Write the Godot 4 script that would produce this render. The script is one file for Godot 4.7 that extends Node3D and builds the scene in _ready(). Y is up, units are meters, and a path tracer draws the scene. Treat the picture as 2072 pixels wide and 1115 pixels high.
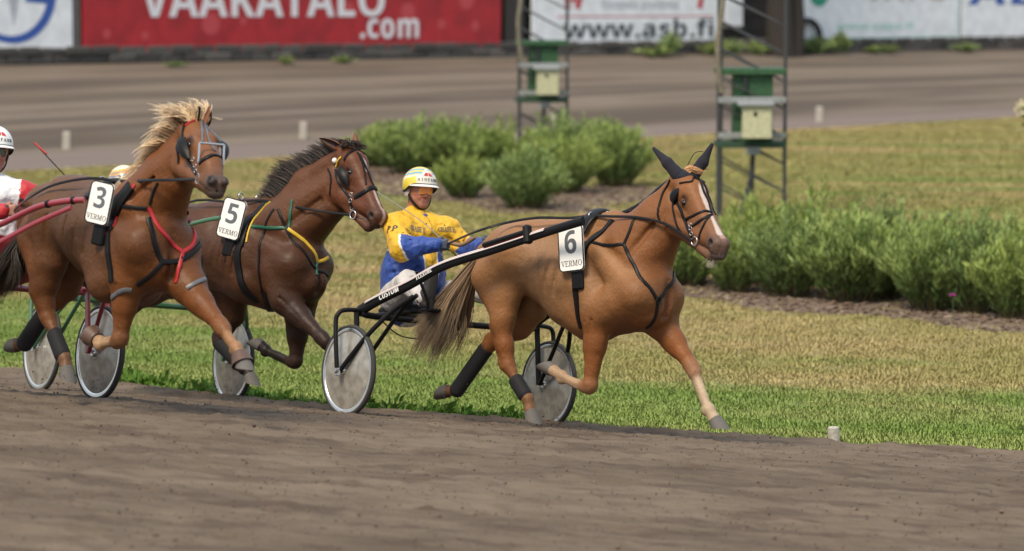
extends Node3D
# A harness race on a dirt oval: three trotters with sulkies and drivers, the grass infield with
# shrubs and lattice masts, the far straight and the advertising fence behind it.

const HORSE_6_AT := [Vector3(0.743, 0.037, 0.669), Vector3(0.069, 0.989, -0.132), Vector3(-0.666, 0.145, 0.732), Vector3(-0.676, 0.161, -23.207)]
const SULKY_6_AT := [Vector3(0.6, 0.065, 0.798), Vector3(0.069, 0.989, -0.132), Vector3(-0.797, 0.135, 0.589), Vector3(-0.461, 0.12, -23.4)]
const JOINTS_6 := {
	"dock": Vector3(0.478, 1.215, 0),
	"croup": Vector3(0.795, 1.423, 0),
	"loin": Vector3(1.183, 1.454, 0),
	"withers": Vector3(1.726, 1.515, 0),
	"flank": Vector3(1.004, 0.949, 0.05),
	"belly": Vector3(1.405, 0.732, 0.05),
	"girth": Vector3(1.593, 0.641, 0),
	"chest": Vector3(2.214, 1, -0.02),
	"brisket": Vector3(2.151, 0.737, 0),
	"crest": Vector3(2.038, 1.633, 0),
	"poll": Vector3(2.287, 1.812, 0),
	"throat": Vector3(2.281, 1.398, 0),
	"brow": Vector3(2.49, 1.718, 0),
	"mid": Vector3(2.653, 1.518, 0),
	"nose": Vector3(2.848, 1.347, 0),
	"lip": Vector3(2.846, 1.27, 0),
	"chin": Vector3(2.755, 1.208, 0),
	"jaw": Vector3(2.319, 1.451, 0.075),
	"eye": Vector3(2.467, 1.605, 0.088),
	"nostril": Vector3(2.785, 1.318, 0.05),
	"bit": Vector3(2.601, 1.331, 0.06),
	"RFsh": Vector3(2.032, 0.946, 0.2),
	"RFel": Vector3(1.745, 0.805, 0.17),
	"RFkn": Vector3(1.711, 0.32, 0.14),
	"RFft": Vector3(1.452, 0.385, 0.13),
	"RFco": Vector3(1.359, 0.428, 0.13),
	"RFto": Vector3(1.274, 0.474, 0.13),
	"LFsh": Vector3(2.077, 0.972, -0.17),
	"LFel": Vector3(2.072, 0.788, -0.17),
	"LFkn": Vector3(2.352, 0.506, -0.15),
	"LFft": Vector3(2.523, 0.234, -0.14),
	"LFco": Vector3(2.575, 0.171, -0.14),
	"LFto": Vector3(2.635, 0.096, -0.14),
	"RHst": Vector3(0.947, 0.93, 0.2),
	"RHga": Vector3(0.894, 0.722, 0.16),
	"RHhk": Vector3(0.957, 0.442, 0.14),
	"RHft": Vector3(1.152, 0.22, 0.13),
	"RHco": Vector3(1.178, 0.14, 0.13),
	"RHto": Vector3(1.224, 0.034, 0.13),
	"LHst": Vector3(0.952, 0.848, -0.17),
	"LHga": Vector3(0.766, 0.702, -0.16),
	"LHhk": Vector3(0.514, 0.58, -0.15),
	"LHft": Vector3(0.241, 0.24, -0.14),
	"LHco": Vector3(0.155, 0.235, -0.14),
	"LHto": Vector3(0.021, 0.221, -0.14),
	"buttock": Vector3(0.604, 1.042, 0.12),
	"hip": Vector3(0.99, 1.253, 0.2),
	"tailmid": Vector3(0.235, 0.898, 0.03),
	"tailend": Vector3(-0.019, 0.57, 0.05),
	"taillow": Vector3(0.338, 0.522, 0.05),
	"yaw": 0.3491,
}
const HORSE_3_AT := [Vector3(0.642, 0.057, 0.765), Vector3(0.069, 0.989, -0.132), Vector3(-0.764, 0.138, 0.631), Vector3(-3.575, 0.6, -21.447)]
const SULKY_3_AT := [Vector3(0.586, 0.067, 0.807), Vector3(0.069, 0.989, -0.132), Vector3(-0.807, 0.134, 0.575), Vector3(-3.492, 0.586, -21.511)]
const JOINTS_3 := {
	"dock": Vector3(0.568, 1.133, 0),
	"croup": Vector3(0.845, 1.376, 0),
	"loin": Vector3(1.255, 1.403, 0),
	"withers": Vector3(1.765, 1.379, 0),
	"flank": Vector3(1.139, 0.956, 0.1),
	"belly": Vector3(1.492, 0.806, 0.1),
	"girth": Vector3(1.828, 0.651, 0),
	"chest": Vector3(2.253, 1.024, -0.02),
	"brisket": Vector3(2.194, 0.72, 0),
	"crest": Vector3(2.035, 1.567, 0),
	"poll": Vector3(2.382, 1.773, 0),
	"throat": Vector3(2.328, 1.368, 0),
	"brow": Vector3(2.645, 1.676, 0),
	"mid": Vector3(2.921, 1.516, 0),
	"nose": Vector3(3.048, 1.383, 0),
	"lip": Vector3(3.075, 1.33, 0),
	"chin": Vector3(3.009, 1.283, 0),
	"jaw": Vector3(2.421, 1.479, 0.08),
	"eye": Vector3(2.676, 1.61, 0.088),
	"nostril": Vector3(3.081, 1.377, 0.05),
	"bit": Vector3(2.866, 1.384, 0.06),
	"RFsh": Vector3(2.097, 0.914, 0.2),
	"RFel": Vector3(2, 0.764, 0.17),
	"RFkn": Vector3(1.97, 0.403, 0.14),
	"RFft": Vector3(1.737, 0.378, 0.13),
	"RFco": Vector3(1.671, 0.412, 0.13),
	"RFto": Vector3(1.576, 0.446, 0.13),
	"LFsh": Vector3(2.207, 0.915, -0.17),
	"LFel": Vector3(2.259, 0.758, -0.17),
	"LFkn": Vector3(2.616, 0.529, -0.15),
	"LFft": Vector3(2.8, 0.407, -0.14),
	"LFco": Vector3(2.853, 0.35, -0.14),
	"LFto": Vector3(2.933, 0.236, -0.14),
	"RHst": Vector3(1.165, 0.87, 0.2),
	"RHga": Vector3(1.074, 0.684, 0.16),
	"RHhk": Vector3(1.133, 0.531, 0.14),
	"RHft": Vector3(1.338, 0.277, 0.13),
	"RHco": Vector3(1.368, 0.223, 0.13),
	"RHto": Vector3(1.408, 0.101, 0.13),
	"LHst": Vector3(0.962, 0.832, -0.17),
	"LHga": Vector3(0.847, 0.718, -0.16),
	"LHhk": Vector3(0.646, 0.569, -0.15),
	"LHft": Vector3(0.421, 0.346, -0.14),
	"LHco": Vector3(0.348, 0.343, -0.14),
	"LHto": Vector3(0.162, 0.35, -0.14),
	"buttock": Vector3(0.795, 1.029, 0.12),
	"hip": Vector3(1.175, 1.213, 0.2),
	"tailmid": Vector3(0.387, 0.906, 0),
	"tailend": Vector3(0.116, 0.642, 0),
	"taillow": Vector3(0.656, 0.718, 0),
	"yaw": 0.3491,
}
const HORSE_5_AT := [Vector3(0.819, 0.019, 0.573), Vector3(0.069, 0.989, -0.132), Vector3(-0.57, 0.148, 0.808), Vector3(-3.658, 0.074, -25.428)]
const SULKY_5_AT := [Vector3(0.522, 0.077, 0.849), Vector3(0.069, 0.989, -0.132), Vector3(-0.85, 0.128, 0.511), Vector3(-2.926, 0.029, -25.375)]
const JOINTS_5 := {
	"dock": Vector3(0.89, 1.238, 0),
	"croup": Vector3(1.114, 1.502, 0),
	"loin": Vector3(1.628, 1.519, 0),
	"withers": Vector3(2.109, 1.56, 0),
	"flank": Vector3(1.679, 0.846, 0.1),
	"belly": Vector3(2.011, 0.782, 0.1),
	"girth": Vector3(2.203, 0.745, 0),
	"chest": Vector3(2.635, 1.111, -0.02),
	"brisket": Vector3(2.596, 0.798, 0),
	"crest": Vector3(2.436, 1.792, 0),
	"poll": Vector3(2.83, 1.985, 0),
	"throat": Vector3(2.826, 1.516, 0),
	"brow": Vector3(2.992, 1.893, 0),
	"mid": Vector3(3.144, 1.668, 0),
	"nose": Vector3(3.297, 1.482, 0),
	"lip": Vector3(3.281, 1.421, 0),
	"chin": Vector3(3.181, 1.345, 0),
	"jaw": Vector3(2.822, 1.618, 0.08),
	"eye": Vector3(2.972, 1.769, 0.088),
	"nostril": Vector3(3.232, 1.449, 0.05),
	"bit": Vector3(3.042, 1.457, 0.06),
	"RFsh": Vector3(2.414, 0.978, 0.2),
	"RFel": Vector3(2.452, 0.814, 0.17),
	"RFkn": Vector3(2.84, 0.544, 0.14),
	"RFft": Vector3(3.062, 0.326, 0.13),
	"RFco": Vector3(3.122, 0.257, 0.13),
	"RFto": Vector3(3.188, 0.172, 0.13),
	"LFsh": Vector3(2.54, 0.971, -0.17),
	"LFel": Vector3(2.386, 0.707, -0.17),
	"LFkn": Vector3(2.368, 0.356, -0.15),
	"LFft": Vector3(2.085, 0.44, -0.14),
	"LFco": Vector3(2.044, 0.468, -0.14),
	"LFto": Vector3(1.953, 0.519, -0.14),
	"RHst": Vector3(1.42, 0.885, 0.2),
	"RHga": Vector3(1.125, 0.782, 0.16),
	"RHhk": Vector3(0.848, 0.621, 0.14),
	"RHft": Vector3(0.802, 0.393, 0.13),
	"RHco": Vector3(0.764, 0.368, 0.13),
	"RHto": Vector3(0.69, 0.342, 0.13),
	"LHst": Vector3(1.794, 0.83, -0.17),
	"LHga": Vector3(1.739, 0.678, -0.16),
	"LHhk": Vector3(1.615, 0.485, -0.15),
	"LHft": Vector3(1.896, 0.304, -0.14),
	"LHco": Vector3(1.94, 0.251, -0.14),
	"LHto": Vector3(1.999, 0.132, -0.14),
	"buttock": Vector3(1.03, 1.139, 0.12),
	"hip": Vector3(1.355, 1.312, 0.2),
	"tailmid": Vector3(0.744, 0.929, 0),
	"tailend": Vector3(0.514, 0.691, 0),
	"taillow": Vector3(0.863, 0.744, 0),
	"yaw": 0.2443,
}
const HARNESS_6 := [
	["saddle_strap", "black", 0.055, true, [Vector3(1.785, 1.46, 0.105), Vector3(1.729, 1.343, 0.203), Vector3(1.654, 1.25, 0.218), Vector3(1.646, 1.13, 0.248)]],
	["girth", "black", 0.05, true, [Vector3(1.646, 1.13, 0.248), Vector3(1.632, 0.995, 0.268), Vector3(1.636, 0.863, 0.239), Vector3(1.63, 0.72, 0.176)]],
	["trace", "black", 0.022, true, [Vector3(1.619, 1.296, 0.182), Vector3(1.839, 1.285, 0.213), Vector3(1.981, 1.295, 0.207)]],
	["breast_strap", "black", 0.026, false, [Vector3(1.981, 1.295, 0.207), Vector3(2.046, 1.198, 0.203), Vector3(2.163, 1.059, 0.205), Vector3(2.22, 0.932, 0.104)]],
	["breast_strap", "black", 0.026, false, [Vector3(2.22, 0.932, 0.104), Vector3(2.211, 1.032, -0.01), Vector3(2.138, 1.14, -0.145)]],
	["martingale", "black", 0.022, false, [Vector3(2.22, 0.932, 0.104), Vector3(2.196, 0.827, 0.085), Vector3(2.107, 0.745, 0.062)]],
	["neck_strap", "black", 0.018, true, [Vector3(1.981, 1.295, 0.207), Vector3(2.01, 1.387, 0.19), Vector3(2.019, 1.476, 0.158)]],
]
const BRIDLE_6 := [
	["browband", "black", 0.018, false, [Vector3(2.322, 1.754, 0.094), Vector3(2.352, 1.777, 0.055), Vector3(2.334, 1.79, -0.037), Vector3(2.394, 1.76, -0.021), Vector3(2.471, 1.733, 0.006)]],
	["forehead_strap", "black", 0.012, false, [Vector3(2.358, 1.715, 0.124), Vector3(2.426, 1.722, 0.13), Vector3(2.45, 1.734, 0.105), Vector3(2.375, 1.776, 0)]],
	["face_strap", "black", 0.014, false, [Vector3(2.375, 1.776, 0), Vector3(2.51, 1.692, 0.071), Vector3(2.576, 1.6, 0.075), Vector3(2.64, 1.526, 0.116)]],
	["face_strap", "black", 0.012, false, [Vector3(2.409, 1.76, 0.03), Vector3(2.529, 1.668, 0.044), Vector3(2.578, 1.576, 0.041), Vector3(2.645, 1.516, 0.084)]],
	["cheekpiece", "black", 0.02, false, [Vector3(2.26, 1.656, 0.075), Vector3(2.297, 1.623, 0.076), Vector3(2.39, 1.534, 0.128), Vector3(2.432, 1.465, 0.131), Vector3(2.502, 1.401, 0.169), Vector3(2.539, 1.35, 0.169)]],
	["noseband", "black", 0.016, false, [Vector3(2.429, 1.475, 0.129), Vector3(2.566, 1.513, 0.173), Vector3(2.614, 1.533, 0.147), Vector3(2.643, 1.523, 0.114)]],
	["noseband", "black", 0.016, false, [Vector3(2.493, 1.415, 0.165), Vector3(2.614, 1.474, 0.182), Vector3(2.651, 1.512, 0.123)]],
	["bit_strap", "black", 0.014, false, [Vector3(2.648, 1.511, 0.135), Vector3(2.645, 1.451, 0.188), Vector3(2.623, 1.395, 0.195), Vector3(2.613, 1.343, 0.192)]],
	["throatlash", "black", 0.012, false, [Vector3(2.254, 1.649, 0.078), Vector3(2.322, 1.552, 0.135), Vector3(2.364, 1.45, 0.14), Vector3(2.428, 1.385, 0.15)]],
	["check_strap", "black", 0.014, false, [Vector3(2.241, 1.741, 0.081), Vector3(2.197, 1.667, 0.083), Vector3(2.189, 1.585, 0.111), Vector3(2.191, 1.505, 0.126), Vector3(2.209, 1.453, 0.116)]],
]
const HARNESS_3 := [
	["saddle_pad", "black", 0.1, true, [Vector3(2.051, 1.348, 0.194), Vector3(1.974, 1.242, 0.227), Vector3(1.889, 1.153, 0.214), Vector3(1.926, 1.058, 0.255)]],
	["saddle_edge", "red", 0.022, true, [Vector3(2.082, 1.355, 0.186), Vector3(2.017, 1.258, 0.22), Vector3(1.948, 1.177, 0.219), Vector3(1.951, 1.09, 0.242)]],
	["girth", "black", 0.05, true, [Vector3(1.926, 1.058, 0.255), Vector3(1.952, 0.967, 0.267), Vector3(1.973, 0.878, 0.259), Vector3(2, 0.758, 0.252)]],
	["saddle_cloth", "red", 0.09, false, [Vector3(1.785, 1.057, 0.26), Vector3(1.858, 1.058, 0.257), Vector3(1.921, 1.058, 0.255)]],
	["trace", "black", 0.024, true, [Vector3(1.989, 1.225, 0.224), Vector3(2.098, 1.215, 0.198), Vector3(2.172, 1.214, 0.147)]],
	["breast_strap", "red", 0.026, false, [Vector3(2.18, 1.22, 0.142), Vector3(2.245, 1.087, 0.084), Vector3(2.245, 1.011, -0.009), Vector3(2.269, 0.968, -0.068)]],
	["breast_strap", "red", 0.026, false, [Vector3(2.269, 0.968, -0.068), Vector3(2.256, 1.023, -0.149), Vector3(2.157, 1.116, -0.198)]],
	["martingale", "red", 0.024, false, [Vector3(2.269, 0.968, -0.068), Vector3(2.285, 0.86, -0.038), Vector3(2.289, 0.778, -0.021)]],
	["lower_breast_strap", "black", 0.034, false, [Vector3(2.18, 1.16, 0.141), Vector3(2.255, 1.017, 0.136), Vector3(2.266, 0.894, 0.071)]],
	["lower_breast_strap", "black", 0.034, false, [Vector3(2.266, 0.894, 0.071), Vector3(2.282, 0.943, -0.095), Vector3(2.175, 1.053, -0.251)]],
	["belly_strap", "black", 0.03, false, [Vector3(2.266, 0.894, 0.071), Vector3(2.214, 0.808, 0.118), Vector3(2.125, 0.744, 0.147)]],
	["neck_strap", "black", 0.016, false, [Vector3(2.24, 1.372, 0.128), Vector3(2.211, 1.311, 0.138), Vector3(2.187, 1.238, 0.141)]],
	["leg_strap", "grey", 0.03, false, [Vector3(1.961, 0.657, 0.217), Vector3(2.02, 0.688, 0.223), Vector3(2.072, 0.712, 0.209), Vector3(2.1, 0.715, 0.17)]],
	["leg_strap", "grey", 0.03, false, [Vector3(2.358, 0.749, -0.056), Vector3(2.382, 0.786, -0.105), Vector3(2.349, 0.816, -0.194)]],
	["side_strap", "black", 0.014, false, [Vector3(2.211, 0.952, -0.247), Vector3(2.311, 0.83, -0.22)]],
]
const BRIDLE_3 := [
	["browband", "red", 0.02, false, [Vector3(2.447, 1.713, 0.101), Vector3(2.436, 1.749, 0.049), Vector3(2.403, 1.765, -0.042), Vector3(2.44, 1.736, -0.052), Vector3(2.528, 1.705, -0.02)]],
	["headpiece", "black", 0.02, false, [Vector3(2.459, 1.687, 0.121), Vector3(2.418, 1.734, 0.079), Vector3(2.399, 1.771, 0.018), Vector3(2.389, 1.775, -0.025), Vector3(2.399, 1.758, -0.058), Vector3(2.525, 1.707, -0.02)]],
	["face_strap", "grey", 0.016, false, [Vector3(2.436, 1.756, -0.019), Vector3(2.643, 1.674, 0.11), Vector3(2.722, 1.612, 0.155)]],
	["face_strap", "grey", 0.014, false, [Vector3(2.443, 1.746, -0.036), Vector3(2.68, 1.654, 0.094), Vector3(2.83, 1.556, 0.14)]],
	["face_strap", "grey", 0.016, false, [Vector3(2.428, 1.743, -0.053), Vector3(2.662, 1.674, 0.045), Vector3(2.699, 1.617, 0.023)]],
	["noseband", "black", 0.026, false, [Vector3(2.832, 1.473, 0.241), Vector3(2.88, 1.506, 0.227), Vector3(2.887, 1.527, 0.188), Vector3(2.882, 1.521, 0.131)]],
	["cheekpiece", "black", 0.02, false, [Vector3(2.451, 1.688, 0.119), Vector3(2.559, 1.574, 0.172), Vector3(2.606, 1.502, 0.169), Vector3(2.669, 1.462, 0.184), Vector3(2.784, 1.413, 0.227)]],
	["throatlash", "black", 0.014, false, [Vector3(2.343, 1.634, 0.073), Vector3(2.443, 1.563, 0.142), Vector3(2.466, 1.485, 0.144)]],
]
const HARNESS_5 := [
	["saddle_pad", "black", 0.08, true, [Vector3(2.18, 1.536, 0.09), Vector3(2.114, 1.417, 0.17), Vector3(2.101, 1.3, 0.245), Vector3(2.098, 1.188, 0.274)]],
	["saddle_edge", "yellow", 0.014, true, [Vector3(2.245, 1.534, 0.125), Vector3(2.174, 1.441, 0.166), Vector3(2.152, 1.34, 0.224), Vector3(2.153, 1.22, 0.258)]],
	["girth", "black", 0.06, true, [Vector3(2.098, 1.188, 0.274), Vector3(2.1, 1.031, 0.27), Vector3(2.148, 0.878, 0.242), Vector3(2.196, 0.784, 0.14)]],
	["trace", "green", 0.024, true, [Vector3(2.159, 1.341, 0.222), Vector3(2.328, 1.335, 0.221), Vector3(2.471, 1.342, 0.185)]],
	["neck_strap", "green", 0.022, false, [Vector3(2.487, 1.551, 0.171), Vector3(2.488, 1.455, 0.184), Vector3(2.481, 1.342, 0.186)]],
	["breast_strap", "yellow", 0.026, false, [Vector3(2.485, 1.334, 0.19), Vector3(2.555, 1.285, 0.156), Vector3(2.599, 1.232, 0.1), Vector3(2.63, 1.109, 0.003)]],
	["breast_strap", "yellow", 0.026, false, [Vector3(2.63, 1.109, 0.003), Vector3(2.64, 1.125, -0.054), Vector3(2.63, 1.151, -0.117)]],
	["martingale", "green", 0.022, false, [Vector3(2.63, 1.109, 0.003), Vector3(2.665, 1.009, 0.047)]],
	["lower_breast_strap", "black", 0.022, false, [Vector3(2.382, 1.476, 0.2), Vector3(2.463, 1.338, 0.187), Vector3(2.543, 1.225, 0.175), Vector3(2.643, 1.083, 0.074), Vector3(2.637, 1.016, -0.124)]],
	["side_strap", "black", 0.018, false, [Vector3(2.345, 1.475, 0.2), Vector3(2.277, 1.301, 0.213), Vector3(2.281, 1.155, 0.258), Vector3(2.289, 0.97, 0.246), Vector3(2.287, 0.802, 0.139)]],
	["elbow_cup", "black", 0.07, false, [Vector3(2.3, 0.865, 0.196), Vector3(2.29, 0.796, 0.13), Vector3(2.218, 0.735, -0.023)]],
]
const BRIDLE_5 := [
	["headpiece", "black", 0.018, false, [Vector3(2.827, 1.99, 0.006), Vector3(2.866, 1.975, -0.007), Vector3(2.93, 1.924, 0.075), Vector3(2.904, 1.85, 0.127)]],
	["browband", "black", 0.018, false, [Vector3(2.906, 1.861, 0.126), Vector3(2.938, 1.921, 0.079), Vector3(2.912, 1.94, -0.032), Vector3(2.978, 1.915, -0.011)]],
	["face_strap", "black", 0.013, false, [Vector3(2.969, 1.916, 0.06), Vector3(3.044, 1.804, 0.068), Vector3(3.113, 1.679, 0.114)]],
	["face_strap", "black", 0.013, false, [Vector3(2.984, 1.906, 0.055), Vector3(3.077, 1.764, 0.046), Vector3(3.15, 1.666, 0.065)]],
	["noseband", "black", 0.034, false, [Vector3(3.023, 1.582, 0.127), Vector3(3.111, 1.623, 0.134), Vector3(3.147, 1.66, 0.091), Vector3(3.143, 1.656, 0.026)]],
	["cheekpiece", "black", 0.02, false, [Vector3(2.789, 1.788, 0.073), Vector3(2.879, 1.67, 0.116), Vector3(2.97, 1.585, 0.123), Vector3(3.01, 1.507, 0.118)]],
	["throatlash", "black", 0.012, false, [Vector3(2.724, 1.79, 0.077), Vector3(2.787, 1.715, 0.114), Vector3(2.8, 1.592, 0.122)]],
	["side_band", "yellow", 0.016, false, [Vector3(2.873, 1.876, 0.114), Vector3(2.816, 1.842, 0.084), Vector3(2.785, 1.807, 0.063)]],
]
const SHAFT_6 := [Vector3(-0.105, 0.75, 0.76), Vector3(0.069, 0.825, 0.75), Vector3(0.406, 0.956, 0.7), Vector3(0.705, 1.096, 0.63), Vector3(1.13, 1.218, 0.53), Vector3(1.594, 1.344, 0.45), Vector3(1.926, 1.426, 0.4)]
const SHAFT_3 := [Vector3(0.99, 0.865, 0.66), Vector3(1.259, 0.964, 0.6), Vector3(1.538, 1.095, 0.5), Vector3(1.819, 1.193, 0.42)]
const SHAFT_3_UPPER := [Vector3(0.967, 1.004, 0.66), Vector3(1.242, 1.071, 0.6), Vector3(1.523, 1.187, 0.5), Vector3(1.718, 1.229, 0.42), Vector3(1.851, 1.244, 0.35)]
const SHAFT_5 := [Vector3(-0.486, 0.773, 0.75), Vector3(0.261, 0.975, 0.68), Vector3(1.199, 1.21, 0.56), Vector3(1.826, 1.323, 0.47), Vector3(2.049, 1.36, 0.4)]
const REIN_6 := [Vector3(0.499, 1.272, 0.3), Vector3(0.703, 1.342, 0.3), Vector3(0.929, 1.412, 0.25), Vector3(1.177, 1.458, 0.2), Vector3(1.416, 1.467, 0.14), Vector3(1.584, 1.487, 0.1), Vector3(1.812, 1.484, 0.14), Vector3(2.054, 1.479, 0.17), Vector3(2.276, 1.441, 0.15), Vector3(2.398, 1.368, 0.11), Vector3(2.465, 1.343, 0.075)]
const CHECK_6 := [Vector3(1.622, 1.495, 0.01), Vector3(1.744, 1.507, 0.01), Vector3(1.872, 1.55, 0.01), Vector3(1.996, 1.618, 0.01), Vector3(2.125, 1.706, 0.02), Vector3(2.256, 1.768, 0.04)]
const REIN_3 := [Vector3(0.843, 1.165, 0.3), Vector3(1.033, 1.268, 0.28), Vector3(1.265, 1.351, 0.25), Vector3(1.516, 1.399, 0.16), Vector3(1.792, 1.386, 0.12), Vector3(2.24, 1.38, 0.2), Vector3(2.475, 1.384, 0.18), Vector3(2.554, 1.392, 0.085)]
const REIN_5 := [Vector3(1.116, 1.485, 0.2), Vector3(1.482, 1.504, 0.17), Vector3(1.889, 1.521, 0.14), Vector3(2.163, 1.542, 0.1), Vector3(2.528, 1.497, 0.17), Vector3(2.784, 1.47, 0.14), Vector3(2.97, 1.462, 0.085)]
const PLATE_6 := [Vector3(1.609, 1.252, 0.31), Vector3(1.539, 1.484, 0)]
const PLATE_3 := [Vector3(1.895, 1.232, 0.31), Vector3(1.582, 1.37, 0)]
const PLATE_5 := [Vector3(2.038, 1.385, 0.31), Vector3(1.938, 1.549, 0)]
const DRIVER_6 := {"head": Vector3(-0.408, 1.721, 0.1), "neck": Vector3(-0.431, 1.504, 0.1), "shR": Vector3(-0.41, 1.394, 0.29), "elR": Vector3(-0.18, 1.226, 0.38), "haR": Vector3(0.029, 1.279, 0.15), "shL": Vector3(-0.291, 1.397, -0.08), "elL": Vector3(-0.176, 1.255, -0.2), "haL": Vector3(0.185, 1.316, -0.12), "toe": Vector3(0.287, 1.157, 0.42), "heel": Vector3(0.281, 0.811, 0.42)}
const DRIVER_3_HEAD := Vector3(0.102, 1.645, 0.1)
const DRIVER_5_HEAD := Vector3(-0.296, 1.697, 0.1)
const WHIP_5 := [Vector3(-1.902, 2.032, 0.2), Vector3(-1.486, 1.893, 0.22), Vector3(-0.984, 1.731, 0.25), Vector3(-0.253, 1.47, 0.28)]
const WHEEL_RADII := {6: 0.325, 3: 0.325, 5: 0.345}
const HALF_AXLE := {6: 0.890, 3: 0.85, 5: 0.818}
const EAR_6 := [Vector3(2.097, 1.947, 0.1), Vector3(2.429, 1.995, -0.1)]
const EAR_3 := [Vector3(2.242, 1.858, 0.1), Vector3(2.446, 1.853, -0.09)]
const EAR_5 := [Vector3(2.637, 2.018, 0.11), Vector3(2.84, 2.074, -0.09)]
const FRAME_3 := [Vector3(2.863, 1.597, 0.075), Vector3(2.874, 1.476, 0.075)]
const ROSETTE_5 := Vector3(2.779, 1.848, 0.09)
const WHIP_5_TIP := Vector3(-0.608, 1.942, 0.75)
const KICKED := [Vector3(-0.374, 0.343, -23.241), Vector3(-0.478, 0.297, -23.191), Vector3(-2.307, 1.087, -20.017), Vector3(-2.728, 0.819, -20.31), Vector3(-2.231, 0.184, -24.691), Vector3(0.149, 0.254, -22.337)]


var rng := RandomNumberGenerator.new()
var used := {}
var tex := {}
var n_fine := FastNoiseLite.new()
var n_mid := FastNoiseLite.new()
var n_big := FastNoiseLite.new()

# ------------------------------------------------------------------ naming
func numbered(called: String) -> String:
	if not used.has(called):
		used[called] = 0
		return called
	used[called] += 1
	return "%s_%03d" % [called, used[called]]

func tag(o: Node, label: String, category := "", group := "", kind := "") -> Node:
	if label: o.set_meta("label", label)
	if category: o.set_meta("category", category)
	if group: o.set_meta("group", group)
	if kind: o.set_meta("kind", kind)
	return o

func thing(called: String, label: String, category: String, xf := Transform3D.IDENTITY, group := "") -> Node3D:
	var o := Node3D.new()
	o.name = numbered(called)
	add_child(o)
	o.transform = xf
	tag(o, label, category, group)
	return o

func part(called: String, mesh: Mesh, m: Material, parent: Node, xf := Transform3D.IDENTITY) -> MeshInstance3D:
	var o := MeshInstance3D.new()
	if parent == self:
		o.name = numbered(called)
	else:
		var n := 0
		o.name = called
		while parent.has_node(NodePath(o.name)):
			n += 1
			o.name = "%s_%03d" % [called, n]
	o.mesh = mesh
	o.material_override = m
	o.transform = xf
	parent.add_child(o)
	return o

# ------------------------------------------------------------------ materials
func lin(r: float, g: float, b: float) -> Color:
	return Color(r, g, b).linear_to_srgb()

func mat(c: Color, rough := 0.6, metal := 0.0) -> StandardMaterial3D:
	var m := StandardMaterial3D.new()
	m.albedo_color = c
	m.roughness = rough
	m.metallic = metal
	return m

func vmat(rough := 0.6, metal := 0.0) -> StandardMaterial3D:
	var m := mat(Color.WHITE, rough, metal)
	m.vertex_color_use_as_albedo = true
	return m

func noise_tex(key: String, freq: float, lo: Color, hi: Color, oct := 4, size := 512, as_normal := false, bump := 4.0) -> Texture2D:
	if tex.has(key): return tex[key]
	var n := FastNoiseLite.new()
	n.seed = key.hash() % 1000
	n.frequency = freq
	n.fractal_octaves = oct
	var im := n.get_seamless_image(size, size)
	if as_normal:
		im.convert(Image.FORMAT_RGBA8)
		im.bump_map_to_normal_map(bump)
	else:
		im.convert(Image.FORMAT_RGBA8)
		for y in size:
			for x in size:
				im.set_pixel(x, y, lo.lerp(hi, im.get_pixel(x, y).r))
	tex[key] = ImageTexture.create_from_image(im)
	return tex[key]

func bumpy(m: StandardMaterial3D, key: String, freq: float, scale: float, strength: float, world := false) -> StandardMaterial3D:
	m.normal_enabled = true
	m.normal_texture = noise_tex(key, freq, Color.BLACK, Color.WHITE, 4, 512, true, 6.0)
	m.normal_scale = strength
	m.uv1_triplanar = true
	m.uv1_world_triplanar = world
	m.uv1_scale = Vector3.ONE * scale
	return m

func grained(m: StandardMaterial3D, key: String, freq: float, scale: float, lo: float, world := false) -> StandardMaterial3D:
	m.albedo_texture = noise_tex(key, freq, Color(lo, lo, lo), Color.WHITE)
	m.uv1_triplanar = true
	m.uv1_world_triplanar = world
	m.uv1_scale = Vector3.ONE * scale
	return m

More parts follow.
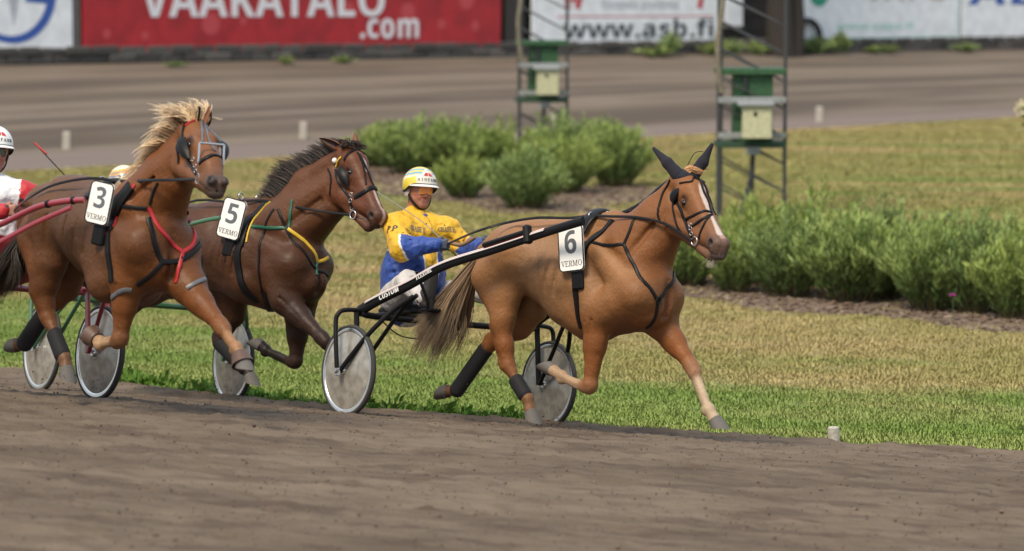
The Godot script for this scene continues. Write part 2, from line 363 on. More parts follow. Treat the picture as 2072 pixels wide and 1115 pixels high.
# ------------------------------------------------------------------ mesh building
class MB:
	var v := PackedVector3Array()
	var n := PackedVector3Array()
	var c := PackedColorArray()
	var idx := PackedInt32Array()
	var col := Color.WHITE

	func vert(p: Vector3, nn: Vector3, cc = null) -> int:
		v.append(p)
		n.append(nn)
		c.append(col if cc == null else cc)
		return v.size() - 1

	func tri(a: int, b: int, d: int) -> void:
		if (v[b] - v[a]).cross(v[d] - v[a]).dot(n[a] + n[b] + n[d]) > 0.0:
			idx.append_array(PackedInt32Array([a, d, b]))
		else:
			idx.append_array(PackedInt32Array([a, b, d]))

	func quad(a: int, b: int, d: int, e: int) -> void:
		tri(a, b, d)
		tri(a, d, e)

	func flat(p: Array) -> void:
		var nn: Vector3 = (p[1] - p[0]).cross(p[2] - p[0]).normalized()
		var i0 := v.size()
		for q in p: vert(q, nn)
		for k in range(1, p.size() - 1): tri(i0, i0 + k, i0 + k + 1)

	func face(p: Array, out: Vector3) -> void:
		var i0 := v.size()
		for q in p: vert(q, out)
		for k in range(1, p.size() - 1): tri(i0, i0 + k, i0 + k + 1)

	func box(xf: Transform3D, s: Vector3, bev := 0.0) -> void:
		# a box with chamfered edges
		var h := s * 0.5
		var g := minf(bev, minf(h.x, minf(h.y, h.z)) * 0.6)
		for ax in 3:
			for sg in [-1.0, 1.0]:
				var a := Vector3.ZERO
				a[ax] = sg
				var b := Vector3.ZERO
				b[(ax + 1) % 3] = 1.0
				var d := Vector3.ZERO
				d[(ax + 2) % 3] = 1.0
				var hb: float = h[(ax + 1) % 3] - g
				var hd: float = h[(ax + 2) % 3] - g
				var o: Vector3 = a * h[ax]
				face([xf * (o - b * hb - d * hd), xf * (o + b * hb - d * hd), xf * (o + b * hb + d * hd), xf * (o - b * hb + d * hd)], (xf.basis * a).normalized())
		if g > 0.0:
			for ax in 3:
				var i1 := (ax + 1) % 3
				var i2 := (ax + 2) % 3
				for s1 in [-1.0, 1.0]:
					for s2 in [-1.0, 1.0]:
						var p := []
						for q in [[0, -1], [0, 1], [1, 1], [1, -1]]:
							var w := Vector3.ZERO
							w[i1] = s1 * (h[i1] - (g if q[0] else 0.0))
							w[i2] = s2 * (h[i2] - (0.0 if q[0] else g))
							w[ax] = q[1] * (h[ax] - g)
							p.append(xf * w)
						var nn := Vector3.ZERO
						nn[i1] = s1
						nn[i2] = s2
						face(p, (xf.basis * nn).normalized())
			for sx in [-1.0, 1.0]:
				for sy in [-1.0, 1.0]:
					for sz in [-1.0, 1.0]:
						var sg := Vector3(sx, sy, sz)
						face([xf * (sg * Vector3(h.x, h.y - g, h.z - g)), xf * (sg * Vector3(h.x - g, h.y, h.z - g)), xf * (sg * Vector3(h.x - g, h.y - g, h.z))], (xf.basis * sg).normalized())

	func tube(pts: Array, rad: Array, sides := 8, cap := true, cols = null, flatten := 1.0, side := Vector3.ZERO) -> void:
		# a swept tube; flatten < 1 thins it along «side»
		var m := pts.size()
		var up := Vector3.ZERO
		var first := v.size()
		var prev_n := Vector3.ZERO
		for i in m:
			var t: Vector3 = (pts[mini(i + 1, m - 1)] - pts[maxi(i - 1, 0)]).normalized()
			if side != Vector3.ZERO:
				up = (side - t * side.dot(t)).normalized()
			elif i == 0:
				up = t.cross(Vector3.UP if absf(t.y) < 0.9 else Vector3.RIGHT).normalized()
			else:
				up = (prev_n - t * prev_n.dot(t)).normalized()
			prev_n = up
			var w := t.cross(up)
			var r: float = rad[i] if rad.size() > 1 else rad[0]
			for k in sides:
				var a := TAU * k / sides
				vert(pts[i] + (up * cos(a) * flatten + w * sin(a)) * r, (up * cos(a) / flatten + w * sin(a)).normalized(), null if cols == null else cols[i])
		for i in m - 1:
			for k in sides:
				var k2 := (k + 1) % sides
				quad(first + i * sides + k, first + i * sides + k2, first + (i + 1) * sides + k2, first + (i + 1) * sides + k)
		if cap:
			for e in [0, m - 1]:
				var t: Vector3 = (pts[0] - pts[1] if e == 0 else pts[m - 1] - pts[m - 2]).normalized()
				var ring := []
				for k in sides: ring.append(v[first + e * sides + k])
				var i0 := v.size()
				for q in ring: vert(q, t, null if cols == null else cols[e])
				for k in range(1, sides - 1): tri(i0, i0 + k, i0 + k + 1)

	func strap(pts: Array, nrm: Array, width: float, thick := 0.005) -> void:
		# a flat strap lying on a surface whose normals are given
		var m := pts.size()
		var rows := []
		for i in m:
			var t: Vector3 = (pts[mini(i + 1, m - 1)] - pts[maxi(i - 1, 0)]).normalized()
			var nn: Vector3 = (nrm[i] - t * t.dot(nrm[i])).normalized()
			var w: Vector3 = t.cross(nn)
			var lo: Vector3 = pts[i] - nn * thick
			var hi: Vector3 = pts[i] + nn * thick
			rows.append([lo - w * width * 0.5, hi - w * width * 0.42, hi + w * width * 0.42, lo + w * width * 0.5, nn, w])
		for i in m - 1:
			var a: Array = rows[i]
			var b: Array = rows[i + 1]
			var j := vert(a[1], (a[4] - a[5] * 0.4).normalized())
			vert(a[2], (a[4] + a[5] * 0.4).normalized())
			vert(b[2], (b[4] + b[5] * 0.4).normalized())
			vert(b[1], (b[4] - b[5] * 0.4).normalized())
			quad(j, j + 1, j + 2, j + 3)
			face([a[0], a[1], b[1], b[0]], -a[5])
			face([a[3], a[2], b[2], b[3]], a[5])
			face([a[0], a[3], b[3], b[0]], -a[4])

	func lathe(prof: Array, xf := Transform3D.IDENTITY, seg := 32, cols = null) -> void:
		# profile of Vector2(radius, height) turned about y
		var m := prof.size()
		for i in m - 1:
			var p: Vector2 = prof[i]
			var q: Vector2 = prof[i + 1]
			var e := (q - p).normalized()
			var nn := Vector2(e.y, -e.x)
			var j := v.size()
			for k in seg + 1:
				var a := TAU * k / seg
				var d := Vector3(cos(a), 0, sin(a))
				var no := (xf.basis * (d * nn.x + Vector3.UP * nn.y)).normalized()
				vert(xf * (d * p.x + Vector3.UP * p.y), no, null if cols == null else cols[i])
				vert(xf * (d * q.x + Vector3.UP * q.y), no, null if cols == null else cols[i])
			for k in seg:
				quad(j + 2 * k, j + 2 * k + 2, j + 2 * k + 3, j + 2 * k + 1)

	func ball(at: Vector3, r: Vector3, seg := 12, basis := Basis.IDENTITY) -> void:
		var j := v.size()
		var rows := seg / 2
		for i in rows + 1:
			var t := PI * i / rows
			for k in seg + 1:
				var a := TAU * k / seg
				var d := Vector3(sin(t) * cos(a), cos(t), sin(t) * sin(a))
				vert(at + basis * (d * r), (basis * (d / r)).normalized())
		for i in rows:
			for k in seg:
				var q := j + i * (seg + 1) + k
				quad(q, q + 1, q + seg + 2, q + seg + 1)

	func torus(xf: Transform3D, R: float, r: float, seg := 48, sides := 10, sy := 1.0) -> void:
		# about the y axis of xf
		var j := v.size()
		for i in seg + 1:
			var a := TAU * i / seg
			var d := Vector3(cos(a), 0, sin(a))
			for k in sides + 1:
				var b := TAU * k / sides
				vert(xf * (d * (R + r * cos(b)) + Vector3.UP * r * sy * sin(b)), (xf.basis * (d * cos(b) + Vector3.UP * sin(b) / sy)).normalized())
		for i in seg:
			for k in sides:
				var q := j + i * (sides + 1) + k
				quad(q, q + 1, q + sides + 2, q + sides + 1)

	func mesh() -> ArrayMesh:
		var a := []
		a.resize(Mesh.ARRAY_MAX)
		a[Mesh.ARRAY_VERTEX] = v
		a[Mesh.ARRAY_NORMAL] = n
		a[Mesh.ARRAY_COLOR] = c
		a[Mesh.ARRAY_INDEX] = idx
		var m := ArrayMesh.new()
		m.add_surface_from_arrays(Mesh.PRIMITIVE_TRIANGLES, a)
		return m

# ------------------------------------------------------------------ bodies: a field of tapered capsules, meshed with surface nets
class Field:
	var A: Array[Vector3] = []
	var D: Array[Vector3] = []
	var IL: Array[float] = []
	var R0: Array[float] = []
	var R1: Array[float] = []
	var K: Array[float] = []
	var SUB: Array[bool] = []
	var COL: Array[Color] = []
	var amp := 0.0          # unevenness of the surface, metres
	var wave := 12.0
	var noise: FastNoiseLite

	func cap(a: Vector3, b: Vector3, ra: float, rb: float, col := Color.WHITE, k := 0.04, sub := false) -> void:
		A.append(a)
		D.append(b - a)
		IL.append(1.0 / maxf((b - a).length_squared(), 1e-9))
		R0.append(ra)
		R1.append(rb)
		K.append(k)
		SUB.append(sub)
		COL.append(col)

	func both(a: Vector3, b: Vector3, ra: float, rb: float, col := Color.WHITE, k := 0.04, sub := false) -> void:
		var m := Vector3(1, 1, -1)
		cap(a, b, ra, rb, col, k, sub)
		cap(a * m, b * m, ra, rb, col, k, sub)

	func eval(p: Vector3) -> float:
		var d := 10.0
		for i in A.size():
			var q := p - A[i]
			var h := clampf(q.dot(D[i]) * IL[i], 0.0, 1.0)
			var s := (q - D[i] * h).length() - lerpf(R0[i], R1[i], h)
			var k := K[i]
			if SUB[i]:
				var t := maxf(k - absf(d + s), 0.0) / k
				d = maxf(d, -s) + t * t * k * 0.25
			else:
				var t := maxf(k - absf(d - s), 0.0) / k
				d = minf(d, s) - t * t * k * 0.25
		if amp > 0.0 and absf(d) < 0.05:
			var w := p * wave
			d += amp * noise.get_noise_3d(w.x, w.y, w.z)
		return d

	func grad(p: Vector3) -> Vector3:
		var e := 0.004
		var a := eval(p + Vector3(e, -e, -e))
		var b := eval(p + Vector3(-e, -e, e))
		var c := eval(p + Vector3(-e, e, -e))
		var d := eval(p + Vector3(e, e, e))
		return (Vector3(1, -1, -1) * a + Vector3(-1, -1, 1) * b + Vector3(-1, 1, -1) * c + Vector3(1, 1, 1) * d).normalized()

	func snap(p: Vector3, off := 0.0) -> Vector3:
		for i in 6:
			var d := eval(p) - off
			if absf(d) < 0.0006: break
			p -= grad(p) * d
		return p

	func march(o: Vector3, d: Vector3, far := 60.0) -> Vector3:
		var t := 0.0
		var best := 9.0
		var at := o
		for i in 300:
			var s := eval(o + d * t)
			if s < 0.001: return o + d * t
			if s < best:
				best = s
				at = o + d * t
			t += maxf(s * 0.9, 0.001)
			if t > far: break
		return snap(at) if best < 0.07 else Vector3.INF

	func tone(p: Vector3) -> Color:
		var best := 1e9
		var ds := PackedFloat32Array()
		for i in A.size():
			var q := p - A[i]
			var h := clampf(q.dot(D[i]) * IL[i], 0.0, 1.0)
			var s := (q - D[i] * h).length() - lerpf(R0[i], R1[i], h)
			if SUB[i]: s = 9.0
			ds.append(s)
			best = minf(best, s)
		var c := Color(0, 0, 0)
		var w := 0.0
		for i in A.size():
			if ds[i] < best + 0.06:
				var x := exp((best - ds[i]) * 60.0)
				c += COL[i] * x
				w += x
		return c / w

	func into(mb: MB, cell: float, tint: Callable, only := AABB()) -> void:
		var lo := Vector3.ONE * 1e9
		var hi := -lo
		for i in A.size():
			if SUB[i]: continue
			for e in [[A[i], R0[i]], [A[i] + D[i], R1[i]]]:
				lo = lo.min(e[0] - Vector3.ONE * (e[1] + 0.03))
				hi = hi.max(e[0] + Vector3.ONE * (e[1] + 0.03))
		if only.size != Vector3.ZERO:
			lo = lo.max(only.position)
			hi = hi.min(only.end)
		var nx := int((hi.x - lo.x) / cell) + 2
		var ny := int((hi.y - lo.y) / cell) + 2
		var nz := int((hi.z - lo.z) / cell) + 2
		var nxy := nx * ny
		var val := PackedFloat32Array()
		val.resize(nxy * nz)
		val.fill(0.4)
		for i in A.size():
			var a := A[i]
			var dd := D[i]
			var il := IL[i]
			var r0 := R0[i]
			var r1 := R1[i]
			var k := K[i]
			var sub := SUB[i]
			var mg := k + cell * 2.5
			var l := ((a - Vector3.ONE * (r0 + mg)).min(a + dd - Vector3.ONE * (r1 + mg)) - lo) / cell
			var u := ((a + Vector3.ONE * (r0 + mg)).max(a + dd + Vector3.ONE * (r1 + mg)) - lo) / cell
			for z in range(maxi(0, int(l.z)), mini(nz, int(u.z) + 2)):
				for y in range(maxi(0, int(l.y)), mini(ny, int(u.y) + 2)):
					var at := z * nxy + y * nx
					for x in range(maxi(0, int(l.x)), mini(nx, int(u.x) + 2)):
						var q := lo + Vector3(x, y, z) * cell - a
						var h := clampf(q.dot(dd) * il, 0.0, 1.0)
						var s := (q - dd * h).length() - lerpf(r0, r1, h)
						var d := val[at + x]
						if sub:
							var t := maxf(k - absf(d + s), 0.0) / k
							val[at + x] = maxf(d, -s) + t * t * k * 0.25
						else:
							var t := maxf(k - absf(d - s), 0.0) / k
							val[at + x] = minf(d, s) - t * t * k * 0.25
		if amp > 0.0:
			var reach := cell * 2.6 + amp
			for z in nz:
				for y in ny:
					var at := z * nxy + y * nx
					for x in nx:
						if absf(val[at + x]) < reach:
							var p := (lo + Vector3(x, y, z) * cell) * wave
							val[at + x] += amp * noise.get_noise_3d(p.x, p.y, p.z)
		var vid := PackedInt32Array()
		vid.resize(nxy * nz)
		vid.fill(-1)
		var far := cell * 2.0
		var off := [0, 1, nx, nx + 1, nxy, nxy + 1, nxy + nx, nxy + nx + 1]
		var g := PackedFloat32Array()
		g.resize(8)
		for z in nz - 1:
			for y in ny - 1:
				var at := z * nxy + y * nx
				for x in nx - 1:
					var i := at + x
					if absf(val[i]) > far: continue
					var m := 0
					for c8 in 8:
						g[c8] = val[i + off[c8]]
						if g[c8] < 0.0: m += 1
					if m == 0 or m == 8: continue
					var p := Vector3.ZERO
					var cnt := 0
					for e in [[0, 1], [2, 3], [4, 5], [6, 7], [0, 2], [1, 3], [4, 6], [5, 7], [0, 4], [1, 5], [2, 6], [3, 7]]:
						var ga: float = g[e[0]]
						var gb: float = g[e[1]]
						if (ga < 0.0) != (gb < 0.0):
							var t := ga / (ga - gb)
							var pa := Vector3(e[0] & 1, (e[0] >> 1) & 1, e[0] >> 2)
							var pb := Vector3(e[1] & 1, (e[1] >> 1) & 1, e[1] >> 2)
							p += pa.lerp(pb, t)
							cnt += 1
					p /= cnt
					var nn := Vector3(g[1] + g[3] + g[5] + g[7] - g[0] - g[2] - g[4] - g[6], g[2] + g[3] + g[6] + g[7] - g[0] - g[1] - g[4] - g[5], g[4] + g[5] + g[6] + g[7] - g[0] - g[1] - g[2] - g[3]).normalized()
					var w := lo + (Vector3(x, y, z) + p) * cell
					vid[i] = mb.vert(w, nn, tint.call(w, nn, tone(w)))
		for z in range(1, nz - 1):
			for y in range(1, ny - 1):
				for x in range(1, nx - 1):
					var i := z * nxy + y * nx + x
					if vid[i] < 0: continue
					var s := val[i] < 0.0
					for ax in 3:
						var st: int = [1, nx, nxy][ax]
						if (val[i + st] < 0.0) == s: continue
						var b: int = [nx, nxy, 1][ax]
						var c: int = [nxy, 1, nx][ax]
						var q := [vid[i], vid[i - b], vid[i - b - c], vid[i - c]]
						if q.min() < 0: continue
						if not s: q.reverse()
						mb.idx.append_array(PackedInt32Array([q[0], q[2], q[1], q[0], q[3], q[2]]))

func plain_tint(_p: Vector3, _n: Vector3, c: Color) -> Color:
	return c

# ------------------------------------------------------------------ curves
func smooth_line(p: Array, per := 6) -> Array:
	var out := []
	var m := p.size()
	for i in m - 1:
		var a: Vector3 = p[maxi(i - 1, 0)]
		var b: Vector3 = p[i]
		var c: Vector3 = p[i + 1]
		var d: Vector3 = p[mini(i + 2, m - 1)]
		for k in per:
			out.append(b.cubic_interpolate(c, a, d, float(k) / per))
	out.append(p[m - 1])
	return out

func smooth_vals(r: Array, per := 6) -> Array:
	var out := []
	for i in r.size() - 1:
		for k in per: out.append(lerpf(r[i], r[i + 1], float(k) / per))
	out.append(r[r.size() - 1])
	return out

func pipe(mb: MB, p: Array, r: Array, sides := 8, per := 5) -> void:
	mb.tube(smooth_line(p, per), smooth_vals(r, per) if r.size() > 1 else r, sides)

func lettering(parent: Node, text: String, font_name: String, bold: bool, height: float, xf: Transform3D, m: Material, width := 0.0, depth := 0.004, called := "lettering", bend: Field = null, sink := 0.0) -> MeshInstance3D:
	# letters «height» tall (capitals), centred on xf's origin, in its xy plane; stretched to «width» if given; bent onto a body if one is given
	var f := SystemFont.new()
	f.font_names = PackedStringArray([font_name])
	f.font_weight = 700 if bold else 400
	var t := TextMesh.new()
	t.text = text
	t.font = f
	t.font_size = 64
	t.pixel_size = 0.01
	t.depth = 0.02
	t.curve_step = 2.0
	t.horizontal_alignment = HORIZONTAL_ALIGNMENT_CENTER
	t.vertical_alignment = VERTICAL_ALIGNMENT_CENTER
	var st := SurfaceTool.new()
	st.create_from(t, 0)
	var arr := t.surface_get_arrays(0)
	var v: PackedVector3Array = arr[Mesh.ARRAY_VERTEX]
	var lo := Vector3.ONE * 1e9
	var hi := -lo
	for q in v:
		lo = lo.min(q)
		hi = hi.max(q)
	var s := height / maxf(hi.y - lo.y, 1e-4)
	var sx := s if width == 0.0 else width / (hi.x - lo.x)
	var mid := (lo + hi) * 0.5
	for i in v.size():
		var q := v[i] - mid
		q = Vector3(q.x * sx, q.y * s, (depth if q.z > 0.0 else -sink))
		if bend:
			var w := xf * Vector3(q.x, q.y, 0)
			v[i] = bend.snap(w, q.z + 0.0015)
		else:
			v[i] = xf * q
	arr[Mesh.ARRAY_VERTEX] = v
	var nn: PackedVector3Array = arr[Mesh.ARRAY_NORMAL]
	for i in nn.size(): nn[i] = (xf.basis * nn[i]).normalized()
	arr[Mesh.ARRAY_NORMAL] = nn
	arr[Mesh.ARRAY_TANGENT] = null
	var am := ArrayMesh.new()
	am.add_surface_from_arrays(Mesh.PRIMITIVE_TRIANGLES, arr)
	return part(called, am, m, parent)

# ------------------------------------------------------------------ horses
func flip(v: Vector3) -> Vector3:
	return v * Vector3(1, 1, -1)

func head_turn(J: Dictionary) -> Transform3D:
	# the head looks a little to the horse's right, turning at the poll
	var b := Basis(Vector3.UP, -J.yaw)
	var p: Vector3 = J.poll
	return Transform3D(b, p - b * p)

func horse_field(J: Dictionary, C: Dictionary) -> Field:
	var F := Field.new()
	var b: Color = C.body
	var fl: Color = C.flank
	var ch: Color = C.chest
	var W: Vector3 = J.withers * Vector3(1, 1, 0)
	var L: Vector3 = J.loin * Vector3(1, 1, 0)
	var Cr: Vector3 = J.croup * Vector3(1, 1, 0)
	var Dk: Vector3 = J.dock * Vector3(1, 1, 0)
	var B1: Vector3 = J.flank * Vector3(1, 1, 0)
	var B2: Vector3 = J.belly * Vector3(1, 1, 0)
	var B3: Vector3 = J.girth * Vector3(1, 1, 0)
	var cs: Vector3 = J.chest * Vector3(1, 1, 0)
	var br: Vector3 = J.brisket * Vector3(1, 1, 0)
	# topline
	F.cap(Cr + Vector3(0.0, -0.17, 0), L + Vector3(0, -0.17, 0), 0.165, 0.165, b, 0.08)
	F.cap(L + Vector3(0, -0.17, 0), W + Vector3(-0.22, -0.19, 0), 0.165, 0.17, b, 0.08)
	F.cap(W + Vector3(-0.22, -0.12, 0), W + Vector3(0.0, -0.075, 0), 0.1, 0.075, b, 0.1)
	F.cap(W + Vector3(0.0, -0.075, 0), W + Vector3(0.14, -0.13, 0), 0.075, 0.09, b, 0.1)
	# barrel
	var m1 := Vector3(B1.x, lerpf(B1.y, L.y, 0.5), 0)
	var m2 := Vector3(B2.x, lerpf(B2.y, lerpf(L.y, W.y, 0.4), 0.48), 0)
	var m3 := Vector3(B3.x, lerpf(B3.y, W.y, 0.44), 0)
	var q := Vector3(0, 0, 0.055)
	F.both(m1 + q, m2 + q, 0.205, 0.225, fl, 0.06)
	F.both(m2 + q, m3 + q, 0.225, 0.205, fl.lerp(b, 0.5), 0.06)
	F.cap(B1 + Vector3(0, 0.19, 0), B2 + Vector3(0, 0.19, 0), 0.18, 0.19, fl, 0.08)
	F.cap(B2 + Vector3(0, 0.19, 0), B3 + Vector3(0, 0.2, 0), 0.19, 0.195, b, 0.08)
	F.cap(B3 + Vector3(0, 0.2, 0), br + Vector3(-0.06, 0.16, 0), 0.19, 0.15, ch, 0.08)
	# hindquarters
	var hz := Vector3(0, 0, 0.12)
	var hip := Vector3(J.hip.x - 0.02, Cr.y - 0.22, 0) + hz
	var but := Vector3(J.buttock.x + 0.12, J.buttock.y, 0.105)
	F.both(hip, but, 0.175, 0.135, b, 0.07)
	F.both(Cr + Vector3(0.05, -0.13, 0.07), Dk + Vector3(0.16, -0.02, 0.06), 0.12, 0.1, b, 0.07)
	F.both(hip + Vector3(0.1, 0.04, -0.01), m1 + Vector3(0, 0.1, 0.07), 0.12, 0.14, b, 0.08)
	F.both(but + Vector3(0.03, 0.03, -0.02), but + Vector3(0.05, -0.12, -0.01), 0.125, 0.1, b, 0.06)
	for s in ["RH", "LH"]:
		var st: Vector3 = J[s + "st"]
		var ga: Vector3 = J[s + "ga"]
		var hk: Vector3 = J[s + "hk"]
		var ft: Vector3 = J[s + "ft"]
		var co: Vector3 = J[s + "co"]
		var sg := signf(st.z)
		var h: Vector3 = hip if sg > 0 else flip(hip)
		var bt: Vector3 = but if sg > 0 else flip(but)
		var stc := Vector3(st.x - 0.03, st.y, st.z - sg * 0.05)
		var up: Color = b.lerp(C.leg, 0.4)
		F.cap(h, stc, 0.17, 0.098, b, 0.05)
		F.cap(bt, ga.lerp(stc, 0.25), 0.135, 0.084, up, 0.055)
		F.cap(stc, ga, 0.094, 0.074, up, 0.045)
		var gd: Vector3 = (hk - ga).normalized()
		var back := Vector3(gd.y, -gd.x, 0) * 1.0
		if back.x > 0: back = -back
		F.cap(ga, ga.lerp(hk, 0.55), 0.072, 0.053, C.leg, 0.035)
		F.cap(ga.lerp(hk, 0.5), hk, 0.058, 0.046, C.leg, 0.03)
		F.cap(ga + back * 0.07, hk + back * 0.045, 0.04, 0.024, C.leg, 0.03)
		F.cap(hk + back * 0.042 - gd * 0.02, hk + (ft - hk) * 0.14 + back * 0.024, 0.034, 0.028, C.leg, 0.02)
		F.cap(hk + (ft - hk) * 0.05, hk + (ft - hk) * 0.2, 0.046, 0.036, C.leg, 0.03)
		F.cap(hk, ft, 0.033, 0.029, C[s], 0.018)
		F.cap(hk + back * 0.032, ft + back * 0.024, 0.02, 0.018, C[s], 0.014)
		F.cap(ft, ft + back * 0.016, 0.044, 0.038, C[s], 0.014)
		F.cap(ft, co, 0.032, 0.042, C[s], 0.016)
	# shoulders and chest
	var ps := Vector3(cs.x - 0.14, cs.y - 0.03, 0.14)
	F.both(W + Vector3(0.0, -0.26, 0.1), ps, 0.135, 0.125, b, 0.06)
	F.both(W + Vector3(-0.16, -0.36, 0.12), W + Vector3(0.0, -0.62, 0.13), 0.125, 0.13, b, 0.06)
	F.both(cs + Vector3(-0.14, 0.0, 0.06), br + Vector3(-0.09, 0.13, 0.07), 0.13, 0.11, ch, 0.05)
	F.cap(cs + Vector3(-0.17, 0.06, 0), cs + Vector3(-0.2, -0.1, 0), 0.16, 0.15, ch, 0.07)
	for s in ["RF", "LF"]:
		var sg := 1.0 if s == "RF" else -1.0
		var sh: Vector3 = J[s + "sh"]
		var el: Vector3 = J[s + "el"]
		var kn: Vector3 = J[s + "kn"]
		var ft: Vector3 = J[s + "ft"]
		var co: Vector3 = J[s + "co"]
		var p2 := Vector3(ps.x, ps.y, ps.z * sg)
		var elc := Vector3(el.x, el.y, el.z - sg * 0.035)
		F.cap(p2, elc + Vector3(0, 0.02, 0), 0.125, 0.1, ch.lerp(C.leg, 0.5), 0.06)
		F.cap(p2 + Vector3(-0.16, -0.06, 0), elc, 0.12, 0.09, b, 0.06)
		var kd: Vector3 = (kn - elc).normalized()
		var back := Vector3(kd.y, -kd.x, 0)
		if back.x > 0: back = -back
		F.cap(elc, elc.lerp(kn, 0.4), 0.098, 0.075, C.leg, 0.05)
		F.cap(elc.lerp(kn, 0.35), kn, 0.076, 0.041, C.leg, 0.03)
		F.cap(elc + back * 0.03, elc.lerp(kn, 0.55) + back * 0.035, 0.06, 0.035, C.leg, 0.04)
		F.cap(kn + (elc - kn) * 0.05, kn + (ft - kn).normalized() * 0.035, 0.055, 0.05, C.leg, 0.018)
		var cd: Vector3 = (ft - kn).normalized()
		var cb := Vector3(cd.y, -cd.x, 0)
		if cb.dot(back) < 0: cb = -cb
		F.cap(kn, ft, 0.031, 0.026, C[s], 0.016)
		F.cap(kn + cb * 0.026, ft + cb * 0.02, 0.019, 0.018, C[s], 0.012)
		F.cap(ft, ft + cb * 0.016, 0.044, 0.038, C[s], 0.014)
		F.cap(ft, co, 0.03, 0.041, C[s], 0.016)
	# neck
	var P: Vector3 = J.poll * Vector3(1, 1, 0)
	var X: Vector3 = J.crest * Vector3(1, 1, 0)
	var T: Vector3 = J.throat * Vector3(1, 1, 0)
	var nk: Color = C.neck
	var pl := P + Vector3(-0.03, -0.085, 0)
	F.cap(W + Vector3(0.1, -0.17, 0), X + Vector3(0.03, -0.1, 0), 0.13, 0.095, nk, 0.07)
	F.cap(X + Vector3(0.03, -0.1, 0), pl, 0.095, 0.07, nk, 0.06)
	var tb := cs + Vector3(-0.2, 0.2, 0)
	var tt := T + Vector3(-0.085, 0.0, 0)
	F.both(tb + Vector3(0, 0, 0.05), tt + Vector3(0, 0, 0.02), 0.155, 0.085, nk.lerp(ch, 0.4), 0.06)
	var mb_ := W.lerp(tb, 0.5) + Vector3(0.03, -0.05, 0)
	var mt := pl.lerp(tt, 0.5)
	F.both(mb_ + Vector3(0, 0, 0.075), mt + Vector3(0, 0, 0.02), 0.15, 0.085, nk, 0.07)
	# jugular groove and the hollow in front of the shoulder
	F.both(tb + Vector3(0.02, 0.04, 0.2), tt + Vector3(-0.045, 0.04, 0.108), 0.014, 0.012, nk, 0.04, true)
	F.both(W + Vector3(0.1, -0.24, 0.24), ps + Vector3(0.03, 0.13, 0.115), 0.014, 0.014, nk, 0.06, true)
	# breast cleft, forearm and rump muscles, stifle fold, ribs
	F.cap(cs + Vector3(0.03, 0.05, 0), br + Vector3(0.06, 0.1, 0), 0.012, 0.02, ch, 0.06, true)
	for k in 5:
		var rx := lerpf(B1.x + 0.12, B3.x - 0.12, k / 4.0)
		F.both(Vector3(rx, m2.y + 0.06, 0.283), Vector3(rx - 0.05, m2.y - 0.16, 0.262), 0.004, 0.004, fl, 0.035, true)
	for s in ["RF", "LF"]:
		var el: Vector3 = J[s + "el"]
		var kn: Vector3 = J[s + "kn"]
		var d: Vector3 = (kn - el).normalized()
		var fw := Vector3(-d.y, d.x, 0)
		if fw.x < 0: fw = -fw
		var sg := signf(el.z)
		F.cap(el.lerp(kn, 0.05) + fw * 0.03 + Vector3(0, 0, sg * 0.07), el.lerp(kn, 0.75) + fw * 0.008 + Vector3(0, 0, sg * 0.066), 0.005, 0.004, C.leg, 0.022, true)
		F.cap(el.lerp(kn, 0.1) - fw * 0.035 + Vector3(0, 0, sg * 0.075), el.lerp(kn, 0.7) - fw * 0.018 + Vector3(0, 0, sg * 0.06), 0.004, 0.004, C.leg, 0.02, true)
	# head
	var first := F.A.size()
	var bw: Vector3 = J.brow * Vector3(1, 1, 0)
	var md: Vector3 = J.mid * Vector3(1, 1, 0)
	var ns: Vector3 = J.nose * Vector3(1, 1, 0)
	var lp: Vector3 = J.lip * Vector3(1, 1, 0)
	var cn: Vector3 = J.chin * Vector3(1, 1, 0)
	var jw: Vector3 = J.jaw
	var ey: Vector3 = J.eye
	var e := (ns - bw).normalized()
	var n := Vector3(-e.y, e.x, 0)
	var hd: Color = C.head
	F.both(P + Vector3(-0.01, -0.07, 0.02), bw - n * 0.08 + Vector3(0, 0, 0.028), 0.065, 0.075, hd, 0.04)
	F.both(bw - n * 0.055 + Vector3(0, 0, 0.025), md - n * 0.05 + Vector3(0, 0, 0.016), 0.055, 0.045, hd, 0.03)
	F.both(md - n * 0.05 + Vector3(0, 0, 0.014), ns - n * 0.047 + Vector3(0, 0, 0.014), 0.047, 0.039, hd.lerp(C.muzzle, 0.25), 0.03)
	F.cap(bw - n * 0.12, md - n * 0.1, 0.09, 0.062, hd, 0.04)
	F.cap(md - n * 0.1, ns - n * 0.085, 0.062, 0.05, hd.lerp(C.muzzle, 0.4), 0.03)
	var ez := 0.07
	var eye := Vector3(ey.x, ey.y, 0) + e * 0.0
	F.both(eye - n * 0.015 + Vector3(0, 0, ez - 0.012), eye + e * 0.03 - n * 0.015 + Vector3(0, 0, ez - 0.02), 0.038, 0.03, C.eyelid, 0.025)
	F.both(eye - e * 0.045 + Vector3(0, 0, ez - 0.02), eye - e * 0.02 + n * 0.015 + Vector3(0, 0, ez - 0.02), 0.03, 0.03, hd, 0.03)
	var jc := Vector3(jw.x, jw.y, 0.042)
	F.both(jc, jc + Vector3(0.03, 0.07, 0), 0.082, 0.08, hd, 0.035)
	F.both(jc, (md + ns) * 0.5 - n * 0.11 + Vector3(0, 0, 0.02), 0.075, 0.048, hd, 0.035)
	F.both(jc + Vector3(0.01, -0.03, 0), cn + Vector3(-0.04, 0.035, 0.012), 0.05, 0.034, hd.lerp(C.muzzle, 0.4), 0.03)
	F.both(jc + Vector3(0.02, 0.09, 0.03), md - n * 0.085 + Vector3(0, 0, 0.035), 0.03, 0.018, hd, 0.02)
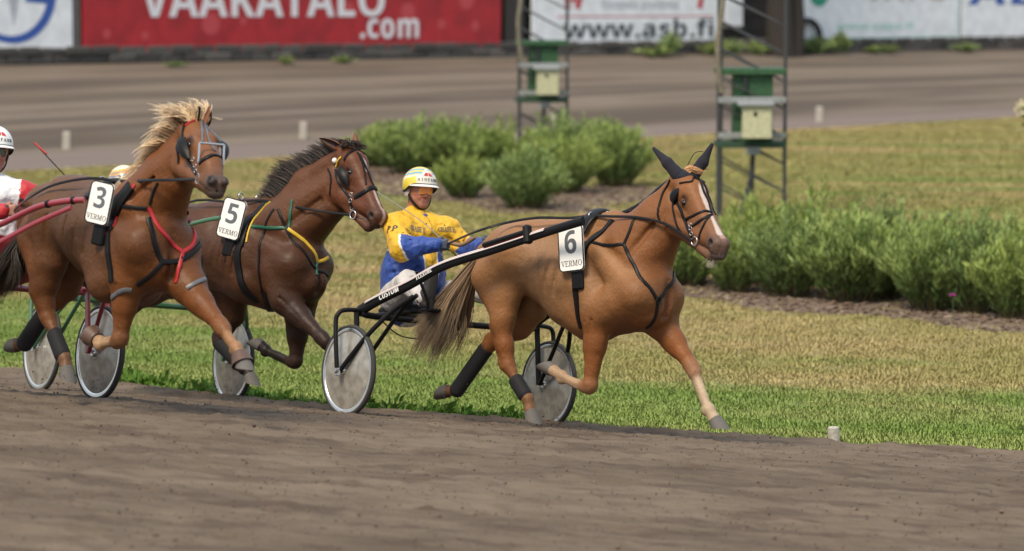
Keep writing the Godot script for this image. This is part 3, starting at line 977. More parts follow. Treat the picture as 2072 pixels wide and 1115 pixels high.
	# muzzle
	F.both(ns - n * 0.045 + Vector3(0, 0, 0.02), lp - n * 0.042 + Vector3(-0.012, 0.004, 0.016), 0.046, 0.034, C.muzzle, 0.025)
	F.cap(cn + Vector3(-0.015, 0.035, 0), lp + Vector3(-0.06, -0.02, 0), 0.03, 0.034, C.muzzle, 0.016)
	var no := Vector3(J.nostril.x, J.nostril.y, 0.0)
	var nz := 0.056
	F.both(no - n * 0.01 + Vector3(0, 0, nz - 0.016), no - e * 0.03 - n * 0.012 + Vector3(0, 0, nz - 0.02), 0.026, 0.02, C.muzzle, 0.02)
	F.both(no + Vector3(0.014, 0.002, nz + 0.014), no - e * 0.026 + Vector3(0.004, 0.0, nz + 0.012), 0.021, 0.011, Color(0.01, 0.008, 0.008), 0.006, true)
	F.both(lp.lerp(cn, 0.45) + Vector3(0.02, 0, 0.0), Vector3(J.bit.x + 0.03, J.bit.y - 0.02, 0.058), 0.004, 0.005, C.muzzle, 0.012, true)
	F.both(eye - e * 0.01 + Vector3(0.0, 0, ez + 0.03), eye + e * 0.012 + Vector3(0.0, 0, ez + 0.028), 0.014, 0.012, C.eyelid, 0.012, true)
	var turn := head_turn(J)
	for i in range(first, F.A.size()):
		F.A[i] = turn * F.A[i]
		F.D[i] = turn.basis * F.D[i]
	return F

func hoof(co: Vector3, to: Vector3, parent: Node3D, m: Material) -> void:
	var d := (to - co).normalized()
	var mb := MB.new()
	var side := Vector3(0, 0, 1)
	var rows := []
	var fw := d.rotated(side, deg_to_rad(50))
	for i in 6:
		var t := i / 5.0
		var dd := d.rotated(side, deg_to_rad(-38.0 * t))
		var f2 := dd.rotated(side, PI / 2)
		var c := co + d * (0.078 * t) - fw * 0.0 + f2 * 0.008 * t
		var r := lerpf(0.043, 0.061, t)
		var row := []
		for k in 20:
			var a := TAU * k / 20
			row.append(c + (f2 * cos(a) * (1.12 if cos(a) > 0 else 0.95) + side * sin(a) * 0.95) * r)
		rows.append(row)
	for i in 5:
		for k in 20:
			var k2 := (k + 1) % 20
			var c0: Vector3 = co + d * 0.03
			var a: Vector3 = rows[i][k]
			var b: Vector3 = rows[i][k2]
			var c: Vector3 = rows[i + 1][k2]
			var e: Vector3 = rows[i + 1][k]
			var j := mb.vert(a, ((a - c0) - d * (a - c0).dot(d)).normalized())
			for q in [b, c, e]: mb.vert(q, ((q - c0) - d * (q - c0).dot(d)).normalized())
			mb.quad(j, j + 1, j + 2, j + 3)
	mb.face(rows[5], d.rotated(side, deg_to_rad(-38)))
	part("hoof", mb.mesh(), m, parent)

func ear_mesh(tip: Vector3, base: Vector3, open: Vector3, wide: float, inner: Color, outer: Color) -> ArrayMesh:
	# a leaf-shaped cup from base to tip, its mouth towards «open»
	var mb := MB.new()
	var ax := tip - base
	var up := ax.normalized()
	var op := (open - up * open.dot(up)).normalized()
	var sd := up.cross(op)
	var prof := [0.55, 0.85, 1.0, 0.97, 0.85, 0.66, 0.42, 0.04]
	for shell in 2:
		var first := mb.v.size()
		for i in 8:
			var t := i / 7.0
			var w: float = prof[i] * wide * (1.0 if shell == 0 else 0.86)
			for k in 9:
				var a := lerpf(-1.0, 1.0, k / 8.0) * PI * 0.72
				var dir := -op * cos(a) + sd * sin(a)
				var p: Vector3 = base + ax * t + dir * w * Vector2(cos(a) * 0.9, sin(a)).length() + op * w * 0.2 - op * 0.02 * t * t
				mb.vert(p, dir if shell == 0 else -dir, outer if shell == 0 else inner)
		for i in 7:
			for k in 8:
				mb.quad(first + i * 9 + k, first + i * 9 + k + 1, first + i * 9 + k + 10, first + i * 9 + k + 9)
	return mb.mesh()

func hair(mb: MB, path: Array, w0: float, cols: Array, taper := 0.9) -> void:
	# one lock: a thin three-sided tube that tapers
	var m := path.size()
	var r := []
	var cc := []
	for i in m:
		var t := float(i) / (m - 1)
		r.append(w0 * (0.55 + 0.45 * sin(PI * minf(t * 1.4, 1.0)) ) * (1.0 - taper * t * t))
		cc.append(cols[0].lerp(cols[1], t))
	mb.tube(path, r, 4, false, cc, 0.6)

func build_horse(called: String, label: String, J: Dictionary, C: Dictionary, at: Array, cell: float) -> Array:
	var root := thing(called, label, "horse", Transform3D(Basis(at[0], at[1], at[2]), at[3]), "horses trotting in harness")
	var F := horse_field(J, C)
	var mb := MB.new()
	F.amp = 0.0045
	F.wave = 340.0
	F.noise = n_mid
	var e0: Vector3 = (J.nose - J.brow).normalized()
	var n0 := Vector3(-e0.y, e0.x, 0)
	var nos := Vector3(J.nostril.x, J.nostril.y, 0.066) + n0 * 0.004 - e0 * 0.01
	var tint: Callable = C.tint
	var mouth_a := Vector3(J.bit.x + 0.02, J.bit.y - 0.012, 0.05)
	var mouth_b: Vector3 = J.lip.lerp(J.chin, 0.4)
	var mouth_d := Vector3(mouth_b.x + 0.02, mouth_b.y, 0.03) - mouth_a
	var turn := head_turn(J)
	var back := turn.affine_inverse()
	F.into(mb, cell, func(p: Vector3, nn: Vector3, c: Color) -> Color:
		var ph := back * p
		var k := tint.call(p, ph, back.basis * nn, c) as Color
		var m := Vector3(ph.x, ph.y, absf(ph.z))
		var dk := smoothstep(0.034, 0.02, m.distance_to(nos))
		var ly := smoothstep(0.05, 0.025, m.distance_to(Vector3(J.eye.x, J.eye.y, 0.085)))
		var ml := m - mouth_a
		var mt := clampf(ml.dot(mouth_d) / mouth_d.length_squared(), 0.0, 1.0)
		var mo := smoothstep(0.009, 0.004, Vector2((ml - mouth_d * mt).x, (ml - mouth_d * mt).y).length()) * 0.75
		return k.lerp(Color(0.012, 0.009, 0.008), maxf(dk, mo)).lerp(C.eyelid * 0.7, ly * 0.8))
	var coat := vmat(C.rough)
	coat.metallic_specular = 0.36
	coat.normal_enabled = true
	coat.normal_texture = noise_tex("coat", 0.02, Color.BLACK, Color.WHITE, 6, 1024, true, 9.0)
	coat.normal_scale = 0.5
	coat.uv1_triplanar = true
	coat.uv1_scale = Vector3(3.2, 1.3, 3.2)
	coat.albedo_texture = noise_tex("hairs", 0.035, Color(0.76, 0.74, 0.72), Color.WHITE, 5, 1024)
	part("body", mb.mesh(), coat, root)
	var hm := mat(lin(0.2, 0.185, 0.17), 0.75)
	grained(hm, "hoofgrain", 0.04, 7.0, 0.55)
	for s in ["RF", "LF", "RH", "LH"]: hoof(J[s + "co"], J[s + "to"], root, hm)
	var em := mat(lin(0.012, 0.008, 0.006), 0.06)
	var e: Vector3 = (J.nose - J.brow).normalized()
	var n := Vector3(-e.y, e.x, 0)
	for s in [1.0, -1.0]:
		var eb := MB.new()
		var at_eye := F.snap(turn * Vector3(J.eye.x, J.eye.y, s * 0.1), 0.0)
		eb.ball(at_eye - F.grad(at_eye) * 0.007, Vector3(0.022, 0.019, 0.018), 14)
		part("eye", eb.mesh(), em, root)
	return [root, F]

func leg_wrap(called: String, a: Vector3, b: Vector3, ra: float, rb: float, parent: Node3D, m: Material) -> void:
	var F := Field.new()
	var d := (b - a).normalized()
	var back := Vector3(d.y, -d.x, 0)
	if back.x > 0: back = -back
	F.cap(a, b, ra, rb, Color.WHITE, 0.02)
	F.cap(a + back * 0.025, b + back * 0.02, ra * 0.75, rb * 0.8, Color.WHITE, 0.03)
	# ends cut square
	F.cap(a - d * (ra + 0.1), a - d * (ra + 0.03), 0.1, 0.06, Color.WHITE, 0.008, true)
	var mb := MB.new()
	F.into(mb, 0.009, plain_tint)
	part(called, mb.mesh(), m, parent)

# ------------------------------------------------------------------ the ground
const FAR_A := Vector2(-8.6, -55.1)          # the infield's far edge and its direction
const FAR_D := Vector2(0.73887, -0.67385)
const FAR_N := Vector2(-0.67385, -0.73887)
const STRAIGHT := 14.0                        # width of the far straight
var edge_line := PackedVector2Array([Vector2(-60, -62), Vector2(-30, -46), Vector2(-14, -36.2), Vector2(-9, -32.7), Vector2(-5.6, -29.7), Vector2(-3.9, -27.95), Vector2(-2.75, -26.55), Vector2(-1.7, -25.35), Vector2(-0.75, -24.62), Vector2(0.24, -24.12), Vector2(1.1, -23.75), Vector2(2.29, -23.42), Vector2(3.64, -23.12), Vector2(6, -22.9), Vector2(9, -23.2), Vector2(14, -24.8), Vector2(24, -31), Vector2(40, -48)])

func bank(x: float, z: float) -> float:
	# the turn's banked plane, easing into the level infield
	# the slope lessens towards the outside of the turn
	var far := -20.4
	var k := maxf(0.9 - absf(z - far), 0.0) / 0.9
	var zz := minf(z, far) - k * k * 0.225
	var q := -0.0702 * (x - 0.243) + 0.1337 * (zz + 23.93) + 0.035 * maxf(z - far, 0.0)
	q = clampf(q, -1.0, 2.6)
	var h := maxf(0.3 - absf(q + 0.2), 0.0) / 0.3
	return maxf(q, -0.2) + h * h * 0.075

func edge_dist(x: float, z: float) -> float:
	# metres beyond the dirt's inner edge: positive on the grass
	var p := Vector2(x, z)
	var best := 1e9
	var sg := 1.0
	for i in edge_line.size() - 1:
		var a := edge_line[i]
		var d := edge_line[i + 1] - a
		var t := clampf((p - a).dot(d) / d.length_squared(), 0.0, 1.0)
		var q := p - a - d * t
		var l := q.length_squared()
		if l < best:
			best = l
			sg = 1.0 if d.cross(p - a) < 0.0 else -1.0
	return sqrt(best) * sg

func far_dist(x: float, z: float) -> float:
	return (Vector2(x, z) - FAR_A).dot(FAR_N)

func grass_tone(x: float, z: float) -> Color:
	var d := edge_dist(x, z)
	var f := far_dist(x, z)
	var streak := n_mid.get_noise_2d(x * 9.0 + z * 3.5, z * 42.0 - x * 9.0) * 0.5 + n_fine.get_noise_2d(x * 8.0, z * 45.0 - x * 12.0) * 0.35
	streak += n_mid.get_noise_2d(x * 3.0 + z * 2.0, z * 26.0 - x * 5.0) * 0.45
	var patch := n_big.get_noise_2d(x * 14.0, z * 26.0)
	var dry := smoothstep(2.2, 6.6, d) * 0.9 * (1.0 - 0.3 * smoothstep(13.0, 18.0, d)) + smoothstep(-9.0, -2.0, f) * 0.35
	var wild := lerpf(0.35, 1.0, smoothstep(2.5, 5.0, d))
	dry = clampf(dry + (streak * 1.25 + patch * 0.75) * wild, 0.0, 1.0)
	var green := Color(0.185, 0.27, 0.075).lerp(Color(0.25, 0.32, 0.115), clampf(0.5 + streak, 0.0, 1.0))
	var straw := Color(0.45, 0.35, 0.2).lerp(Color(0.34, 0.31, 0.14), clampf(0.5 + patch * 1.5, 0.0, 1.0))
	var c := green.lerp(straw, clampf(dry * 1.15, 0.0, 0.95))
	return c

func sheet(mb: MB, x0: float, x1: float, z0: float, z1: float, cell: float, height: Callable, tone: Callable, keep: Callable) -> void:
	var nx := int((x1 - x0) / cell) + 1
	var nz := int((z1 - z0) / cell) + 1
	var base := mb.v.size()
	var hs := PackedFloat32Array()
	hs.resize((nx + 1) * (nz + 1))
	for j in nz + 1:
		for i in nx + 1:
			hs[j * (nx + 1) + i] = height.call(x0 + i * cell, z0 + j * cell)
	for j in nz + 1:
		for i in nx + 1:
			var x := x0 + i * cell
			var z := z0 + j * cell
			var k := j * (nx + 1) + i
			var gx := hs[k + (1 if i < nx else 0)] - hs[k - (1 if i > 0 else 0)]
			var gz := hs[k + (nx + 1 if j < nz else 0)] - hs[k - (nx + 1 if j > 0 else 0)]
			mb.v.append(Vector3(x, hs[k], z))
			mb.n.append(Vector3(-gx, 2.0 * cell, -gz).normalized())
			mb.c.append(tone.call(x, z))
	for j in nz:
		for i in nx:
			if not keep.call(x0 + (i + 0.5) * cell, z0 + (j + 0.5) * cell): continue
			var k := base + j * (nx + 1) + i
			mb.idx.append_array(PackedInt32Array([k, k + 1, k + nx + 2, k, k + nx + 2, k + nx + 1]))

func dirt_height(x: float, z: float) -> float:
	var d := edge_dist(x, z)
	var rough := n_fine.get_noise_2d(x * 70.0, z * 110.0) * 0.01 + n_mid.get_noise_2d(x * 60.0, z * 110.0) * 0.008 + maxf(n_fine.get_noise_2d(x * 120.0 + 50.0, z * 150.0) - 0.15, 0.0) * 0.04 - maxf(n_mid.get_noise_2d(x * 75.0 - 30.0, z * 85.0 + 9.0) - 0.18, 0.0) * 0.04
	var w := d + n_mid.get_noise_2d(x * 30.0, z * 30.0) * 0.22 + n_fine.get_noise_2d(x * 60.0, z * 60.0) * 0.1
	var lip := 0.035 * exp(-pow((w + 0.22) / 0.18, 2.0))
	return bank(x, z) + rough * (1.0 - smoothstep(0.0, 0.4, d) * 0.4) + 0.022 + lip - smoothstep(-0.12, 0.18, w) * 0.11

func dirt_tone(x: float, z: float) -> Color:
	var a := n_mid.get_noise_2d(x * 9.0, z * 44.0) * 0.5 + n_fine.get_noise_2d(x * 26.0, z * 95.0) * 0.6 + n_big.get_noise_2d(x * 14.0, z * 60.0) * 0.45
	var pits := smoothstep(0.16, 0.42, n_mid.get_noise_2d(x * 48.0 - 30.0, z * 100.0 + 9.0)) + smoothstep(0.2, 0.42, n_fine.get_noise_2d(x * 60.0 + 3.0, z * 140.0)) * 0.7
	var c := Color(0.096, 0.074, 0.055).lerp(Color(0.16, 0.125, 0.094), clampf(0.5 + a, 0.0, 1.0))
	return c.lerp(Color(0.065, 0.047, 0.037), clampf(pits * 0.5, 0.0, 0.7))

func straight_height(x: float, z: float) -> float:
	# level beside the pegs, then banked up to the fence
	var f := far_dist(x, z)
	var t := (Vector2(x, z) - FAR_A).dot(FAR_D)
	var from := lerpf(4.8, 1.9, clampf((t - 2.0) / 22.0, 0.0, 1.0))
	var top := lerpf(1.22, 0.86, clampf((t - 9.3) / 35.2, 0.0, 1.0))
	return -0.18 - smoothstep(0.1, -0.5, f + n_mid.get_noise_2d(x * 8.0, z * 8.0) * 0.5) * 0.15 + top * clampf((f - from) / (STRAIGHT - from), 0.0, 1.2) + sin(f * 5.2 + n_mid.get_noise_2d(t * 2.0, f * 10.0) * 2.0) * 0.012

func straight_tone(x: float, z: float) -> Color:
	var f := far_dist(x, z)
	var t := (Vector2(x, z) - FAR_A).dot(FAR_D)
	var a := n_mid.get_noise_2d(t * 1.2, f * 34.0) * 1.3 + n_fine.get_noise_2d(t * 2.0, f * 75.0) * 0.7
	var c := Color(0.09, 0.073, 0.059).lerp(Color(0.168, 0.138, 0.112), clampf(0.5 + a, 0.0, 1.0))
	return c.lerp(Color(0.17, 0.14, 0.126), smoothstep(4.2, 3.0, f + t * 0.05) * 0.9)

func lay_ground() -> void:
	n_fine.seed = 5
	n_fine.frequency = 0.05
	n_mid.seed = 9
	n_mid.frequency = 0.02
	n_mid.fractal_octaves = 3
	n_big.seed = 14
	n_big.frequency = 0.008
	n_big.fractal_octaves = 2
	var soil := vmat(0.95)
	soil.metallic_specular = 0.2
	bumpy(soil, "soil", 0.03, 1.6, 0.7, true)
	var lawn := vmat(0.9)
	lawn.metallic_specular = 0.2
	bumpy(lawn, "lawn", 0.05, 2.2, 0.8, true)
	# the infield and the land beyond, one sheet to the horizon
	var mb := MB.new()
	var near := func(x, z): return x > -26.0 and x < 30.0 and z > -84.0 and z < -14.0
	sheet(mb, -20.0, 24.0, -78.0, -20.0, 0.25, func(x, z): return bank(x, z), func(x, z): return (grass_tone(x, z) * 0.62).lerp(Color(0.17, 0.13, 0.1), smoothstep(-0.15, 0.2, bed_depth(x, z))), func(_x, _z): return true)
	sheet(mb, -420.0, 420.0, -420.0, 420.0, 6.0, func(x, z): return bank(x, z) - (0.8 if near.call(x, z) or edge_dist(x, z) < 3.0 else 0.12), func(_x, _z): return Color(0.14, 0.16, 0.05), func(_x, _z): return true)
	tag(part("infield_ground", mb.mesh(), lawn, self), "mown infield turf, green by the track and straw dry further in", "", "", "structure")
	# the near turn of the track
	mb = MB.new()
	sheet(mb, -5.6, 4.8, -29.5, -12.6, 0.045, dirt_height, dirt_tone, func(x, z): return edge_dist(x, z) < 0.5)
	var coarse := func(x, z): return edge_dist(x, z) < 0.6 and edge_dist(x, z) > -26.0 and not (x > -5.6 and x < 4.75 and z > -29.4 and z < -12.7)
	sheet(mb, -44.0, 44.0, -64.0, 12.0, 0.5, func(x, z): return dirt_height(x, z) - 0.004, dirt_tone, coarse)
	tag(part("dirt_track", mb.mesh(), soil, self), "brown churned dirt of the near turn the horses trot on", "", "", "structure")
	# the far straight
	mb = MB.new()
	var cell := 0.5
	var nx := 180
	var nz := 34
	var at := func(i: int, j: int) -> Vector2: return FAR_A + FAR_D * (i * cell - 18.0) + FAR_N * (j * cell - 0.8)
	for j in nz + 1:
		for i in nx + 1:
			var p: Vector2 = at.call(i, j)
			var h := straight_height(p.x, p.y)
			mb.v.append(Vector3(p.x, h, p.y))
			mb.n.append(Vector3(-FAR_N.x * 0.09, 1, -FAR_N.y * 0.09).normalized())
			mb.c.append(straight_tone(p.x, p.y))
	for j in nz:
		for i in nx:
			var k := j * (nx + 1) + i
			mb.quad(k, k + 1, k + nx + 2, k + nx + 1)
	tag(part("far_track", mb.mesh(), soil, self), "banked far straight of raked brown dirt before the fence", "", "", "structure")

# ------------------------------------------------------------------ grass, clods, chips
func tuft_mesh(blades: int, spread: float, h: float, w: float, s: int) -> ArrayMesh:
	var r := RandomNumberGenerator.new()
	r.seed = s
	var mb := MB.new()
	for i in blades:
		var a := r.randf() * TAU
		var o := Vector3(cos(a), 0, sin(a)) * spread * sqrt(r.randf())
		var b := r.randf() * TAU
		var lean := Vector3(cos(b), 0, sin(b)) * r.randf_range(0.15, 0.75)
		var hh := h * r.randf_range(0.55, 1.15)
		var sd := Vector3(cos(b + 1.4), 0, sin(b + 1.4)) * w * 0.5
		var nn := (Vector3.UP + lean * 0.3).normalized()
		var sh := r.randf_range(0.86, 1.12)
		mb.col = Color(sh, sh, sh * 0.95)
		var p1 := o + (Vector3.UP * 0.6 + lean * 0.3) * hh
		var p2 := o + (Vector3.UP + lean) * hh
		mb.vert(o - sd, nn)
		mb.vert(o + sd, nn)
		mb.vert(p1 + sd * 0.7, nn)
		mb.vert(p1 - sd * 0.7, nn)
		mb.vert(p2, nn)
		var k := mb.v.size() - 5
		mb.idx.append_array(PackedInt32Array([k, k + 1, k + 2, k, k + 2, k + 3, k + 3, k + 2, k + 4]))
	return mb.mesh()

func scatter(called: String, label: String, mesh: Mesh, m: Material, xfs: Array, cols: Array) -> void:
	var mm := MultiMesh.new()
	mm.transform_format = MultiMesh.TRANSFORM_3D
	mm.use_colors = true
	mm.mesh = mesh
	mm.instance_count = xfs.size()
	for i in xfs.size():
		mm.set_instance_transform(i, xfs[i])
		mm.set_instance_color(i, cols[i])
	var o := MultiMeshInstance3D.new()
	o.name = numbered(called)
	o.multimesh = mm
	o.material_override = m
	add_child(o)
	tag(o, label, "grass" if called.contains("grass") else "", "", "stuff")

func in_view(x: float, z: float, room := 0.6) -> bool:
	return absf(x) < -z * 0.158 + room

func grow_grass() -> void:
	var gm := vmat(0.75)
	gm.metallic_specular = 0.25
	gm.backlight_enabled = true
	gm.backlight = Color(0.35, 0.4, 0.2)
	gm.cull_mode = BaseMaterial3D.CULL_DISABLED
	var xs := []
	var cs := []
	rng.seed = 21
	for i in 34000:
		var z := -rng.randf_range(22.4, 38.0)
		var x := rng.randf_range(-1.0, 1.0) * (-z * 0.158 + 2.0)
		var d := edge_dist(x, z)
		if d < 0.02 or rng.randf() > clampf(1.3 - d * 0.06, 0.45, 1.0): continue
		if bed_depth(x, z) > 0.0 and rng.randf() < 0.93: continue
		var s := rng.randf_range(0.7, 1.35) * (1.0 + 0.5 * exp(-d * 2.0))
		xs.append(Transform3D(Basis(Vector3.UP, rng.randf() * TAU).scaled(Vector3(s, s * rng.randf_range(0.7, 1.2), s)), Vector3(x, bank(x, z), z)))
		cs.append(grass_tone(x, z) * rng.randf_range(1.5, 1.95))
	scatter("infield_grass", "short mown grass along the inner edge of the track", tuft_mesh(52, 0.13, 0.023, 0.0042, 3), gm, xs, cs)
	xs = []
	cs = []
	for i in 42000:
		var z := -rng.randf_range(36.0, 76.0)
		var x := rng.randf_range(-1.0, 1.0) * (-z * 0.158 + 3.5)
		if far_dist(x, z) > 0.0 or edge_dist(x, z) < 0.1: continue
		if bed_depth(x, z) > 0.0 and rng.randf() < 0.9: continue
		var s := rng.randf_range(0.8, 1.4)
		xs.append(Transform3D(Basis(Vector3.UP, rng.randf() * TAU).scaled(Vector3(s, s * 0.8, s)), Vector3(x, bank(x, z), z)))
		cs.append(grass_tone(x, z) * rng.randf_range(1.75, 2.15))
	scatter("distant_grass", "dry and green grass of the inner field up to the far straight", tuft_mesh(44, 0.27, 0.022, 0.009, 4), gm, xs, cs)
	# longer leafy growth where the turf meets the dirt
	xs = []
	cs = []
	for i in 9000:
		var t := rng.randf_range(-6.2, 5.2)
		var z := -23.6 - rng.randf_range(-1.2, 5.0)
		var d := edge_dist(t, z)
		if d < -0.05 or d > 0.75 or not in_view(t, z) or rng.randf() < d * 1.1: continue
		if n_mid.get_noise_2d(t * 30.0, z * 30.0) < -0.12: continue
		var s := rng.randf_range(0.45, 1.1) * (1.0 + 0.9 * maxf(n_mid.get_noise_2d(t * 60.0, z * 60.0), 0.0)) * (1.15 if t < 0.3 else 0.5)
		xs.append(Transform3D(Basis(Vector3.UP, rng.randf() * TAU).scaled(Vector3.ONE * s), Vector3(t, bank(t, z) - 0.02, z)))
		cs.append(Color(0.11, 0.21, 0.035) * rng.randf_range(0.6, 1.3))
	var r := RandomNumberGenerator.new()
	r.seed = 8
	var mb := MB.new()
	for i in 16:
		var a := r.randf() * TAU
		var dir := Vector3(cos(a), r.randf_range(0.5, 1.6), sin(a)).normalized()
		var tip := dir * r.randf_range(0.06, 0.14)
		leaf(mb, tip * 0.55, tip, r.randf_range(0.018, 0.032), Color.WHITE * r.randf_range(0.8, 1.2), r)
	scatter("verge_grass", "taller leafy weeds and grass on the lip of the dirt track", mb.mesh(), gm, xs, cs)
	# clods of dirt
	var cm := vmat(0.95)
	cm.metallic_specular = 0.15
	var F := MB.new()
	F.ball(Vector3.ZERO, Vector3(1, 0.7, 0.85), 8)
	for i in F.v.size():
		var p := F.v[i]
		F.v[i] = p * (1.0 + 0.3 * sin(p.x * 5.0 + p.y * 3.0) * cos(p.z * 6.0))
	xs = []
	cs = []
	for i in 17000:
		var z := -rng.randf_range(13.2, 28.5)
		var x := rng.randf_range(-1.0, 1.0) * (-z * 0.158 + 0.4)
		var d := edge_dist(x, z)
		if d > 0.25: continue
		if d < -0.5 and rng.randf() < 0.45: continue
		var s := rng.randf_range(0.002, 0.0075) * (1.9 if rng.randf() < 0.06 else 1.0)
		xs.append(Transform3D(Basis(Vector3(rng.randf(), 1, rng.randf()).normalized(), rng.randf() * TAU).scaled(Vector3.ONE * s), Vector3(x, dirt_height(x, z) + s * 0.2, z)))
		cs.append(Color(0.12, 0.092, 0.07) * rng.randf_range(0.65, 1.4))
	scatter("dirt_clods", "loose crumbs and clods of dirt on the churned track", F.mesh(), cm, xs, cs)

func leaf(mb: MB, a: Vector3, b: Vector3, w: float, c: Color, r: RandomNumberGenerator) -> void:
	var d := b - a
	var sd := d.cross(Vector3(r.randf_range(-1, 1), r.randf_range(-1, 1), r.randf_range(-1, 1))).normalized() * w * 0.5
	var nn := sd.cross(d).normalized()
	if nn.y < 0: nn = -nn
	var k := mb.v.size()
	var mid := a + d * 0.45 + nn * w * 0.15
	mb.vert(a, nn, c)
	mb.vert(mid + sd, nn, c)
	mb.vert(b, nn, c)
	mb.vert(mid - sd, nn, c)
	mb.tri(k, k + 1, k + 2)
	mb.tri(k, k + 2, k + 3)

# ------------------------------------------------------------------ shrub beds
# each bed: a centre line and a half width
var beds := [[Vector2(1.2, -37.0), Vector2(3.6, -34.6), Vector2(5.4, -32.9), Vector2(9.0, -30.4)], [Vector2(-2.2, -56.5), Vector2(-0.6, -49.4), Vector2(0.5, -47.2), Vector2(1.7, -51.2)]]
var bed_half := [1.1, 0.9]

func bed_depth(x: float, z: float) -> float:
	var p := Vector2(x, z)
	var best := -9.0
	for b in 2:
		for i in beds[b].size() - 1:
			var q := Geometry2D.get_closest_point_to_segment(p, beds[b][i], beds[b][i + 1])
			best = maxf(best, bed_half[b] - p.distance_to(q) + n_mid.get_noise_2d(x * 20.0, z * 20.0) * 0.5)
	return best

func shrub_mesh(h: float, w: float, stems: int, s: int, lw := 0.02, ll := 0.075) -> Array:
	var r := RandomNumberGenerator.new()
	r.seed = s
	var st := MB.new()
	var lf := MB.new()
	st.col = Color(0.09, 0.075, 0.03)
	for i in stems:
		var a := r.randf() * TAU
		var out := sqrt(r.randf())
		var root := Vector3(cos(a), 0, sin(a)) * w * 0.16 * out
		var tip := Vector3(cos(a + r.randf_range(-0.4, 0.4)) * w * 0.5 * out, h * (r.randf_range(0.7, 1.0) + (r.randf_range(0.05, 0.24) if r.randf() < 0.24 else 0.0)) * (1.0 - 0.38 * out * out), sin(a + r.randf_range(-0.4, 0.4)) * w * 0.5 * out)
		tip.x += 0.03
		var c1 := root + Vector3((tip.x - root.x) * 0.35, tip.y * 0.6, (tip.z - root.z) * 0.35)
		var path := []
		for k in 7:
			var t := k / 6.0
			path.append(root.lerp(c1, t).lerp(c1.lerp(tip, t), t))
		st.tube(path, [0.006, 0.0055, 0.005, 0.004, 0.003, 0.0025, 0.0015], 4, false)
		var lum := r.randf_range(1.0, 1.65)
		for k in int(46 * h + 10):
			var t := pow(r.randf(), 0.75) * 0.88 + 0.12
			var p: Vector3 = root.lerp(c1, t).lerp(c1.lerp(tip, t), t)
			var b := r.randf() * TAU
			var dir := (Vector3(cos(b), r.randf_range(-0.1, 1.0), sin(b)) + (tip - root).normalized() * 1.3).normalized()
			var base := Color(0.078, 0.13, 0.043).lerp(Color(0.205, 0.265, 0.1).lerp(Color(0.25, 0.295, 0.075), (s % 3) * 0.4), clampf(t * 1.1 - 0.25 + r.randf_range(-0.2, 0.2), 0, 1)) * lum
			p += Vector3(r.randf_range(-1, 1), r.randf_range(-1, 1), r.randf_range(-1, 1)) * 0.025
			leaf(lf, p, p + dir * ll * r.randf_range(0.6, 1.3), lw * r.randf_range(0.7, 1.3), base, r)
	return [st.mesh(), lf.mesh()]

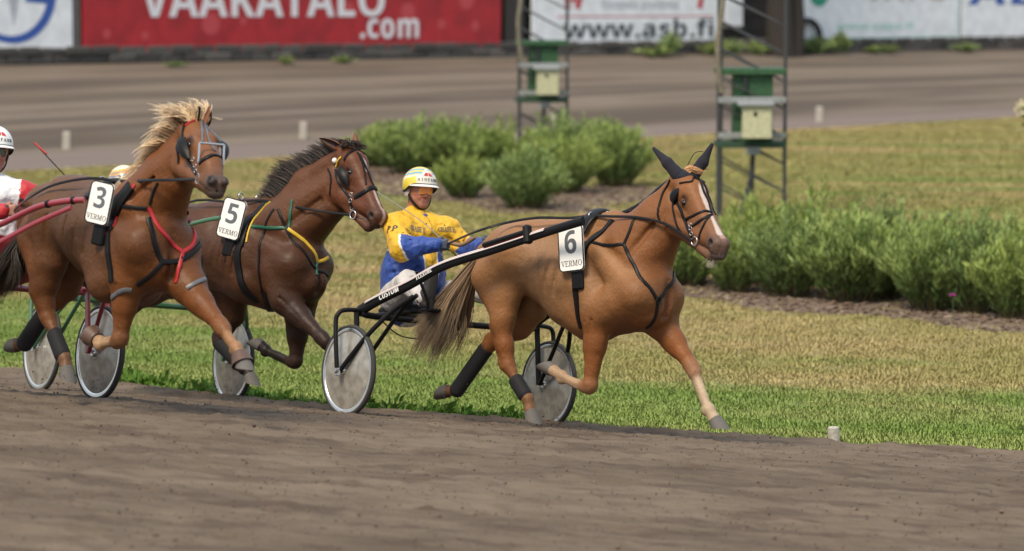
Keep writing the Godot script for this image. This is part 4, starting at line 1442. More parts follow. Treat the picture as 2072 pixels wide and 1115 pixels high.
func plant_shrubs() -> void:
	var lm := vmat(0.6)
	lm.metallic_specular = 0.3
	lm.backlight_enabled = true
	lm.backlight = Color(0.4, 0.5, 0.2)
	lm.cull_mode = BaseMaterial3D.CULL_DISABLED
	var sm := vmat(0.8)
	var kinds := []
	for k in 5: kinds.append(shrub_mesh(1.0, 1.35, 115, 40 + k * 7, 0.017, 0.1))
	rng.seed = 77
	# x, z, height, width, variant, label
	var list := [
		[1.95, -36.3, 0.72, 0.9, 0, "dark willow shrub just behind the chest of the leading horse"],
		[2.42, -35.6, 0.72, 0.75, 1, "narrow willow shrub right of the leading horse's nose"],
		[2.95, -35.2, 0.86, 1.05, 2, "bushy willow shrub second from the leading horse's nose"],
		[3.62, -34.7, 0.98, 1.25, 3, "tallest dense willow shrub, dark at its foot, in the middle of the near bed"],
		[4.02, -34.9, 0.82, 0.85, 4, "small willow shrub pressed against the tallest one's right side"],
		[4.36, -33.8, 0.92, 1.1, 0, "light green willow shrub left of the pink flower"],
		[4.8, -33.6, 0.95, 1.0, 2, "willow shrub behind the pink flower"],
		[5.12, -33.0, 0.88, 0.95, 1, "last willow shrub of the near bed at the picture's edge"],
		[5.75, -32.7, 0.9, 1.1, 3, "willow shrub just past the right end of the near bed"],
		[2.75, -36.6, 0.95, 1.1, 4, "pale willow shrub in the near bed's back row under the lattice mast"],
		[3.35, -36.4, 0.98, 1.2, 1, "willow shrub in the back row behind the tallest one"],
		[4.1, -36.0, 0.92, 1.1, 2, "pale willow shrub in the back row, third from the mast"],
		[4.75, -35.4, 0.9, 1.1, 0, "willow shrub in the back row behind the light green one"],
		[5.4, -34.9, 0.9, 1.1, 3, "rearmost willow shrub at the right end of the near bed"],
		[1.4, -37.4, 0.7, 1.0, 3, "willow shrub hidden behind the leading horse's neck"],
		[-1.62, -54.6, 0.95, 1.75, 0, "wide willow shrub directly above the second horse's head"],
		[-0.88, -54.0, 0.98, 1.4, 3, "upright willow shrub behind the yellow driver's helmet"],
		[-0.72, -49.2, 0.68, 0.95, 1, "low willow shrub just right of the yellow driver's helmet"],
		[0.2, -47.3, 0.86, 1.3, 2, "round pale willow shrub at the front of the far bed"],
		[0.75, -50.2, 0.92, 1.25, 4, "willow shrub in the middle of the far bed"],
		[1.62, -51.6, 1.0, 1.15, 0, "dark upright willow shrub at the right end of the far bed"],
		[-0.15, -54.2, 0.85, 1.35, 1, "willow shrub in the far bed's back row behind the round pale one"],
		[0.85, -54.8, 0.95, 1.4, 2, "willow shrub in the far bed's back row under the far mast"],
		[1.5, -55.2, 0.9, 1.3, 3, "rear willow shrub behind the dark upright one"],
		[-2.3, -56.5, 0.7, 1.2, 4, "leftmost willow shrub of the far bed, behind the second horse's ears"],
	]
	for a in list:
		var y := bank(a[0], a[1]) - 0.02
		var o := thing("willow_shrub", a[5], "shrub", Transform3D(Basis(Vector3.UP, rng.randf() * TAU).scaled(Vector3(a[3] / 1.15, a[2] * 1.03, a[3] / 1.15)), Vector3(a[0], y, a[1])), "willow shrubs planted in the infield beds")
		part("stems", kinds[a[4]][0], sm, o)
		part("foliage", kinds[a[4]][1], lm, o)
	# chips of bark between the shrubs
	var bm := vmat(0.9)
	bm.metallic_specular = 0.2
	var mb := MB.new()
	mb.box(Transform3D.IDENTITY, Vector3(1, 0.22, 0.45), 0.05)
	var xs := []
	var cs := []
	for i in 15000:
		var b := rng.randi() % 2
		var z := rng.randf_range(-40, -30) if b == 0 else rng.randf_range(-58, -46)
		var x := rng.randf_range(-3, 7)
		if not in_view(x, z) or bed_depth(x, z) < 0.0: continue
		var s := rng.randf_range(0.03, 0.1)
		xs.append(Transform3D(Basis.from_euler(Vector3(rng.randf_range(-0.4, 0.4), rng.randf() * TAU, rng.randf_range(-0.4, 0.4))).scaled(Vector3.ONE * s), Vector3(x, bank(x, z) + 0.012, z)))
		cs.append(Color(0.2, 0.155, 0.13).lerp(Color(0.11, 0.075, 0.055), rng.randf()) * rng.randf_range(0.7, 1.3))
	scatter("bark_mulch", "grey brown bark mulch spread under the willow shrubs", mb.mesh(), bm, xs, cs)
	# what grows among them
	var fo := thing("pink_flower", "single pink flower head standing among the near bed's shrubs", "flower", Transform3D(Basis.IDENTITY, Vector3(4.43, bank(4.43, -32.9), -32.9)))
	mb = MB.new()
	mb.col = Color(0.06, 0.12, 0.03)
	mb.tube(smooth_line([Vector3(0, 0, 0), Vector3(0.01, 0.14, 0), Vector3(0.0, 0.24, 0.02)], 4), [0.004], 5)
	part("stem", mb.mesh(), vmat(0.7), fo)
	mb = MB.new()
	var r := RandomNumberGenerator.new()
	r.seed = 3
	for i in 40:
		var a := r.randf() * TAU
		var u := Vector3(cos(a), r.randf_range(0.1, 1.2), sin(a)).normalized()
		leaf(mb, Vector3(0, 0.24, 0.02), Vector3(0, 0.24, 0.02) + u * 0.042, 0.02, Color(0.42, 0.07, 0.3), r)
	part("petals", mb.mesh(), vmat(0.6), fo)
	var bl := MB.new()
	bl.ball(Vector3(0, 0.05, 0), Vector3(0.045, 0.04, 0.045), 14)
	bl.tube([Vector3(-0.02, 0.02, 0), Vector3(-0.07, -0.02, 0.01), Vector3(-0.11, -0.03, 0.0)], [0.018, 0.014, 0.004], 6)
	var lump := part("dark_ball", bl.mesh(), mat(lin(0.012, 0.012, 0.015), 0.6), self, Transform3D(Basis.IDENTITY, Vector3(6.04, bank(6.04, -45.2), -45.2)))
	tag(lump, "small black ball lying alone on the grass beyond the near bed", "ball")
	# pale flowering plant at the right edge, in front of the far straight
	var pf := thing("flowering_plant", "cream flowering plant tip at the right edge before the far straight", "plant", Transform3D(Basis.IDENTITY, Vector3(7.62, bank(7.62, -47.0), -47.0)))
	var lo := MB.new()
	var hi := MB.new()
	var stm := MB.new()
	stm.col = Color(0.08, 0.12, 0.03)
	for i in 9:
		var top := Vector3(r.randf_range(-0.35, 0.3), r.randf_range(1.3, 2.0), r.randf_range(-0.3, 0.3))
		stm.tube(smooth_line([Vector3.ZERO, Vector3(top.x * 0.3, top.y * 0.6, top.z * 0.3), top], 4), [0.008], 5)
		for k in 60:
			var t := r.randf_range(0.3, 1.0)
			var p := Vector3(top.x * t * t, top.y * t, top.z * t * t)
			leaf(lo, p, p + Vector3(r.randf_range(-1, 1), r.randf_range(-0.2, 0.7), r.randf_range(-1, 1)).normalized() * 0.13, 0.04, Color(0.1, 0.16, 0.035) * r.randf_range(0.7, 1.3), r)
		for k in 70:
			var p := top + Vector3(r.randf_range(-1, 1), r.randf_range(-1.2, 1), r.randf_range(-1, 1)) * 0.085
			leaf(hi, p, p + Vector3(r.randf_range(-1, 1), r.randf_range(-0.2, 1), r.randf_range(-1, 1)).normalized() * 0.045, 0.03, Color(0.62, 0.56, 0.35), r)
	part("stems", stm.mesh(), vmat(0.8), pf)
	part("leaves", lo.mesh(), lm, pf)
	part("blossom", hi.mesh(), vmat(0.7), pf)

# ------------------------------------------------------------------ marker pegs, masts
func far_point(t: float, f: float) -> Vector3:
	var p := FAR_A + FAR_D * t + FAR_N * f
	return Vector3(p.x, straight_height(p.x, p.y), p.y)

func set_pegs() -> void:
	var m := mat(lin(0.62, 0.58, 0.5), 0.7)
	grained(m, "pegs", 0.03, 2.0, 0.7)
	var mb := MB.new()
	mb.lathe([Vector2(0, 0.13), Vector2(0.036, 0.13), Vector2(0.042, 0.124), Vector2(0.042, -0.12)], Transform3D.IDENTITY, 20)
	var near := part("marker_peg", mb.mesh(), m, self, Transform3D(Basis(Vector3.BACK, 0.05), Vector3(2.33, bank(2.33, -23.55) + 0.005, -23.55)))
	tag(near, "short white marker peg in the grass at the edge of the near track", "marker peg", "white pegs marking the track edge")
	mb = MB.new()
	mb.box(Transform3D(Basis.IDENTITY, Vector3(0, 0.15, 0)), Vector3(0.13, 0.38, 0.1), 0.012)
	var tall := mb.mesh()
	var where := [[136, -8.28, -61.0, "white marker peg on the far track left of the flaxen horse's head"], [615, -4.1, -64.4, "white marker peg on the far track right of the flaxen horse's head"], [1120, 0.86, -68.0, "white marker peg seen through the far lattice mast"], [1655, 6.61, -70.8, "white marker peg on the far track right of the near lattice mast"]]
	for w in where:
		var o := part("marker_peg", tall, m, self, Transform3D(Basis.from_euler(Vector3(0.03, 0.2, -0.03)), Vector3(w[1], straight_height(w[1], w[2]) - 0.02, w[2])))
		tag(o, w[3], "marker peg", "white pegs marking the track edge")

func lattice_mast(at: Vector3, turn: float, wide: float, y0: float, label: String, s: int) -> void:
	# a three-sided lattice mast; y0: the height of its lower shelf
	var o := thing("lattice_mast", label, "mast", Transform3D(Basis(Vector3.UP, turn), at), "lattice masts on the infield")
	var steel := mat(lin(0.05, 0.055, 0.06), 0.7, 0.3)
	var weathered := mat(lin(0.3, 0.27, 0.2), 0.8)
	grained(weathered, "bleached", 0.02, 1.5, 0.55)
	var h := 7.0
	var c := [Vector3(-wide / 2, 0, wide * 0.29), Vector3(wide / 2, 0, wide * 0.29), Vector3(-wide / 2 + 0.1, 0, -wide * 0.55)]
	for i in 3:
		var mb := MB.new()
		mb.box(Transform3D(Basis.IDENTITY, c[i] + Vector3(0, h / 2 - 0.1, 0)), Vector3(0.05, h, 0.05), 0.006)
		part("leg", mb.mesh(), steel, o)
	var pl := MB.new()
	pl.tube(smooth_line([Vector3(-wide / 2 + 0.04, 1.75, wide * 0.33), Vector3(-wide / 2 - 0.02, 2.4, wide * 0.35), Vector3(-wide / 2 + 0.06, 3.4, wide * 0.33), Vector3(-wide / 2 + 0.08, h, wide * 0.33)], 5), [0.04], 7)
	part("wooden_pole", pl.mesh(), weathered, o)
	var step := 0.38
	var bays := int(h / step)
	for f in 3:
		var a: Vector3 = c[f]
		var b: Vector3 = c[(f + 1) % 3]
		for k in bays:
			var mb := MB.new()
			var p := a + Vector3(0, k * step + (0.44 if f == 0 else 0.0), 0)
			var q := b + Vector3(0, k * step + (0.0 if f == 0 else 0.44), 0)
			if f == 2:
				p = b + Vector3(0, k * step, 0)
				q = a + Vector3(0, k * step + 0.42, 0)
			mb.tube([p, q], [0.013], 5)
			part("brace", mb.mesh(), steel, o)
	# green box with shelves and a pale nest box before it
	var green := mat(lin(0.035, 0.13, 0.05), 0.6)
	grained(green, "oldpaint", 0.025, 1.3, 0.6)
	var dark := mat(lin(0.02, 0.055, 0.03), 0.7)
	var grey := mat(lin(0.32, 0.35, 0.36), 0.7)
	grained(grey, "greyboard", 0.02, 1.8, 0.7)
	var mb := MB.new()
	mb.box(Transform3D(Basis.IDENTITY, Vector3(0.03, y0 + 0.5, -0.02)), Vector3(wide * 0.58, 0.96, wide * 0.5), 0.01)
	part("green_cabinet", mb.mesh(), green, o)
	for k in 2:
		mb = MB.new()
		mb.box(Transform3D(Basis.IDENTITY, Vector3(0, y0 + 1.01 * k, 0.0)), Vector3(wide * 1.04, 0.085, wide * 0.66), 0.008)
		part("green_shelf", mb.mesh(), green if k == 1 else dark, o)
	for k in 2:
		mb = MB.new()
		mb.box(Transform3D(Basis.IDENTITY, Vector3(0, y0 + 0.13 + 0.49 * k, wide * 0.34)), Vector3(wide * 1.02, 0.085, 0.03), 0.006)
		part("grey_board", mb.mesh(), grey, o)
	var cream := mat(lin(0.55, 0.55, 0.36), 0.7)
	grained(cream, "cream", 0.02, 1.6, 0.8)
	var nb := part("nest_box", null, cream, o)
	mb = MB.new()
	var bz := wide * 0.34 + 0.17
	mb.box(Transform3D(Basis.IDENTITY, Vector3(0.05, y0 + 0.335, bz)), Vector3(wide * 0.43, 0.46, 0.26), 0.008)
	nb.mesh = mb.mesh()
	mb = MB.new()
	mb.box(Transform3D(Basis(Vector3.RIGHT, 0.12), Vector3(0.03, y0 + 0.585, bz + 0.01)), Vector3(wide * 0.54, 0.035, 0.34), 0.005)
	part("lid", mb.mesh(), grey, nb)
	mb = MB.new()
	mb.lathe([Vector2(0, 0.004), Vector2(0.03, 0.004), Vector2(0.032, -0.002)], Transform3D(Basis(Vector3.RIGHT, PI / 2), Vector3(0.02, y0 + 0.44, bz + 0.131)), 16)
	part("entrance_hole", mb.mesh(), mat(lin(0.01, 0.01, 0.01), 0.9), nb)
	mb = MB.new()
	mb.box(Transform3D(Basis.IDENTITY, Vector3(0.02, y0 - 0.08, wide * 0.36)), Vector3(0.2, 0.11, 0.03), 0.006)
	part("grey_plate", mb.mesh(), grey, o)
	mb = MB.new()
	mb.box(Transform3D(Basis.IDENTITY, Vector3(-0.09, y0 + 0.87, wide * 0.27)), Vector3(0.055, 0.26, 0.04), 0.006)
	part("latch", mb.mesh(), mat(lin(0.015, 0.016, 0.02), 0.6), o)
	mb = MB.new()
	mb.tube(smooth_line([Vector3(0.04, y0 - 0.1, 0.1), Vector3(0.0, y0 - 0.5, 0.14), Vector3(-0.16, y0 - 1.0, 0.2), Vector3(-0.28, -0.03, 0.3)], 5), [0.035], 7)
	part("cable", mb.mesh(), mat(lin(0.03, 0.035, 0.045), 0.7), o)
	mb = MB.new()
	mb.tube([Vector3(0.06, y0 - 0.05, 0.02), Vector3(0.03, -0.03, 0.02)], [0.02], 7)
	part("conduit", mb.mesh(), steel, o)

# ------------------------------------------------------------------ the fence
func fence_frame(t: float, out := 0.0) -> Transform3D:
	# on the fence line, facing the track
	var p := FAR_A + FAR_D * t + FAR_N * (STRAIGHT - out)
	var g := far_point(t, STRAIGHT).y
	var x := Vector3(FAR_D.x, 0, FAR_D.y)
	return Transform3D(Basis(x, Vector3.UP, x.cross(Vector3.UP)), Vector3(p.x, g, p.y))

func base_y(t: float) -> float:
	return far_point(t, STRAIGHT).y

func banner(called: String, label: String, t0: float, t1: float, low: float, m: Material, frame_m: Material) -> Node3D:
	var tm := (t0 + t1) / 2
	var xf := fence_frame(tm, 0.22)
	xf.origin.y = 0.0
	# the boards follow the fall of the ground along the fence
	var fall := (base_y(t1) - base_y(t0)) / (t1 - t0)
	xf.basis = xf.basis * Basis(Vector3.BACK, atan(fall))
	xf.origin.y = base_y(tm) + low
	var o := thing(called, label, "banner", xf)
	var w := t1 - t0
	var mb := MB.new()
	mb.box(Transform3D(Basis.IDENTITY, Vector3(0, 1.4, 0)), Vector3(w, 2.8, 0.05), 0.008)
	part("panel", mb.mesh(), m, o)
	mb = MB.new()
	mb.box(Transform3D(Basis.IDENTITY, Vector3(0, -0.03, 0.005)), Vector3(w + 0.04, 0.05, 0.07), 0.008)
	part("bottom_rail", mb.mesh(), frame_m, o)
	return o

func build_fence() -> void:
	var wall := mat(lin(0.055, 0.05, 0.05), 0.9)
	grained(wall, "wallboards", 0.02, 0.9, 0.6)
	bumpy(wall, "wallrough", 0.04, 1.2, 0.6)
	var stone := []
	for k in 3:
		var sm := mat(lin(0.1 + 0.03 * k, 0.095 + 0.028 * k, 0.09 + 0.025 * k), 0.95)
		grained(sm, "blocks%d" % k, 0.03, 1.2, 0.5)
		bumpy(sm, "wallrough", 0.04, 1.5, 0.8)
		stone.append(sm)
	var post := mat(lin(0.17, 0.165, 0.16), 0.9)
	grained(post, "posts", 0.03, 1.2, 0.6)
	# wall of upright dark panels over a course of rough blocks
	var o := thing("fence_wall", "long dark fence wall behind the far straight that carries the banners", "fence", fence_frame(0.0))
	o.transform.origin.y = 0.0
	rng.seed = 4
	var tb := [rng.randf()]
	for k in 26:
		var t := -2.0 + k * 2.4
		var y := base_y(t + 1.2)
		var mb := MB.new()
		mb.box(Transform3D(Basis.IDENTITY, Vector3(t + 1.2, y + 2.0, -0.06 - 0.02 * (k % 2))), Vector3(2.38, 4.0, 0.12), 0.01)
		part("wall_panel", mb.mesh(), wall, o)
		for j in 9:
			mb = MB.new()
			mb.box(Transform3D(Basis.IDENTITY, Vector3(t + 1.2, y + 0.3 + 0.42 * j, 0.012)), Vector3(2.34, 0.39, 0.04), 0.012)
			part("plank", mb.mesh(), wall, o)
	var meshes := []
	for k in 4:
		var mb := MB.new()
		mb.box(Transform3D.IDENTITY, Vector3(0.56 + 0.06 * k, 0.19, 0.3), 0.03)
		meshes.append(mb.mesh())
	var t := -2.0
	while t < 60.0:
		var k := rng.randi() % 4
		var w := 0.56 + 0.06 * k
		for row in 2:
			part("block", meshes[k], stone[rng.randi() % 3], o, Transform3D(Basis.from_euler(Vector3(rng.randf_range(-0.04, 0.04), rng.randf_range(-0.03, 0.03), rng.randf_range(-0.02, 0.02))), Vector3(t + w / 2 + row * 0.3, base_y(t) + 0.07 + row * 0.2, 0.12 + rng.randf_range(-0.02, 0.03))))
		t += w + 0.02
	# banners
	var red := mat(lin(0.43, 0.014, 0.024), 0.45)
	grained(red, "redvinyl", 0.006, 0.35, 0.78)
	var white := mat(lin(0.82, 0.86, 0.9), 0.5)
	grained(white, "whitevinyl", 0.01, 0.4, 0.9)
	var ink := mat(lin(0.68, 0.68, 0.72), 0.5)
	var blue := mat(lin(0.03, 0.09, 0.36), 0.5)
	var dark := mat(lin(0.03, 0.04, 0.05), 0.6)
	var redink := mat(lin(0.45, 0.02, 0.03), 0.5)
	var grey := mat(lin(0.35, 0.37, 0.42), 0.6)
	var teal := mat(lin(0.02, 0.28, 0.18), 0.5)
	var pale_teal := mat(lin(0.35, 0.6, 0.52), 0.5)
	var T := func(px: float) -> float: return px_t(px)
	var b := banner("logo_banner", "white banner with part of a blue ring emblem at the left edge", 5.6, T.call(137), 0.31, white, post)
	var w: float = T.call(137) - 5.6
	var ring := MB.new()
	var cx: float = w / 2 - (T.call(137) - T.call(18))
	for i in 40:
		var a0 := PI * 0.93 + i * PI * 1.12 / 40
		var a1 := a0 + PI * 1.12 / 40
		var wd := func(a: float) -> float: return 0.1 + 0.13 * (0.5 - 0.5 * cos((a - PI * 0.93) / 1.12))
		var p := []
		for q in [[a0, 0], [a1, 0], [a1, 1], [a0, 1]]:
			var rr: float = 1.12 - (wd.call(q[0]) if q[1] else 0.0)
			p.append(Vector3(cx + cos(q[0]) * rr, 1.26 + sin(q[0]) * rr, 0.031))
		ring.face(p, Vector3(0, 0, 1))
	part("ring_emblem", ring.mesh(), blue, b)
	var bar := MB.new()
	bar.face([Vector3(cx + 0.3, 1.05, 0.032), Vector3(cx + 1.0, 0.98, 0.032), Vector3(cx + 1.15, 1.25, 0.032), Vector3(cx + 0.35, 1.2, 0.032)], Vector3(0, 0, 1))
	part("emblem_bar", bar.mesh(), blue, b)
	var cone := MB.new()
	for i in 7:
		var y := 0.55 + i * 0.11
		var hw := 0.02 + i * 0.022
		cone.face([Vector3(cx - hw, y, 0.033), Vector3(cx + hw, y + 0.02, 0.033), Vector3(cx + hw * 1.1, y + 0.09, 0.033), Vector3(cx - hw * 1.1, y + 0.07, 0.033)], Vector3(0, 0, 1))
	part("emblem_tip", cone.mesh(), grey, b)
	# red banner
	var t0: float = T.call(157)
	var t1: float = T.call(1000)
	b = banner("red_banner", "long red banner lettered VAAKATALO .com on the far fence", t0, t1, 0.22, red, post)
	var mid := (t0 + t1) / 2
	var a0: float = T.call(274)
	var a1: float = T.call(765)
	lettering(b, "VAAKATALO", "Droid Sans", true, 0.82, Transform3D(Basis.IDENTITY, Vector3((a0 + a1) / 2 - mid, 1.2, 0.03)), ink, a1 - a0, 0.004)
	a0 = T.call(716)
	a1 = T.call(834)
	lettering(b, ".com", "Droid Sans", true, 0.48, Transform3D(Basis.IDENTITY, Vector3((a0 + a1) / 2 - mid, 0.5, 0.03)), ink, a1 - a0, 0.004)
	for q in [[205, 0.42, 0.22], [282, 0.37, 0.2], [415, 0.62, 0.5], [690, 0.95, 0.4], [812, 0.9, 0.45], [880, 0.6, 0.26], [948, 0.55, 0.26], [930, 1.2, 0.5], [480, 0.7, 0.2], [560, 1.4, 0.4]]:
		var mb := MB.new()
		mb.lathe([Vector2(0, 0.001), Vector2(q[2] / 2, 0.001)], Transform3D(Basis(Vector3.RIGHT, PI / 2), Vector3(T.call(q[0]) - mid, q[1], 0.0275)), 24)
		part("pale_dot", mb.mesh(), mat(lin(0.44, 0.05, 0.06), 0.5), b)
	# asb banner
	t0 = T.call(1063)
	t1 = T.call(1438)
	b = banner("web_banner", "white banner lettered www.asb.fi behind the far lattice mast", t0, t1, 0.3, white, post)
	mid = (t0 + t1) / 2
	a0 = T.call(1125)
	a1 = T.call(1428)
	lettering(b, "www.asb.fi", "Droid Sans", true, 0.5, Transform3D(Basis.IDENTITY, Vector3((a0 + a1) / 2 - mid, 0.38, 0.03)), dark, a1 - a0)
	var line := MB.new()
	line.box(Transform3D(Basis.IDENTITY, Vector3(T.call(1275) - mid, 0.69, 0.028)), Vector3(T.call(1430) - T.call(1115), 0.03, 0.006))
	part("red_line", line.mesh(), redink, b)
	a0 = T.call(1203)
	a1 = T.call(1358)
	lettering(b, "Suomen puolesta", "Droid Serif", false, 0.28, Transform3D(Basis.IDENTITY, Vector3((a0 + a1) / 2 - mid, 0.98, 0.03)), grey, a1 - a0)
	for q in [1132, 1148, 1160, 1405]:
		line = MB.new()
		var lean := 0.25 if q == 1405 else (-0.1 if q == 1132 else 0.3)
		line.box(Transform3D(Basis(Vector3.BACK, -lean), Vector3(T.call(q) - mid, 1.25 if q != 1148 else 1.3, 0.03)), Vector3(0.17, 0.75 if q != 1148 else 0.5, 0.006))
		part("red_stroke", line.mesh(), redink, b)
	# small white board, then vapo banner, then the last one
	b = banner("white_board", "small blank white board beside the near lattice mast's pole", T.call(1452), T.call(1488), 0.72, white, post)
	t0 = T.call(1588)
	t1 = T.call(1926)
	b = banner("green_banner", "white banner with a green disc lettered www.vapo.fi", t0, t1, 0.27, white, post)
	mid = (t0 + t1) / 2
	a0 = T.call(1677)
	a1 = T.call(1832)
	lettering(b, "www.vapo.fi", "Droid Sans", true, 0.24, Transform3D(Basis.IDENTITY, Vector3((a0 + a1) / 2 - mid, 0.4, 0.03)), pale_teal, a1 - a0)
	var disc := MB.new()
	disc.lathe([Vector2(0, 0.004), Vector2(0.4, 0.004), Vector2(0.4, 0)], Transform3D(Basis(Vector3.RIGHT, PI / 2), Vector3(T.call(1641) - mid, 1.35, 0.027)), 40)
	part("green_disc", disc.mesh(), teal, b)
	a0 = T.call(1730)
	a1 = T.call(1900)
	lettering(b, "VAPO", "Droid Sans", true, 0.5, Transform3D(Basis.IDENTITY, Vector3((a0 + a1) / 2 - mid, 1.36, 0.03)), mat(lin(0.5, 0.42, 0.36), 0.6), a1 - a0)
	for q in [[0.1, 0.025], [0.75, 0.0]]:
		if q[1] > 0:
			line = MB.new()
			line.box(Transform3D(Basis.IDENTITY, Vector3(0.15, q[0], 0.028)), Vector3((t1 - t0) * 0.9, q[1], 0.006))
			part("green_line", line.mesh(), pale_teal, b)
	line = MB.new()
	line.box(Transform3D(Basis.IDENTITY, Vector3((t1 - t0) / 2 - 0.1, 1.0, 0.028)), Vector3(0.03, 1.9, 0.006))
	part("green_line", line.mesh(), pale_teal, b)
	t0 = T.call(1930)
	t1 = T.call(2072) + 4.0
	b = banner("blue_letter_banner", "white banner with blue letters cut off by the top right corner", t0, t1, 0.27, white, post)
	mid = (t0 + t1) / 2
	lettering(b, "AB", "Droid Sans", true, 0.75, Transform3D(Basis(Vector3.RIGHT, Vector3(0.25, 1, 0), Vector3.BACK), Vector3(T.call(2018) - mid, 1.38, 0.03)), blue, T.call(2085) - T.call(1942))
	# posts between the banners
	for q in [147, 1031]:
		var xf := fence_frame(T.call(q), 0.12)
		var mb := MB.new()
		var pw := 0.2 if q == 147 else 0.6
		mb.box(Transform3D(Basis.IDENTITY, Vector3(0, 1.6, 0)), Vector3(pw, 3.4, 0.2), 0.02)
		tag(part("fence_post", mb.mesh(), post if q == 147 else wall, self, xf), "grey fence post between the ring emblem banner and the red one" if q == 147 else "broad dark fence pier between the red banner and the www.asb.fi banner", "post")
	# trunk and leaning tyre in front of the gap
	var bark := mat(lin(0.075, 0.062, 0.055), 0.95)
	grained(bark, "bark", 0.05, 1.5, 0.45)
	bumpy(bark, "barkrough", 0.06, 1.5, 1.2)
	var xf := fence_frame(T.call(1527), 0.9)
	xf.origin.y = far_point(T.call(1527), STRAIGHT - 0.9).y
	var tree := thing("old_tree", "thick dark tree trunk standing before the gap in the fence", "tree", xf)
	var mb := MB.new()
	mb.tube(smooth_line([Vector3(0, -0.1, 0), Vector3(0.02, 0.35, 0), Vector3(0.0, 1.5, 0), Vector3(0.05, 3.6, 0.05), Vector3(0.1, 6.0, 0.0)], 5), smooth_vals([0.5, 0.38, 0.34, 0.3, 0.2], 5), 18)
	part("trunk", mb.mesh(), bark, tree)
	mb = MB.new()
	mb.tube(smooth_line([Vector3(0.42, -0.05, 0.1), Vector3(0.5, 0.8, 0.12), Vector3(0.46, 2.4, 0.1), Vector3(0.9, 4.6, 0.1)], 5), smooth_vals([0.28, 0.24, 0.2, 0.1], 5), 12)
	part("second_trunk", mb.mesh(), bark, tree)
	var cr := MB.new()
	var r := RandomNumberGenerator.new()
	r.seed = 19
	for i in 70:
		var cc := Vector3(r.randfn(0, 1.3), 6.2 + r.randfn(0, 0.9), r.randfn(0, 1.2))
		for k in 40:
			var p := cc + Vector3(r.randfn(0, 0.35), r.randfn(0, 0.3), r.randfn(0, 0.35))
			leaf(cr, p, p + Vector3(r.randf_range(-1, 1), r.randf_range(-0.6, 0.6), r.randf_range(-1, 1)).normalized() * 0.16, 0.09, Color(0.05, 0.1, 0.025) * r.randf_range(0.7, 1.4), r)
	part("crown", cr.mesh(), vmat(0.7), tree)
	xf = fence_frame(T.call(1612), 0.45)
	xf.origin.y = far_point(T.call(1612), STRAIGHT - 0.45).y
	mb = MB.new()
	mb.torus(Transform3D(Basis.from_euler(Vector3(PI / 2 - 0.2, 0, 0)), Vector3(0, 0.48, 0)), 0.4, 0.085, 40, 10)
	tag(part("leaning_tyre", mb.mesh(), mat(lin(0.015, 0.015, 0.018), 0.8), self, xf), "black tyre leaning on the fence under the green disc", "tyre")
	# weeds along the foot of the fence
	var wm := vmat(0.8)
	wm.cull_mode = BaseMaterial3D.CULL_DISABLED
	var kinds := []
	for k in 3: kinds.append(shrub_mesh(0.5, 0.8, 26, 90 + k, 0.04, 0.11)[1])
	var weeds := [[1312, 0.75, 0.75, "bushy green weed at the foot of the www.asb.fi banner"], [1285, 0.3, 1.3, "low green weeds creeping below the www.asb.fi banner"], [1405, 0.45, 1.0, "dull green weeds left of the near mast's wooden pole"], [1440, 0.5, 0.8, "green weeds at the foot of the small white board"], [1490, 0.4, 0.9, "weeds at the left foot of the old tree trunk"], [1560, 0.7, 0.7, "dark weeds at the right foot of the old tree trunk"], [1608, 0.55, 1.2, "olive weeds under the leaning tyre"], [1655, 0.65, 1.0, "tall olive weeds below the green disc"], [1740, 0.25, 1.3, "thin weeds below the www.vapo.fi banner"], [1910, 0.3, 1.0, "thin weeds where the two right banners meet"], [655, 0.18, 0.7, "thin weeds below the middle of the red banner"], [540, 0.22, 0.5, "tuft of weeds below the letters of the red banner"], [320, 0.12, 0.7, "low weeds below the left part of the red banner"]]
	for k in weeds.size():
		var q: Array = weeds[k]
		xf = fence_frame(T.call(q[0]), 0.75)
		xf.origin.y = far_point(T.call(q[0]), STRAIGHT - 0.75).y
		xf.basis = xf.basis * Basis(Vector3.UP, k * 1.3).scaled(Vector3(q[2] * 1.25, q[1] * 1.6, q[2] * 1.0))
		tag(part("weed_clump", kinds[k % 3], wm, self, xf), q[3], "weeds", "weeds along the foot of the fence")

func px_t(px: float) -> float:
	# metres along the fence of the board joints, read off the photograph
	var k := (px - 1036.0) / 6650.0
	# point (x, z) on the fence line with x = -z * k
	var o := FAR_A + FAR_N * STRAIGHT
	return (-o.y * k * 1.0 - o.x) / (FAR_D.x + FAR_D.y * k)

# ------------------------------------------------------------------ sulkies
func frame_of(at: Array) -> Transform3D:
	return Transform3D(Basis(at[0], at[1], at[2]), at[3])

func mirrored(p: Array) -> Array:
	return p.map(func(q): return q * Vector3(1, 1, -1))

